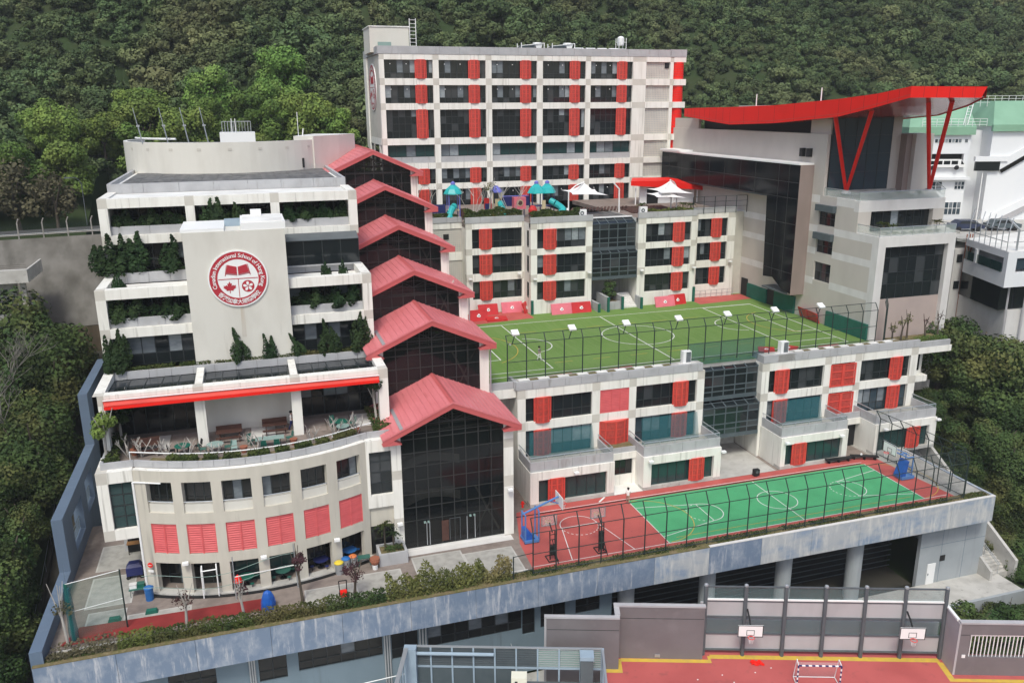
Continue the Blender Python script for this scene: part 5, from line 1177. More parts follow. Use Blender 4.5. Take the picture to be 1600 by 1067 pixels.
parapet(tl, 19.0, 60.0, 121.95, 43.26, 44.3, 14, t=.3); parapet(tl, 60.0, 64.2, 121.96, 43.26, 44.3, 2, t=.3); box('corner_cap', tl, 'grey', 64.25, 66.95, 121.9, 124.5, 43.26, 44.35); box('corner_beam', tl, 'tile', 64.82, 66.9, 121.95, 124.4, 42.5, 43.25)
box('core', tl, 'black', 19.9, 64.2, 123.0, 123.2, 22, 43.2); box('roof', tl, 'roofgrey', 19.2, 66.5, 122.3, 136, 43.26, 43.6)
box('back_wall', tl, 'tile', 19.2, 66.5, 135.6, 136, 20, 43.2); box('side_wall', tl, 'tile', 66.0, 66.5, 124.5, 136, 20, 43.2)
# side face with seal
box('side_wall', tl, 'node', 19.18, 19.5, 122.8, 134, 31.8, 43.25); box('side_pier', tl, 'tile', 19.0, 19.3, 133.2, 136, 20, 43.25); box('side_beam', tl, 'tile', 19.15, 19.5, 122.8, 136, 30.85, 31.79); box('side_wall', tl, 'glass2', 19.4, 19.5, 122.8, 136, 20, 30.84); box('side_pier', tl, 'tile', 19.17, 19.5, 124.5, 125.2, 26, 30.85)
parapety(tl, 18.98, 122.3, 136, 43.26, 44.3, 4, t=.3)
s2 = seal(tl, 3.3); s2.rotation_euler = (0, 0, -math.pi/2); s2.location = Vector((19.05, 128.3, 38.9))-off(tl)
# red curved corner column with white rings
f = MB()
for k, (z0, z1) in enumerate(((28.9, 30.85), (31.78, 35.72), (36.62, 39.08), (40.0, 42.5))):
    g = MB(); g.tube((65.8, 122.75, z0), (65.8, 122.75, z1), 1.0, 'canopy', 20)
    for q in range(7): z = z0+(z1-z0)*(q+.5)/7; g.tube((65.8, 122.75, z-.03), (65.8, 122.75, z+.03), 1.03, 'red', 20)
    g.build('red_column', tl)
for z0, z1 in ((30.85, 31.78), (35.72, 36.62), (39.08, 40.0)): box('corner_beam', tl, 'tile', 64.82, 66.85, 121.65, 124.2, z0, z1)
box('stair_room', tl, 'cream' if False else 'drum', 18.5, 24.1, 125, 131, 43.6, 47.0); box('stair_cap', tl, 'roofwhite', 18.4, 24.2, 124.9, 131.1, 47.0, 47.15); box('hatch', tl, 'tableglass', 19.6, 21.5, 124.9, 124.99, 44.3, 45.0)
g = MB()
for x in (24.2, 25.1):
    g.tube((x, 124.8, 43.6), (x, 124.8, 48.2), .06, 'white', 5)
for k in range(9): g.tube((24.2, 124.8, 44+k*.5), (25.1, 124.8, 44+k*.5), .04, 'white', 4)
g.build('cage_ladder', tl)
for lab, x in (('white rooftop air conditioning unit on the tall block, left of the pair', 41.0), ('white rooftop air conditioning unit on the tall block, right of the pair', 45.9)):
    u = thing('cooling_unit', lab, 'air conditioner', (x, 125, 43.6), 'cooling units on the tall block roof', local=True)
    g = MB()
    for px in (0, 3.6): 
        for py in (0, 2): g.tube((px, py, 0), (px, py, 1.6), .08, 'white', 4)
    for py in (0, 2): g.tube((0, py, 1.2), (3.6, py, 1.6), .06, 'white', 4)
    g.tube((3.6, 0, 1.6), (3.6, 2, 1.6), .06, 'white', 4)
    o = bpy.data.objects.new('frame', g.mesh('frame')); COL.objects.link(o); o.parent = u
    g = MB(); g.extr([(2.2, .1, 1.5), (3.4, .1, 1.5), (3.0, .1, .4), (2.6, .1, .4)], (0, 1.8, 0), 'white'); g.box(.2, 2.1, .2, 1.8, .4, 1.3, 'steelgrey'); o = bpy.data.objects.new('body', g.mesh('body')); COL.objects.link(o); o.parent = u
    g = MB(); g.tube((2.8, 1.0, 1.5), (2.8, 1.0, 1.72), .65, 'white', 12); o = bpy.data.objects.new('fan_ring', g.mesh('fan_ring')); COL.objects.link(o); o.parent = u
u = thing('roof_tank', 'white rooftop tank on a frame near the right end of the tall block', 'tank', (57.3, 126, 43.6), local=True)
g = MB()
for px in (0, 1.2):
    for py in (0, 1.2): g.tube((px, py, 0), (px, py, 2.6), .06, 'white', 4)
for z in (1.0, 2.0): g.path([(0, 0, z), (1.2, 0, z), (1.2, 1.2, z), (0, 1.2, z), (0, 0, z)], .04, 'white', 4)
o = bpy.data.objects.new('frame', g.mesh('frame')); COL.objects.link(o); o.parent = u
g = MB(); g.lathe([(.5, 1.5), (.55, 1.7), (.55, 2.6), (.3, 2.85), (.05, 2.9)], (.5, .5, 0), 'white', 12); o = bpy.data.objects.new('tank', g.mesh('tank')); COL.objects.link(o); o.parent = u
g = MB()
for k in range(4): g.tube((48.8+k*1.9, 123.5, 44.0), (50.3+k*1.9, 123.5, 44.0), .5, 'white', 8)
g.build('roof_duct', tl)
# ================================================================== AUDITORIUM
au = thing('auditorium_block', 'beige auditorium block with big dark windows beneath a sweeping red roof', 'school building', (70, 85, 10.5))
X0 = 65.2
def yw(name, m, y0, y1, z0, z1, x=X0, t=.4): return box(name, au, m, x, x+t, y0, y1, z0, z1)
# long side wall in bands
for (z0, z1, m) in ((12.6, 14.9, 'beige'), (14.9, 15.75, 'band'), (15.75, 18.6, 'beige'), (18.6, 19.4, 'band'), (19.4, 21.25, 'beige'), (21.25, 22.1, 'band')):
    yw('wall_band', m, 75.203, 81.7, z0, z1); yw('wall_band', m, 84.75, 103, z0, z1)
yw('wall_band', 'beige', 75.203, 103, 10.3, 12.6); yw('wall_band', 'beige', 103, 121.6, 10.3, 24.88)
for (z0, z1, m) in ((22.1, 24.75, 'beige'), (24.75, 25.67, 'band')): yw('wall_band', m, 78.703, 81.7, z0, z1); yw('wall_band', m, 84.75, 103, z0, z1)
for (z0, z1) in ((12.6, 15.5), (17.75, 18.9), (20.6, 22.2), (23.95, 25.67)): yw('wall_band', 'beige', 81.7, 84.75, z0, z1)
for (z0, z1, h) in ((15.5, 17.75, 0), (18.9, 20.6, .75), (22.2, 23.95, .7)):
    window(au, 81.75, 84.7, z0, z1, X0+.2, 3, rows=(.5,), blind=0, axis='y', g='glass')
    if h: box('shade_box', au, 'steelgrey', X0-.5, X0-.01, 81.6, 84.9, z1-.05, z1+h)
yw('wall_band', 'beige', 84.3, 126, 25.67, 32.72)
yw('wall', 'black', 84.6, 114.5, 32.72, 34.6, x=X0+1.2); yw('wall', 'beige', 114.5, 126, 32.725, 34.2, x=X0+.2); yw('wall', 'beige', 84.3, 88, 32.72, 34.4, x=X0+.3)
# green pads and doors at the pitch
for (a, b, z) in ((93.8, 98.3, 12.4), (87.7, 92.0, 12.7), (74.4, 81.5, 12.3)): box('green_pad', au, 'green', X0-.25, X0-.003, a, b, 10.5, z)
box('doorway', au, 'black', X0-.1, X0-.002, 92.1, 93.7, 10.5, 13.0); box('doorway', au, 'black', X0-.1, X0-.002, 98.5, 100.0, 10.5, 12.9)
# glass oriel hung on the side wall
GX = 63.2
f = MB()
def gxq(pts, m='glass_lo'): f.extr([(GX, y, z) for y, z in pts], (.06, 0, 0), m)
gxq([(86.3, 13.5), (86.3, 29.1), (121.5, 29.1), (121.5, 25.1), (92.65, 25.1), (92.2, 14.7), (90.2, 14.9), (88.0, 13.7)])
o = f.build('glass_oriel', au)
f = MB()
for y in (88.3, 90.4, 95.5, 99, 103, 107, 111, 115, 119): f.box(GX-.02, GX, y-.03, y+.03, 25.1 if y > 92.6 else 15, 29.1, 'mullion')
for z in (27, 25.1, 22, 19, 16): f.box(GX-.02, GX, 86.3, 121.5 if z >= 25 else 92.3, z-.03, z+.03, 'mullion')
f.build('oriel_mullion', au)
box('oriel_end', au, 'brownend', GX+.06, X0-.003, 86.3, 86.9, 13.3, 29.1); box('oriel_soffit', au, 'steelgrey', GX+.06, X0-.003, 92.4, 121.5, 24.9, 25.1); box('oriel_soffit', au, 'steelgrey', GX+.06, X0-.003, 86.9, 92.4, 13.2, 13.4)
box('white_coping', au, 'white', GX-.1, X0-.003, 86.4, 121.5, 29.11, 29.32); box('coping_end', au, 'white', GX-.4, X0, 115.5, 121.6, 29.33, 29.6)
for y in (88.2, 86.9): box('wall_speaker', au, 'black', X0-.5, X0-.02, y, y+.6, 30.0, 31.0)
# front block (lowest, framed big window)
for (x0, x1, m) in ((65.2, 66.2, 'band'), (74.75, 75.7, 'band')): box('frame_pier', au, m, x0, x1, 74.2, 75.2, 10.2, 20.95)
box('frame_beam', au, 'band', 65.2, 75.7, 74.2, 75.2, 20.95, 22.1)
window(au, 66.2, 74.75, 15.0, 20.95, 74.75, 7, rows=(.28, .5, .78), blind=.0, g='glass', fw=.05); box('pink_wall', au, 'pinkwall', 66.2, 74.75, 74.7, 75.0, 10.2, 15.0)
box('right_wall', au, 'band', 75.4, 75.7, 75.2, 100, -6, 22.1); box('wall_base', au, 'conc', 66, 75.4, 76, 77, -6, 10)
box('terrace_floor', au, 'panel', 65.6, 77.2, 75.2, 78, 21.8, 22.12)
f = MB(); f.path([(65.3, 77.9, 23.1), (65.3, 74.3, 23.1), (75.6, 74.3, 23.1), (75.6, 77.9, 23.1)], .04, 'galv', 5)
for k in range(8): f.tube((65.3+k*1.47, 74.3, 22.1), (65.3+k*1.47, 74.3, 23.1), .03, 'galv', 4)
f.build('terrace_rail', au); g = MB(); g.face([(65.3, 74.3, 22.12), (75.6, 74.3, 22.12), (75.6, 74.3, 23.08), (65.3, 74.3, 23.08)], 'railglass2'); g.face([(65.3, 77.9, 22.12), (65.3, 74.3, 22.12), (65.3, 74.3, 23.08), (65.3, 77.9, 23.08)], 'railglass2'); g.build('rail_glass', au)
# second block
for (x0, x1) in ((65.2, 66.95), (75.6, 77.15)): box('wall', au, 'beige', x0, x1, 77.9, 78.7, 22.1, 24.4)
box('beam', au, 'band', 65.2, 77.15, 77.9, 78.7, 24.4, 25.6); window(au, 66.95, 75.6, 22.12, 24.4, 78.5, 8, rows=(), blind=.15, g='glass'); box('right_wall', au, 'band', 76.85, 77.15, 78.7, 100, 10, 25.6)
f = MB(); f.prism([(65.62, 78.7), (77.15, 78.7), (83.6, 86.5), (83.6, 96), (65.62, 96)], 25.2, 25.58, 'panel'); f.build('roof_terrace', au)
f = MB(); f.path([(65.3, 84.2, 26.6), (65.3, 78.0, 26.6), (77.1, 78.0, 26.6), (83.4, 86, 26.6)], .04, 'galv', 5); f.build('terrace_rail', au)
g = MB(); 
for a, b in (((65.3, 84.2), (65.3, 78)), ((65.3, 78), (77.1, 78)), ((77.1, 78), (83.4, 86))): g.face([(*a, 25.6), (*b, 25.6), (*b, 26.58), (*a, 26.58)], 'railglass2')
g.build('rail_glass', au)
# upper storey front
box('upstand', au, 'panel', 65.62, 75.5, 84.0, 84.8, 25.6, 26.2)
window(au, 65.7, 74.2, 26.2, 34.6, 84.2, 5, rows=(.25, .5, .75), blind=0, g='glassblue', fw=.05); box('wall', au, 'beige', 74.2, 75.5, 84.21, 85, 25.6, 34.6); box('wall', au, 'brownend', 75.5, 76.3, 83.2, 85, 25.6, 32.6); box('wall', au, 'beige', 76.3, 78.9, 82.6, 85.2, 25.6, 32.65); box('right_wall', au, 'beige', 75.5, 75.8, 85.2, 120, 25, 36)
# sweeping red roof
roof = MB(); ys_ = [115.6, 112.5, 108.3, 103, 92.8, 80.8, 74.8, 70.2]; zt_ = [35.62, 35.7, 35.75, 35.8, 36.0, 36.63, 37.1, 37.72]; zb_ = [34.5, 34.3, 33.9, 33.52, 33.85, 34.72, 35.75, 36.64]
xr_ = [80, 80, 80, 80, 79.5, 77.5, 75.5, 73.0]
xl = 63.5
for i in range(7):
    a, b = i, i+1
    roof.face([(xl, ys_[a], zb_[a]), (xl, ys_[a], zt_[a]), (xl, ys_[b], zt_[b]), (xl, ys_[b], zb_[b])][::-1], 'canopy')
    roof.face([(xl, ys_[a], zt_[a]), (xr_[a], ys_[a], zt_[a]), (xr_[b], ys_[b], zt_[b]), (xl, ys_[b], zt_[b])][::-1], 'canopy')
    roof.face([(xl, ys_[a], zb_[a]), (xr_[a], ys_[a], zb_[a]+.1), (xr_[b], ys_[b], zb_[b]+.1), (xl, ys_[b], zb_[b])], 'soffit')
    roof.face([(xr_[a], ys_[a], zb_[a]), (xr_[a], ys_[a], zt_[a]), (xr_[b], ys_[b], zt_[b]), (xr_[b], ys_[b], zb_[b])], 'canopy')
roof.face([(xl, 70.2, 36.64), (xr_[7]-.6, 70.2, 36.6), (xr_[7], 70.2, 37.68), (xl, 70.2, 37.72)], 'canopy')
roof.face([(xl, 115.6, 34.75), (xr_[0], 115.6, 34.75), (xr_[0], 115.6, 35.62), (xl, 115.6, 35.62)][::-1], 'canopy')
ro_ = roof.build('red_roof', au)
g = MB()
for i in range(7):
    for q in range(3):
        t = q/3; y = ys_[i]+(ys_[i+1]-ys_[i])*t; a_ = zb_[i]+(zb_[i+1]-zb_[i])*t; b_ = zt_[i]+(zt_[i+1]-zt_[i])*t
        g.face([(xl-.008, y-.02, a_), (xl-.008, y+.02, a_), (xl-.008, y+.02, b_), (xl-.008, y-.02, b_)], 'matred')
for k in range(1, 6): x = xl+k*1.6; g.face([(x-.02, 70.19, 36.64), (x+.02, 70.19, 36.64), (x+.02, 70.19, 37.7), (x-.02, 70.19, 37.7)], 'matred')
g.build('sheet_joint', ro_)
for x, y, z in ((63.9, 97.5, 35.9), (63.9, 84.5, 36.4)):
    g = MB(); g.tube((x, y, z), (x, y, z+1.5), .07, 'white', 5); g.build('roof_rod', au)
g = MB(); P = [(xl-.015, y, zb_[i]+.28) for i, y in enumerate(ys_)]; Q = [(xl-.015, y, zb_[i]+.34) for i, y in enumerate(ys_)]
for i in range(7): g.face([P[i], P[i+1], Q[i+1], Q[i]], 'red')
g.build('roof_seam', au)
for (bx_, by_, tops) in ((69.6, 85.5, ((67.0, 82.2, 34.75), (72.0, 83.0, 34.85))), (81.0, 84.6, ((76.0, 73.0, 36.4), (77.0, 74.5, 36.2)))):
    pass
def vcol(base, t1, t2):
    g = MB(); g.tube(base, t1, .2, 'canopy', 10, .24); g.tube(base, t2, .2, 'canopy', 10, .24); g.lathe([(.55, -.12), (.5, .12), (.3, .3)], base, 'band', 10); g.build('splayed_column', au)
vcol((67.9, 83.6, 26.0), (64.15, 82, 34.72), (65.2, 77.4, 35.5)); vcol((76.25, 79.6, 26.3), (68.4, 73.0, 36.4), (70.9, 72.4, 36.3))
# ================================================================== NEIGHBOUR SCHOOL (right background)
def lchild(name, mb, par, loc=(0, 0, 0), rz=0, smooth=False):
    o = bpy.data.objects.new(name, mb.mesh(name, smooth=smooth)); COL.objects.link(o); o.parent = par; o.location = loc; o.rotation_euler = (0, 0, rz); return o
sc_ = thing('green_roofed_school', 'white school building with pale green roof beyond the auditorium', 'building', (91.6, 98.6, 0), rz=-.3175, local=True)
sc_.location.z = 0
bx = lambda n, m, *a: box(n, sc_, m, *a)
bx('wall', 'whiteschool', -1.5, 7.3, 0, 10, 10, 27.3); bx('wall', 'whiteschool', -1.5, 7.3, 1.0, 10, 27.3, 31.8); bx('wall', 'whiteschool', -1.5, 7.3, 0, 1.0, 29.2, 31.8); bx('ledge', 'whiteschool', -1.5, 7.5, -.8, 0, 25.6, 26.0); bx('void', 'black', -1.4, 7.0, .6, .98, 27.3, 29.1); bx('pier', 'whiteschool', 6.6, 7.3, .02, .6, 27.3, 29.2)
for u0, u1, z0, z1, n in ((2.2, 6.0, 30.7, 31.25, 8), (6.4, 6.9, 30.7, 31.25, 1), (-.3, 4.0, 24.0, 25.3, 5), (5.8, 8.0, 24.2, 25.3, 3), (3.6, 7.1, 20.6, 22.4, 6), (-.3, 2.8, 20.6, 22.4, 4)): window(sc_, u0, u1 if u1 < 7.3 else 7.2, z0, z1, -.06, n, rows=(.5,) if z1-z0 > 1 else (), blind=.5, g='glassblue', mf='white')
f = MB(); f.extr([(-1.8, -.5, 31.8), (7.6, -.5, 31.8), (7.6, -.5, 32.9), (-1.8, -.5, 32.9)], (0, 11, 0), 'greenroof'); f.extr([(-1.8, -.5, 32.9), (7.6, -.5, 32.9), (8.2, 3.5, 35.6), (0, 3.5, 35.6)], (0, 7, 0), 'greenroof'); o = f.build('roof', sc_)
bx('wall', 'whiteschool', 7.3, 9.6, 1.5, 10, 10, 32.4); bx('wall', 'whiteschool', 9.6, 26, -1.2, 10, 10, 33.0); bx('band_window', 'glass', 7.6, 11.0, -1.6, -1.22, 26.9, 28.2) ; bx('balcony', 'whiteschool', 7.4, 12, -1.7, -1.22, 28.2, 28.9)
f = MB(); f.extr([(9.3, -1.6, 33.0), (26.5, -1.6, 33.0), (26.5, 3, 36.4), (11.5, 3, 36.4)], (0, 7, 0), 'greenroof'); f.box(9.3, 26.5, -1.7, -1.2, 32.3, 33.2, 'greenroof'); f.build('roof', sc_)
f = MB(); f.extr([(11.0, -1.5, 27.0), (24, -1.5, 35.0), (24, -1.5, 36.2), (11.0, -1.5, 28.2)], (0, .28, 0), 'whiteschool'); f.extr([(9.6, -1.5, 19.0), (26, -1.5, 27.5), (26, -1.5, 28.6), (9.6, -1.5, 20.1)], (0, .28, 0), 'whiteschool'); f.build('stair_band', sc_)
f = MB(); f.extr([(11.5, -1.45, 26.6), (24, -1.45, 34.3), (24, -1.45, 34.95), (11.2, -1.45, 27.0)], (0, .2, 0), 'glass2'); f.extr([(13, -1.45, 20.0), (26, -1.45, 26.3), (26, -1.45, 27.4), (11, -1.45, 20.0)], (0, .2, 0), 'lilac'); f.build('stair_opening_shading', sc_)  # lower pale grey band paints the stair's shading onto the wall
g = MB()
for z in (33.2, 33.6, 34.0): g.tube((0, -.4, z), (9, -.4, z), .03, 'white', 4)
for k in range(10): g.tube((k, -.4, 32.9), (k, -.4, 34.0), .03, 'white', 4)
for z in (36.2, 36.7, 37.1): g.tube((4, 4, z), (22, 4, z), .03, 'white', 4)
for k in range(19): g.tube((4+k, 4, 35.6), (4+k, 4, 37.1), .03, 'white', 4)
g.build('roof_railing', sc_)
g = MB(); 
for q in (0, .6): g.tube((5.8+q, -.2, 33.0), (8.0+q, 3.0, 36.9), .05, 'white', 4)
for k in range(10): g.tube((5.8+.22*k, -.2+.32*k, 33+.39*k), (6.4+.22*k, -.2+.32*k, 33+.39*k), .04, 'white', 4)
g.build('ladder', sc_)
g = MB(); g.tube((8.9, -1.3, 10), (8.9, -1.3, 28), .08, 'white', 6); g.build('drain_pipe', sc_)
van = thing('white_van', 'white van parked on the covered deck of the green roofed school', 'van', (92.6, 98.0, 26.0), rz=-.3175, local=True)
g = MB(); g.prism([(0, -.25), (4.9, -.25), (4.9, .35), (0, .35)], 1.35, 2.45, 'white'); g.extr([(4.9, -.25, 1.35), (5.6, -.25, 1.35), (5.5, -.25, 1.75), (5.0, -.25, 2.4), (4.9, -.25, 2.45)], (0, .6, 0), 'white'); lchild('body', g, van)
g = MB()
for k in range(4): g.box(.3+k*1.1, 1.2+k*1.1, -.27, -.252, 1.75, 2.25, 'glass')
g.extr([(4.95, -.26, 1.75), (5.4, -.26, 1.75), (5.05, -.26, 2.25), (4.95, -.26, 2.25)], (0, .01, 0), 'glass'); lchild('window', g, van)
for k in (1.0, 4.4):
    g = MB(); g.tube((k, -.28, 1.3), (k, -.1, 1.3), .33, 'black', 12); lchild('wheel', g, van)
ax = thing('annex_building', 'white and beige annex with glazed balcony right of the auditorium', 'building', (84, 74, 12))
f = MB(); f.prism([(81, 71.8), (96, 71.3), (99, 84), (84.3, 81)], 15.9, 17.55, 'whiteschool'); f.build('wall', ax)
f = MB(); f.prism([(81, 71.8), (96, 71.3), (99, 84), (84.3, 81)], 19.2, 20.0, 'whiteschool', 'roofwhite'); f.build('wall', ax)
f = MB(); f.prism([(81, 71.8), (82.3, 71.75), (82.5, 72.6), (81.3, 72.6)], 17.552, 19.198, 'whiteschool'); f.build('pier', ax); f = MB(); f.prism([(83.0, 78), (83.4, 78), (83.5, 78.5), (83.2, 78.5)], 17.552, 19.198, 'whiteschool'); f.build('pier', ax)
f = MB(); f.extr([(81.2, 72.7, 17.56), (84.2, 80.8, 17.56), (84.2, 80.8, 18.6), (81.2, 72.7, 18.6)], (.08, 0, 0), 'glassgreen'); f.extr([(82.4, 71.95, 17.9), (95.5, 71.5, 17.9), (95.5, 71.5, 19.1), (82.4, 71.95, 19.1)], (0, .08, 0), 'glassblue'); f.build('balcony_glass', ax)
f = MB(); f.prism([(83, 74), (95, 73.5), (97, 82), (85, 80.5)], 17.552, 19.198, 'lilac'); f.build('inner_wall', ax)
f = MB(); f.prism([(82.5, 73.5), (96, 73), (99, 84), (85.2, 82)], 12.8, 15.88, 'glass'); f.build('recess', ax); f = MB(); f.prism([(83.5, 73), (96, 72.4), (99, 84), (85.2, 82)], 4, 12.78, 'band'); f.build('base_wall', ax)
for k in range(5):
    g = MB(); x = 82.8+k*2.6; g.tube((x, 72.6, 8), (x, 72.6, 15.9), .12, 'lilac', 6); g.build('column', ax)
f = MB(); f.prism([(83.8, 82), (89, 82), (89, 90), (83.5, 90)], 6, 18.6, 'band', 'roofwhite'); f.build('stair_tower', ax)
for z0 in (16.9, 13.5): box('window', ax, 'glass', 84.2, 85.0, 81.9, 81.99, z0, z0+1.0)
f = MB()
for x in (85.2, 85.7, 86.1): f.tube((x, 81.85, 8), (x, 81.85, 20.4), .07, 'terracotta', 5)
f.build('drain_pipe', ax)
af = thing('bent_post_fence', 'fence of bent white steel posts on the annex roof', 'fence', (84, 76, 20))
for k in range(8):
    t = k/7; x, y = 84.2-t*3.0, 80.6-t*8.3
    g = MB(); g.path([(x, y, 20), (x, y, 22.2), (x+.9, y+.5, 23.6)], .055, 'galv', 6); g.build('post', af)
for k in range(6):
    x = 82.5+k*2.2; g = MB(); g.path([(x, 72.2, 20), (x, 72.2, 22.4), (x-.5, 73.2, 23.4)], .06 if k else .12, 'galv', 6); g.build('post', af)
g = MB()
for z in (21.0, 22.2): g.tube((84.2, 80.6, z), (81.2, 72.3, z), .05, 'galv', 4); g.tube((82, 72.2, z), (96, 71.8, z), .05, 'galv', 4)
g.build('rail', af)
for k, c in enumerate(('carblue', 'steelgrey')):
    v = thing('parked_car', 'dark %s parked behind the annex fence' % ('blue car' if k == 0 else 'grey car'), 'car', (87.5+k*4.8, 86.5-k*1.2, 20.0), rz=-.3, local=True)
    g = MB(); g.extr([(0, 0, .35), (4.2, 0, .35), (4.2, 0, .85), (3.5, 0, .95), (2.9, 0, 1.4), (1.0, 0, 1.4), (.4, 0, .95), (0, 0, .9)], (0, 1.7, 0), c); lchild('body', g, v)
    g = MB(); g.extr([(.75, -.01, .98), (3.2, -.01, .98), (2.8, -.01, 1.33), (1.1, -.01, 1.33)], (0, 1.72, 0), 'glass'); lchild('window', g, v)
    for q in (.8, 3.4):
        g = MB(); g.tube((q, -.03, .32), (q, 1.73, .32), .32, 'black', 12); lchild('wheel', g, v)
f = MB(); f.face([(84, 81.5, 19.95), (112, 80, 19.95), (118, 92, 19.95), (84, 98, 19.95)], 'conc'); struct('car_park', f)
# ================================================================== FENCES
def cfence(name, label, p0, d, n, sp, zb, zk, zt, lean, rails, hz=True):
    t = thing(name, label, 'fence', p0); d = Vector(d).normalized(); ln_ = Vector(lean)
    for i in range(n):
        p = Vector(p0)+d*sp*i; g = MB(); g.tube((p.x, p.y, zb), (p.x, p.y, zk), .055, 'fence', 6); g.tube((p.x, p.y, zk), (p.x+ln_.x, p.y+ln_.y, zt), .05, 'fence', 6); g.build('post', t)
    a, b = Vector(p0), Vector(p0)+d*sp*(n-1)
    for z in rails:
        g = MB(); g.tube((a.x, a.y, z), (b.x, b.y, z), .035, 'fence', 5); g.build('rail', t)
    g = MB(); g.tube((a.x+ln_.x, a.y+ln_.y, zt), (b.x+ln_.x, b.y+ln_.y, zt), .035, 'fence', 5); g.build('rail', t)
    g = MB(); g.face([(a.x, a.y, zb+.1), (b.x, b.y, zb+.1), (b.x, b.y, zk), (a.x, a.y, zk)], 'chain'); g.face([(a.x, a.y, zk), (b.x, b.y, zk), (b.x+ln_.x, b.y+ln_.y, zt), (a.x+ln_.x, a.y+ln_.y, zt)], 'chain'); g.build('mesh_panel', t)
    return t
cfence('court_fence', 'tall dark green chain link fence along the outer edge of the courts', (19.2, 56.0, 0), (1, 0, 0), 23, 1.955, 0, 3.72, 4.75, (0, .62, 0), (.25, 1.9, 3.72))
cfence('court_fence', 'dark chain link fence closing the right end of the green court', (62.4, 56.1, 0), (-.07, 1, 0), 8, 1.56, 0, 4.2, 5.2, (-.65, 0, 0), (.25, 2.2, 4.2))
cfence('pitch_fence', 'long dark fence with inward bent posts along the near side of the football pitch', (22.03, 71.72, 11.1), (1, 0, 0), 23, 1.904, 11.0, 14.68, 15.4, (0, .5, 0), (11.35, 12.9, 14.68))
cfence('pitch_fence', 'short dark fence return at the right corner of the football pitch', (65.2, 71.9, 10.2), (.7, .7, 0), 3, 1.1, 10.2, 14.68, 15.4, (0, .3, 0), (12, 13.4, 14.68))
g = thing('low_fence', 'short low green fence at the end of the bamboo hedge', 'fence', (17.6, 55.9, 0))
f = MB(); f.tube((17.5, 55.8, 0), (17.5, 55.8, 2.1), .05, 'fence', 5); f.build('post', g); f = MB()
for z in (.6, 2.05): f.tube((17.5, 55.8, z), (19.2, 55.95, z), .035, 'fence', 5)
f.build('rail', g)
nt_ = thing('teal_screen', 'teal screen netting on the pitch fence above the lower glazed link', 'netting', (45, 71.9, 10.5))
f = MB(); f.face([(41.3, 71.95, 10.6), (50.2, 71.95, 10.6), (50.2, 71.95, 12.9), (41.3, 71.95, 12.9)], 'netteal'); f.build('net', nt_)
for (x, l) in ((22.8, 'leftmost of the row'), (28.5, 'second from the left in the row'), (34.15, 'third from the left in the row'), (39.85, 'in the middle of the row'), (45.35, 'third from the right in the row'), (50.9, 'second from the right in the row'), (56.5, 'rightmost of the row')):
    t = thing('floodlight', 'white box floodlight above the pitch fence, %s' % l, 'floodlight', (x, 71.72, 15.35), 'floodlights over the pitch fence', local=True)
    g = MB(); g.extr([(-.34, -.3, .18), (.34, -.3, .18), (.34, .32, .5), (-.34, .32, .5)], (0, -.06, .14), 'white'); lchild('lamp_box', g, t)
    g = MB(); g.tube((-.3, 0, -.7), (0, 0, .25), .05, 'fence', 5); lchild('bracket', g, t)
# teal bird nets in front of the terrace windows
for (l, a, b) in (('teal sun net stretched over the left terrace windows of the block beside the atrium', 23.6, 30.3), ('teal sun net stretched over the right terrace windows of the block beside the atrium', 35.4, 41.8), ('teal sun net hung over the terrace of the far right block', 50.6, 56.6)):
    t = thing('terrace_net', l, 'netting', ((a+b)/2, 70.7, 3.6)); f = MB(); y = 69.9
    f.face([(a, y, 3.55), (b, y, 3.55), (b, 70.5, 6.1), (a+.2, 70.5, 6.1)], 'netteal'); f.build('net', t)
# ================================================================== HOOPS, GOALS
def hoop_rim(g, x, y, z, m='canopy', n=14, r=.23):
    for i in range(n):
        a, b = 2*math.pi*i/n, 2*math.pi*(i+1)/n; g.tube((x+r*math.cos(a), y+r*math.sin(a), z), (x+r*math.cos(b), y+r*math.sin(b), z), .025, m, 5)
    for i in range(n):
        a = 2*math.pi*i/n; g.tube((x+r*math.cos(a), y+r*math.sin(a), z), (x+r*.55*math.cos(a+.4), y+r*.55*math.sin(a+.4), z-.45), .01, 'white', 3)
def board(w, h, m='white', edge='black', th=.05):
    # board in local yz plane facing -x
    g = MB(); g.box(0, th, -w/2, w/2, 0, h, m)
    for (a, b, c, d) in ((-w/2, w/2, 0, .06), (-w/2, w/2, h-.06, h)): g.box(-.006, 0, a, b, c, d, edge)
    for (a, b) in ((-w/2, -w/2+.06), (w/2-.06, w/2)): g.box(-.006, 0, a, b, .06, h-.06, edge)
    for (a, b, c, d) in ((-.3, .3, .15, .19), (-.3, .3, .56, .6), (-.3, -.26, .19, .56), (.26, .3, .19, .56)): g.box(-.008, 0, a, b, c, d, edge)
    return g
h = thing('mobile_hoop', 'blue mobile basketball hoop with long sloping arm at the left edge of the red court', 'basketball hoop', (20.4, 61.4, 0), local=True)
g = MB(); g.box(-.3, 1.0, -.65, .65, .1, .35, 'bluesteel'); g.extr([(-.25, -.5, .35), (.7, -.5, .35), (.1, -.5, 1.2), (-.25, -.5, 1.2)], (0, 1, 0), 'tarp'); lchild('base', g, h)
for y in (-.5, .5):
    g = MB(); g.tube((-.2, y, .3), (-.2, y, 2.7), .07, 'bluesteel', 6); g.tube((1.0, y, .3), (1.0, y, 2.9), .07, 'bluesteel', 6); lchild('upright', g, h)
    for x in (-.2, .9):
        g = MB(); g.tube((x, y-.05, .1), (x, y+.05, .1), .12, 'black', 10); lchild('wheel', g, h)
g = MB()
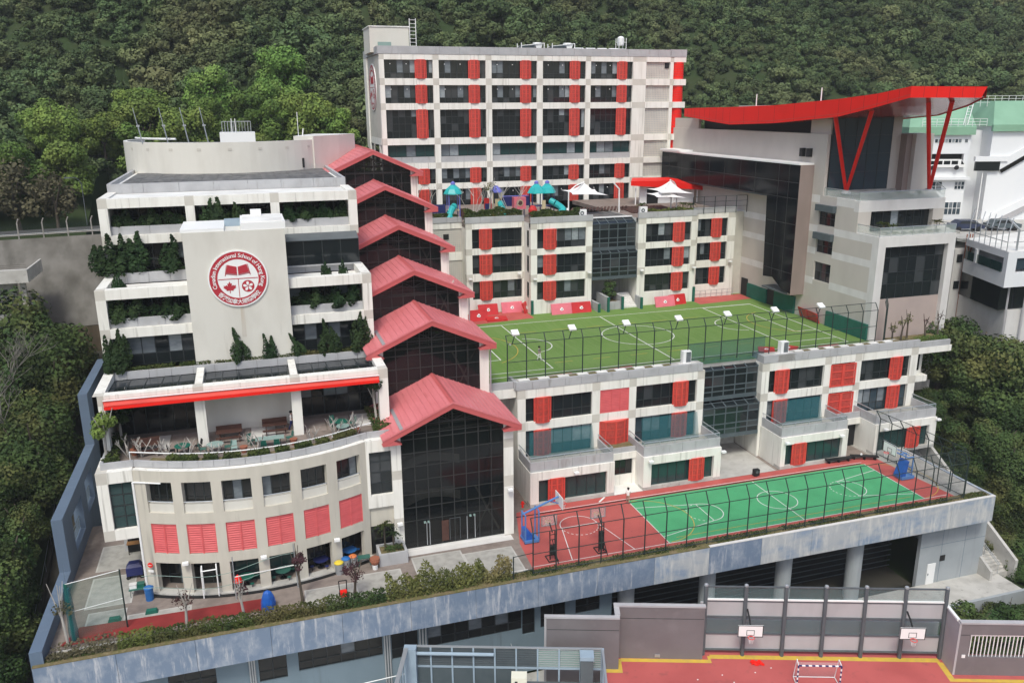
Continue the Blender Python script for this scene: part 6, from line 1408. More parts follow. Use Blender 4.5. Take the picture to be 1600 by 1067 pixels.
g.tube((-.3, 0, 2.6), (2.95, 0, 3.75), .09, 'bluesteel', 8); g.tube((-.2, -.5, 2.65), (-.2, .5, 2.65), .06, 'bluesteel', 6); g.tube((1.0, -.5, 2.95), (1.0, .5, 2.95), .06, 'bluesteel', 6); g.tube((2.2, 0, 3.45), (2.95, 0, 3.1), .05, 'bluesteel', 6); lchild('arm', g, h)
lchild('backboard', board(1.8, 1.05), h, (3.05, 0, 2.9), math.pi); g = MB(); hoop_rim(g, 3.4, 0, 3.05); lchild('rim', g, h)
h = thing('mobile_hoop', 'blue padded mobile basketball hoop at the far right end of the green court', 'basketball hoop', (60.2, 61.6, 0), local=True)
g = MB(); g.box(-.6, .9, -.6, .6, .1, .4, 'bluesteel'); g.extr([(-.7, -.5, .4), (-.1, -.5, .4), (.15, -.5, 2.0), (-.15, -.5, 2.0)], (0, 1.0, 0), 'tarp'); lchild('base', g, h)
g = MB(); g.path([(.6, -.5, .4), (.6, -.5, 2.4), (-.1, -.5, 2.4)], .07, 'bluesteel'); g.path([(.6, .5, .4), (.6, .5, 2.4), (-.1, .5, 2.4)], .07, 'bluesteel'); g.tube((-.1, -.5, 2.4), (-.1, .5, 2.4), .06, 'bluesteel'); g.tube((.6, -.5, 1.2), (.6, .5, 1.2), .06, 'bluesteel'); lchild('upright', g, h)
g = MB(); g.tube((-.1, 0, 2.4), (-1.9, 0, 3.3), .07, 'bluesteel'); g.tube((.5, 0, 2.4), (-1.9, 0, 3.7), .05, 'bluesteel'); lchild('arm', g, h)
lchild('backboard', board(1.8, 1.05), h, (-2.0, 0, 2.9), 0); g = MB(); hoop_rim(g, -2.35, 0, 3.05); lchild('rim', g, h)
for x, l in ((21.5, 'black portable hoop on the red court near the fence, left of the key'), (25.85, 'black portable hoop on the red court near the fence, with padded post')):
    h = thing('portable_hoop', l, 'basketball hoop', (x, 57.75, 0), 'portable hoops on the red court', local=True)
    g = MB(); 
    for q in (-.4, .4): g.tube((q, -.3, .06), (q, .7, .06), .05, 'black', 5)
    g.tube((-.4, -.3, .06), (.4, -.3, .06), .05, 'black', 5); g.tube((-.4, .7, .06), (.4, .7, .06), .05, 'black', 5); lchild('base', g, h)
    g = MB()
    for q in (-.22, .22): g.tube((q, 0, .06), (q, .1, 2.6), .05, 'black', 5)
    for k in range(5): g.tube((-.22, .02*k, .5+.45*k), (.22, .02*k, .5+.45*k), .035, 'black', 4)
    g.tube((.2, -.9, .1), (0, .1, 1.8), .04, 'black', 4); g.path([(0, .1, 2.5), (0, .8, 3.0)], .06, 'black'); lchild('post', g, h)
    g = MB(); g.box(-.2, .2, -.12, .12, .55 if x < 22 else .3, 1.3 if x < 22 else 1.9, 'black'); lchild('padding', g, h)
    g = MB(); g.box(-.65, .65, .85, .88, 2.75, 3.65, 'chainlight')
    for (a, b, c, d) in ((-.68, .68, 2.72, 2.78), (-.68, .68, 3.62, 3.68), (-.68, -.62, 2.78, 3.62), (.62, .68, 2.78, 3.62)): g.box(a, b, .83, .9, c, d, 'galv')
    lchild('backboard', g, h); g = MB(); hoop_rim(g, 0, 1.15, 2.95, 'yline'); lchild('rim', g, h)
h = thing('small_goal', 'small white tubular goal standing on end by the curved wall', 'goal', (-5.2, 60.7, 0), local=True)
g = MB()
for x in (-.55, .55): g.path([(x, 0, .05), (x, 0, 2.35), (x*.95, .5, 2.55), (x*.95, .5, .05)], .05, 'white', 6)
g.tube((-.55, 0, 2.35), (.55, 0, 2.35), .05, 'white', 6); lchild('frame', g, h)
h = thing('batting_net', 'pale green practice net on poles at the left end of the deck', 'netting', (-13, 58.2, 0))
f = MB(); f.face([(-14.3, 58.0, .1), (-10.9, 58.6, .1), (-10.9, 58.6, 4.6), (-14.3, 58.0, 4.5)], 'netgreen'); f.face([(-14.3, 58.0, .1), (-15.2, 62, .1), (-15.2, 62, 4.3), (-14.3, 58.0, 4.5)], 'netgreen'); f.build('net', h)
f = MB(); f.tube((-10.9, 58.6, 0), (-10.9, 58.6, 4.7), .06, 'fence', 6); f.tube((-14.3, 58, 0), (-14.3, 58, 4.5), .12, 'green', 6); f.tube((-14.3, 58, 4.5), (-10.9, 58.6, 4.65), .03, 'white', 4); f.tube((-14.3, 58, 2.3), (-10.9, 58.6, 2.4), .025, 'white', 4); f.build('pole', h)
f = MB(); f.lathe([(.28, 0), (.33, .8), (.25, 1.9), (.3, 2.8), (.2, 4.2)], (-14.25, 57.95, 0), 'netteal', 8); f.build('gathered_net', h)
h = thing('practice_net', 'slack pale practice net strung in front of the curved wall', 'netting', (-3, 60.2, 0))
f = MB(); f.tube((-3.4, 59.9, 0), (-3.4, 59.9, 3.6), .045, 'galv', 5); f.tube((1.2, 60.1, 0), (1.1, 60.1, 3.8), .045, 'galv', 5); f.build('pole', h)
f = MB()
for zz in (1.6, 2.6):
    P = [(-9.8+k*1.0, 60.3-.4*math.sin(k*.3), zz+.35*math.cos(k*.62)) for k in range(12)]; f.path(P, .02, 'tableglass', 4)
f.tube((-3.4, 59.9, 1.9), (1.2, 60.1, 2.0), .035, 'white', 4); f.build('rope', h)
# ================================================================== DECK CLUTTER
h = thing('tarpaulin_cover', 'bright blue tarpaulin draped over equipment by the red mat', 'cover', (-1.1, 57.9, 0), local=True)
f = MB(); n = 18; prof = [(.62, 0), (.6, .5), (.5, 1.0), (.34, 1.35), (.08, 1.5)]
i0 = 0; f.mats = ['tarp']
for r, z in prof:
    for k in range(n):
        a = 2*math.pi*k/n; q = r*(1+.1*math.sin(5*a+z*2)+.06*math.sin(9*a)); f.v.append((q*.85*math.cos(a), q*.7*math.sin(a), z))
for a in range(4):
    for k in range(n): f.f.append((a*n+k, a*n+(k+1) % n, (a+1)*n+(k+1) % n, (a+1)*n+k)); f.mi.append(0)
f.f.append(tuple(4*n+k for k in range(n))); f.mi.append(0); lchild('cover', f, h)
def bin_(name, lab, cat, x, y, body, lid, r=.3, hh=.85, z=0, grp=None):
    t = thing(name, lab, cat, (x, y, z), grp, local=True); g = MB(); g.lathe([(r*.85, 0), (r, hh*.9), (r*1.02, hh)], (0, 0, 0), body, 14); lchild('body', g, t)
    g = MB(); g.lathe([(r*1.1, hh), (r*1.1, hh+.06), (r*.6, hh+.16), (.02, hh+.18)], (0, 0, 0), lid, 14); lchild('lid', g, t); return t
bin_('drum_barrel', 'blue plastic barrel at the left foot of the curved wall', 'barrel', -9.7, 61.9, 'blue', 'blue', .33, 1.0)
bin_('recycling_bin', 'yellow topped recycling bin beside the blue bin', 'bin', 4.5, 61.15, 'galv', 'yellow', .34, .95); bin_('recycling_bin', 'blue recycling bin between the yellow and orange ones', 'bin', 5.1, 61.6, 'galv', 'blue', .32, .95); bin_('recycling_bin', 'orange brown recycling bin right of the blue one', 'bin', 5.7, 61.9, 'galv', 'orange', .3, .9)
h = bin_('plant_pot', 'terracotta flower pot on a white bucket by the grey planter', 'plant pot', 7.35, 60.95, 'white', 'terracotta', .24, .45); g = MB(); g.lathe([(.3, .5), (.42, .75), (.4, 1.0)], (0, 0, 0), 'terracotta', 12); lchild('pot', g, h)
h = thing('garden_table', 'green plastic table with chairs near the recycling bins', 'table', (6.6, 61.9, 0), local=True); g = MB(); g.box(-.5, .5, -.3, .3, .68, .74, 'greenplastic'); lchild('tabletop', g, h)
for x in (-.45, .45):
    for y in (-.25, .25): g = MB(); g.tube((x, y, 0), (x, y, .68), .03, 'greenplastic', 5); lchild('leg', g, h)
h = thing('handcart', 'red and black hand truck standing by the hedge', 'hand truck', (4.45, 57.9, 0), local=True)
g = MB(); g.path([(-.25, 0, .1), (-.3, .1, 1.2), (.3, .1, 1.2), (.25, 0, .1)], .04, 'black'); lchild('frame', g, h); g = MB(); g.box(-.25, .25, -.4, 0, .1, .5, 'canopy'); lchild('body', g, h)
for x in (-.3, .3): g = MB(); g.tube((x-.04, .05, .12), (x+.04, .05, .12), .13, 'black', 10); lchild('wheel', g, h)
h = thing('clutter_table', 'green folding table with boxes beside the blue barrel', 'table', (-10.6, 62.9, 0), local=True); g = MB(); g.box(-.6, .6, -.4, .4, .62, .68, 'greenplastic'); lchild('tabletop', g, h)
for x in (-.5, .5):
    for y in (-.3, .3): g = MB(); g.tube((x, y, 0), (x, y, .62), .025, 'steelgrey', 4); lchild('leg', g, h)
for x, c, l in ((-.3, 'white', 'white carton on the green folding table'), (.25, 'green', 'green crate on the green folding table')):
    t = thing('carton' if c == 'white' else 'crate', l, 'box', (-10.6+x, 62.9, .68), local=True); g = MB(); g.box(-.25, .25, -.2, .2, 0, .28, c); g.box(-.27, .27, -.22, .22, .28, .33, 'band' if c == 'white' else 'greenplastic'); lchild('body', g, t)
h = thing('covered_cart', 'navy blue covered cart in the shade left of the curved wall', 'cart', (-11.1, 65.8, 0), local=True); g = MB(); g.box(-.6, .6, -.4, .4, .3, 1.0, 'navy'); g.extr([(-.6, -.4, 1.0), (.6, -.4, 1.0), (.4, -.2, 1.25), (-.4, -.2, 1.25)], (0, .6, 0), 'navy'); lchild('cover', g, h)
for x in (-.5, .5): g = MB(); g.tube((x, -.4, .15), (x, .4, .15), .15, 'black', 8); lchild('wheel', g, h)
h = thing('wooden_cart', 'orange plywood topped trolley under the left corner of the block', 'trolley', (-11.2, 70.2, 0), local=True); g = MB(); g.box(-.9, .9, -.7, .7, .95, 1.05, 'plywood'); lchild('tabletop', g, h)
for x in (-.8, .8):
    for y in (-.6, .6): g = MB(); g.tube((x, y, 0), (x, y, .95), .04, 'black', 5); lchild('leg', g, h)
for lab, x, y in (('flat green box on the pale paving near the red mat, left one', -11.9, 59.75), ('flat green box on the pale paving near the red mat, right one', -9.4, 60.0)):
    t = thing('green_box', lab, 'box', (x, y, .02), 'green boxes near the red mat', local=True); g = MB(); g.extr([(-.45, -.2, 0), (.45, -.2, 0), (.35, -.2, .25), (-.35, -.2, .25)], (0, .4, 0), 'green'); lchild('body', g, t)
h = thing('prohibition_sign', 'round red no entry sign on the left pier of the curved wall', 'sign', (-9.35, 62.6, 2.5)); f = MB(); p = Vector((-9.45, 62.55, 2.55)); nn = Vector((-.42, -.9, 0)).normalized(); tt = Vector((.9, -.42, 0))
f.extr([p+tt*.21*math.cos(2*math.pi*i/20)+Vector((0, 0, .21*math.sin(2*math.pi*i/20))) for i in range(20)], nn*.03, 'canopy'); f.extr([p+nn*.035+tt*a+Vector((0, 0, c)) for a, c in ((-.12, -.025), (.12, -.025), (.12, .025), (-.12, .025))], nn*.01, 'white'); f.build('disc', h)
f = MB(); f.extr([p+tt*a+Vector((0, 0, c)) for a, c in ((-.22, -.6), (.22, -.6), (.22, -.42), (-.22, -.42))], nn*.02, 'white'); f.build('plate', h)
h = thing('umbrella', 'red folded parasol leaning among tables under the curved wall', 'parasol', (-3.2, 60.9, 0), local=True); g = MB(); g.tube((0, 0, 0), (0, 0, 1.3), .03, 'galv', 5); lchild('pole', g, h); g = MB(); g.lathe([(.35, .9), (.25, 1.2), (.04, 1.5)], (0, 0, 0), 'canopy', 8); lchild('cloth', g, h)
for lab, x, y, m in (('dark green round table inside the third opening of the curved wall', -2.6, 61.8, 'green'), ('blue table with stools inside the fifth opening of the curved wall', 3.2, 62.6, 'navy'), ('green table inside the fourth opening of the curved wall', .2, 61.9, 'greenplastic'), ('blue table inside the rightmost opening of the curved wall', 5.6, 63.4, 'blue')):
    t = thing('canteen_table', lab, 'table', (x, y, 0), 'tables under the curved wall', local=True); g = MB(); g.lathe([(.6, .7), (.62, .76)], (0, 0, 0), m, 14); lchild('tabletop', g, t); g = MB(); g.tube((0, 0, 0), (0, 0, .7), .06, 'black', 6); g.lathe([(.3, 0), (.28, .05)], (0, 0, 0), 'black', 10); lchild('stand', g, t)
    for k in range(4):
        a = k*1.57+.5; g = MB(); g.lathe([(.16, .42), (.16, .46)], (.85*math.cos(a), .85*math.sin(a), 0), m, 8); g.tube((.85*math.cos(a), .85*math.sin(a), 0), (.85*math.cos(a), .85*math.sin(a), .42), .03, 'black', 4); lchild('stool', g, t)
h = thing('planter_box', 'grey tiled planter box with palm at the atrium entrance', 'planter', (8.8, 62.0, 0)); 
for (a, b, c, d) in ((7.75, 10.1, 61.1, 61.3), (7.75, 10.1, 62.75, 62.95), (7.75, 7.95, 61.3, 62.75), (9.9, 10.1, 61.3, 62.75)): box('side', h, 'grey', a, b, c, d, 0, 1.05)
box('soil', h, 'soil', 7.95, 9.9, 61.3, 62.75, .0, .9)
h = thing('hydrant', 'red fire hydrant in the alley between atrium and classroom block', 'hydrant', (22.1, 67.5, 0), local=True); g = MB(); g.lathe([(.12, 0), (.1, .1), (.1, .42), (.15, .46), (.13, .56), (.03, .62)], (0, 0, 0), 'canopy', 10); lchild('body', g, h); g = MB(); g.tube((-.2, 0, .34), (.2, 0, .34), .05, 'canopy', 8); lchild('outlet', g, h)
h = thing('loudspeaker', 'black loudspeaker on the red strip behind the green court', 'speaker', (46.6, 66.6, 0), local=True); g = MB(); g.box(-.3, .3, -.2, .2, .1, .75, 'black'); lchild('body', g, h); g = MB(); g.tube((0, 0, 0), (0, 0, .1), .2, 'black', 8); g.tube((0, -.21, .5), (0, -.2, .5), .16, 'greypost', 10); lchild('cone', g, h)
for lab, x0, y0, x1, y1 in (('black padded bench along the back of the green court, left one', 55.2, 66.9, 58.2, 66.75), ('black padded bench at the back right corner of the green court', 58.4, 67.1, 61.0, 66.0)):
    t = thing('bench', lab, 'bench', (x0, y0, 0), 'black benches behind the green court'); f = MB(); d = Vector((x1-x0, y1-y0, 0)); n = Vector((-d.y, d.x, 0)).normalized()*.25; a, b = Vector((x0, y0, .35)), Vector((x1, y1, .35)); f.extr([a-n, b-n, b+n, a+n], (0, 0, .12), 'black'); f.build('seat', t)
    for q in (.12, .5, .88): p = a+d*q; f = MB(); f.box(p.x-.06, p.x+.06, p.y-.15, p.y+.15, 0, .35, 'black'); f.build('leg', t)
t = thing('ball', 'white ball on the black bench behind the green court', 'ball', (59.4, 66.7, .47), local=True); g = MB(); g.lathe([(.02, 0), (.09, .03), (.12, .11), (.09, .2), (.02, .23)], (0, 0, 0), 'white', 10); lchild('skin', g, t)
# crash mats on the pitch edge
MT = [(28.2, 100.2, 0, 2.6, 'vinyl', 'red crash mat leaning at the back of the left red apron', 'lean'), (31.5, 100.5, 0, 2.8, 'pink', 'pink crash mat leaning against the left upper classroom wall', 'lean'), (33.0, 99.7, .9, 1.7, 'vinyl', 'small red crash mat turned sideways in the corner by the green pad', 'lean'), (26.2, 97.6, .1, 2.4, 'vinyl', 'red crash mat standing at the far left corner of the pitch', 'lean'), (28.4, 96.9, -.1, 2.6, 'vinyl', 'red crash mat lying flat at the edge of the left red apron', 'flat'), (37.2, 97.5, 0, 2.8, 'pink', 'pink crash mat leaning left of the walled steps', 'lean'), (39.9, 97.5, 0, 2.7, 'vinyl', 'red crash mat leaning beside the pink one left of the walled steps', 'lean'), (51.6, 97.0, .05, 2.9, 'pink', 'pink crash mat standing right of the walled steps', 'lean'), (53.7, 97.5, .15, 2.6, 'vinyl', 'red crash mat behind the pink one right of the walled steps', 'lean'), (64.7, 85.5, 1.5, 1.9, 'vinyl', 'red mat against the auditorium wall, far piece', 'lean'), (64.6, 83.6, 1.45, 2.4, 'vinyl', 'red mat against the auditorium wall, near piece', 'lean'), (52.0, 74.2, -.5, 1.7, 'vinyl', 'red mat folded by the near fence right of the teal netting', 'flat'), (54.6, 74.0, -.9, 1.9, 'vinyl', 'red mat lying askew by the near fence on the right', 'flat')]
random.seed(11)
for (x, y, rz, w, m, lab, pose) in MT:
    t = thing('crash_mat', lab, 'crash mat', (x, y, 10.49), 'crash mats round the pitch', rz=rz, local=True); g = MB()
    if pose == 'lean': g.extr([(-w/2, -.5, 0), (w/2, -.5, 0), (w/2, -.05, 1.25), (-w/2, -.05, 1.25)], (0, .18, .04), m); 
    else: g.extr([(-w/2, -.7, .02), (w/2, -.7, .02), (w/2, .6, .2), (-w/2, .6, .2)], (0, 0, .15), m)
    lchild('mat', g, t)
    g = MB(); n_ = Vector((0, -1.25, .45)).normalized() if pose == 'lean' else Vector((0, -.1, 1)).normalized(); up = Vector((0, .45, 1.25)).normalized() if pose == 'lean' else Vector((0, 1, .14)).normalized()
    c = Vector((0, -.29, .63))+n_*.015 if pose == 'lean' else Vector((0, -.05, .285))
    # white dog-head shaped print
    pts = [(-.26, -.1), (-.05, -.2), (.2, -.16), (.26, 0), (.14, .06), (.2, .24), (.06, .14), (-.02, .28), (-.1, .12), (-.24, .04)]
    g.face([c+Vector((a, 0, 0))+up*b for a, b in pts], 'white'); g.face([c+n_*.006+Vector((a, 0, 0))+up*b for a, b in ((-.1, -.08), (.08, -.1), (.14, .0), (.0, .04))], 'frame'); lchild('print', g, t)
for lab, x, y, rz in (('flat pink red mat lying by the near fence at middle left', 28.0, 73.2, .05), ('flat red mat lying by the near fence at middle right', 34.6, 73.3, .06), ('flat faded red mat lying by the near fence at far right', 59.5, 73.4, .05)):
    t = thing('floor_mat', lab, 'mat', (x, y, 10.5), 'flat mats by the near pitch fence', rz=rz, local=True); g = MB(); g.box(-1.3, 1.3, -.35, .35, 0, .12, 'pinkcourt'); lchild('mat', g, t)
# air conditioning boxes
for lab, x, y, z, kind in (('large white air conditioning unit on the parapet left of the lower glazed link', 40.9, 71.6, 10.35, 1), ('white air conditioning unit on the parapet right of the lower glazed link', 52.2, 71.45, 10.35, 1), ('small white air conditioning unit with round fan, on the parapet left of the upper link', 40.5, 98.9, 22.5, 0), ('small white air conditioning unit with round fan, on the parapet right of the upper link', 49.0, 98.9, 22.5, 0)):
    t = thing('air_conditioner', lab, 'air conditioner', (x, y, z), 'air conditioning units on the parapets', local=True); g = MB()
    if kind: g.box(-.55, .35, -.3, .3, .75, 2.0, 'white'); lchild('casing', g, t); g = MB(); g.box(-.22, .3, -.315, -.302, .85, 1.9, 'steelgrey'); [g.box(-.22, .3, -.33, -.316, .9+.12*k, .94+.12*k, 'galv') for k in range(8)]; lchild('grille', g, t); g = MB(); g.box(-1.0, 1.0, -.6, .3, 0, .745, 'band'); lchild('plinth', g, t)
    else: g.box(-.5, .5, -.25, .25, 0, .95, 'white'); lchild('casing', g, t); g = MB(); g.tube((-.12, -.27, .5), (-.12, -.252, .5), .26, 'steelgrey', 14); g.tube((-.12, -.28, .5), (-.12, -.272, .5), .1, 'white', 10); lchild('fan', g, t)
# ================================================================== PLAYGROUND on the upper terrace
def canopy(g, c, r, h, m, n=6, cap=None):
    g.lathe([(r, 0), (r*.98, .12), (r*.72, h*.55), (r*.22, h)], c, m, n)
    if cap: g.lathe([(r*.24, h), (r*.24, h+.25), (.05, h+.42)], c, cap, 8)
def slide(g, pts, m): g.path(pts, .42, m, 10)
t = thing('play_tower', 'turquoise roofed play tower with tube slide, leftmost on the playground', 'playground', (25.2, 105, 22.0), local=True)
g = MB(); canopy(g, (0, 0, 3.4), 1.25, 1.15, 'turq', 8, 'purple'); lchild('roof', g, t)
for x in (-.7, .7):
    for y in (-.6, .6): g = MB(); g.tube((x, y, 0), (x, y, 3.45), .07, 'purple', 6); lchild('post', g, t)
g = MB(); g.box(-.75, .75, -.65, .65, 1.3, 1.4, 'sand'); lchild('platform', g, t); g = MB(); slide(g, [(0, -.5, 1.9), (-.3, -.9, 1.75), (-.8, -1.4, 1.1), (-1.0, -1.9, .45)], 'turq'); lchild('slide', g, t)
g = MB(); g.box(-3.2, -1.0, .1, .2, 1.0, 2.1, 'navy'); lchild('panel', g, t); g = MB(); g.box(.8, 1.9, -.2, .1, .3, 1.5, 'wood'); lchild('climber', g, t)
t = thing('play_tower', 'violet roofed play tower with turquoise slide, middle of the playground', 'playground', (30.9, 105, 22.0), local=True)
g = MB(); canopy(g, (0, 0, 3.4), .85, .85, 'purple', 6); lchild('roof', g, t)
for x in (-.55, .55):
    for y in (-.5, .5): g = MB(); g.tube((x, y, 0), (x, y, 3.45), .07, 'sand', 6); lchild('post', g, t)
g = MB(); g.box(-.3, .3, -.65, -.55, 1.2, 2.6, 'sand'); g.box(-1.6, -.6, 0, .1, 1.3, 2.7, 'vinyl'); g.box(-1.5, -.8, -.1, -.02, 1.0, 2.0, 'navy'); lchild('panel', g, t)
g = MB(); slide(g, [(.4, -.6, 2.1), (.45, -1.2, 1.6), (.45, -1.9, .5)], 'turq'); lchild('slide', g, t); g = MB(); g.box(.9, 4.6, .2, .35, 1.5, 2.7, 'navy'); g.tube((.9, .2, 2.8), (4.6, .2, 2.8), .06, 'purple'); lchild('bridge', g, t); g = MB(); g.box(-1.4, -.4, -1.2, -.9, .4, .9, 'orange'); lchild('steps', g, t)
t = thing('play_cube', 'pink play cube with round porthole on the playground', 'playground', (33.9, 104.6, 22.0), local=True)
g = MB(); g.box(-.8, .8, -.5, .5, 1.2, 2.7, 'pink'); lchild('body', g, t); g = MB(); g.tube((0, -.55, 2.0), (0, -.51, 2.0), .42, 'sand', 14); g.tube((0, -.57, 2.0), (0, -.555, 2.0), .3, 'wood', 12); lchild('porthole', g, t)
for x in (-.7, .7): g = MB(); g.tube((x, 0, 0), (x, 0, 1.2), .07, 'navy', 6); lchild('leg', g, t)
t = thing('play_tower', 'double turquoise roofed play tower with spiral tube slide, rightmost on the playground', 'playground', (37.2, 105, 22.0), local=True)
g = MB(); canopy(g, (-.75, 0, 3.1), 1.25, 1.2, 'turq', 6, 'purple'); canopy(g, (.75, 0, 3.1), 1.25, 1.2, 'turq', 6, 'purple'); lchild('roof', g, t)
for x in (-1.5, 0, 1.5):
    for y in (-.6, .6): g = MB(); g.tube((x, y, 0), (x, y, 3.2), .07, 'navy', 6); lchild('post', g, t)
g = MB(); g.box(-1.5, 1.5, -.65, .65, 1.4, 1.5, 'navy'); lchild('platform', g, t); g = MB(); slide(g, [(1.0, -.5, 2.1), (1.5, -1.0, 1.8), (2.2, -1.3, 1.3), (2.4, -2.0, .9), (1.6, -2.4, .6)], 'turq'); lchild('slide', g, t)
g = MB(); g.box(-.2, .3, -.7, -.62, .8, 2.2, 'sand'); g.lathe([(.55, .4), (.6, 1.1), (.3, 1.6)], (-1.6, -1, 0), 'vinyl', 10); lchild('panel', g, t)
for k, (lab, x, y) in enumerate((('white child play rocker left of the violet tower', 28.1, 103.6), ('white play rocker beneath the violet tower', 29.6, 103.5), ('white spring rider beside the pink cube', 35.4, 103.8), ('white spring rider right of the double tower', 40.2, 103.4), ('white spring rider at the far left of the playground', 21.4, 103.2))):
    t = thing('spring_rider', lab, 'playground', (x, y, 22.0), local=True); g = MB(); g.lathe([(.12, .45), (.25, .6), (.22, .95), (.08, 1.15)], (0, 0, 0), 'white', 8); lchild('body', g, t); g = MB(); g.tube((0, 0, 0), (0, 0, .45), .09, 'vinyl', 6); lchild('spring', g, t)
def sail(lab, x, y, z, w, d, hh, pole):
    t = thing('sail_parasol', lab, 'parasol', (x, y, z), local=True); g = MB(); n = 8; top = []
    C = [(-w, -d, 0), (w, -d, -.25), (w, d, .15), (-w, d, .2)]; A = Vector((0, 0, hh))
    for a, b in zip(C, C[1:]+C[:1]):
        a, b = Vector(a), Vector(b); prev = None
        for k in range(n+1):
            u = k/n; e = a.lerp(b, u)*(1-.22*math.sin(math.pi*u)); row = []
            for j in range(7): v = j/6; q = e.lerp(A, v); q.z -= .42*hh*math.sin(math.pi*v)*.7; row.append(q)
            if prev:
                for j in range(6): g.face([prev[j], row[j], row[j+1], prev[j+1]], 'cloth_white')
            prev = row
    lchild('canopy', g, t, smooth=True); g = MB(); px, py = pole; g.path([(px, py, -2.6), (px, py, .2), (px*.55, py*.55, hh*.75), (0, 0, hh+.1)], .09, 'white', 6); lchild('pole', g, t)
sail('white pointed sail parasol left of the red canopy, over the play terrace', 43.2, 105, 24.95, 2.5, 2.2, 1.25, (-2.4, -.5)); sail('white pointed sail parasol in front of the red canopy', 56.0, 105, 24.7, 2.5, 2.2, 1.4, (2.0, 1.6)); sail('second white sail tucked under the sail parasol in front of the red canopy', 54.9, 104.2, 24.2, 2.2, 1.8, .9, (1.8, 1.6))
t = thing('parasol_pole', 'bare white parasol pole between the two sail parasols', 'pole', (48.35, 105, 22.0)); g = MB(); g.path([(48.4, 105, 22.0), (48.35, 105, 25.2), (47.35, 105, 26.2)], .1, 'white', 6); g.build('pole', t)
t = thing('red_canopy', 'flat bright red canopy over the terrace entrance of the tall block', 'canopy', (59.5, 113, 22)); f = MB(); f.extr([(53.4, 112, 24.9), (65.4, 112, 23.87), (65.4, 112, 24.4), (59.4, 112, 25.45), (53.4, 112, 25.55)], (2.2, 4.2, .1), 'canopy'); f.build('roof', t)
for x, y in ((54.5, 112.6), (60.5, 112.4), (64.6, 112.5)): g = MB(); g.tube((x, y, 22), (x, y, 24.5), .09, 'white', 6); g.build('post', t)
box('wall', t, 'whiteschool', 55.5, 64.5, 113.2, 113.5, 22, 24.8); box('door', t, 'black', 56.6, 58.4, 113.1, 113.19, 22, 24.3)
g = MB()
for k in range(14): g.extr([(49.5+k*.5, 103, 22.1), (49.85+k*.5, 103, 22.1), (50.85+k*.5, 110, 22.1), (50.5+k*.5, 110, 22.1)], (0, 0, .1), 'wood')
tt = thing('timber_decking', 'red brown timber decking on the terrace below the sail parasols', 'decking', (52, 106, 22.05)); g.build('boards', tt)
hedge('terrace_hedge', 20.2, 25.3, 98.8+4.3, 104.0, 22.05, 23.0, 'leaf_hedge', 'long hedge above the pierced wall at the left end of the playground', 150); hedge('terrace_hedge', 25.7, 33.2, 101.2, 102.2, 22.1, 23.55, 'leaf_hedge', 'hedge on the parapet of the left upper block, below the violet tower', 150); hedge('terrace_hedge', 33.5, 40.0, 98.5, 99.5, 22.1, 23.4, 'leaf_hedge', 'hedge on the parapet of the left upper block, below the double tower', 150); hedge('terrace_hedge', 49.6, 56.2, 98.5, 99.2, 22.1, 23.05, 'leaf_hedge2', 'low yellow green hedge on the parapet of the right upper block', 60)
# ================================================================== PLANTS
def lroot(name, lab, cat, loc, grp=None, rz=0): return thing(name, lab, cat, loc, grp, rz, True)
JV = []
def juniper_mesh(seed, spiky=True):
    rg = np.random.default_rng(seed); n = 1500; P = []; N = []
    for k in range(7 if spiky else 5):
        hh = 1.0 if k == 0 else rg.uniform(.45, .9); a = rg.uniform(0, 6.28); off_ = 0 if k == 0 else rg.uniform(.06, .2)
        u = rg.uniform(size=n//6)**.8; r = (.17 if k == 0 else .14)*np.sin(np.pi*np.clip(u*.8+.17, 0, 1))**.8*(1-u*.55)*rg.uniform(.75, 1.05, len(u)); th = rg.uniform(0, 6.28, len(u)); lean = off_+.06*u
        x = lean*math.cos(a)+r*np.cos(th)+.05*np.sin(5*u+a); y = lean*math.sin(a)+r*np.sin(th); P.append(np.stack([x, y, .04+u*hh], -1)); N.append(np.stack([np.cos(th), np.sin(th), .5+0*th], -1)+rg.normal(size=(len(u), 3))*.4)
    P = np.concatenate(P); N = np.concatenate(N); return leafmesh('crown', P, N, RNG.uniform(.025, .05, len(P)), 'leaf_conifer')
JV = [juniper_mesh(s_) for s_ in range(6)]; JW = [juniper_mesh(s_+20, False) for s_ in range(4)]
tk_ = MB(); tk_.tube((0, 0, 0), (0, 0, .35), .03, 'bark', 6); TKM = tk_.mesh('trunk')
def juniper(lab, x, y, z, h_, w=1.0, wide=False, grp='junipers in the planters of the terraced block', lean=0):
    t = lroot('juniper', lab, 'tree', (x, y, z), grp, random.uniform(0, 6)); t.scale = (h_*w, h_*w, h_)
    if lean: t.rotation_euler = (0, lean, 0)
    for nm, me in (('crown', random.choice(JW if wide else JV)), ('trunk', TKM)): o = bpy.data.objects.new(nm, me); COL.objects.link(o); o.parent = t
random.seed(5)
for lab, x, h_, ln_ in (('spiky juniper in front of the seal wall, left of the pair', -1.7, 2.9, -.12), ('spiky juniper in front of the seal wall, right of the pair', .9, 2.7, 0), ('leaning juniper at the right edge of the seal wall', 3.3, 2.2, -.35), ('slender juniper in front of the blinds right of the seal wall', 5.9, 3.0, -.15), ('juniper at the right end of the planter by the red roofs', 8.7, 3.3, 0), ('juniper at the far left end of the pavilion planter', -12.0, 3.0, 0), ('second juniper from the left end of the pavilion planter', -11.0, 3.4, 0)): juniper(lab, x, 72.55, 15.05, h_*1.05, 1.0, lean=ln_)
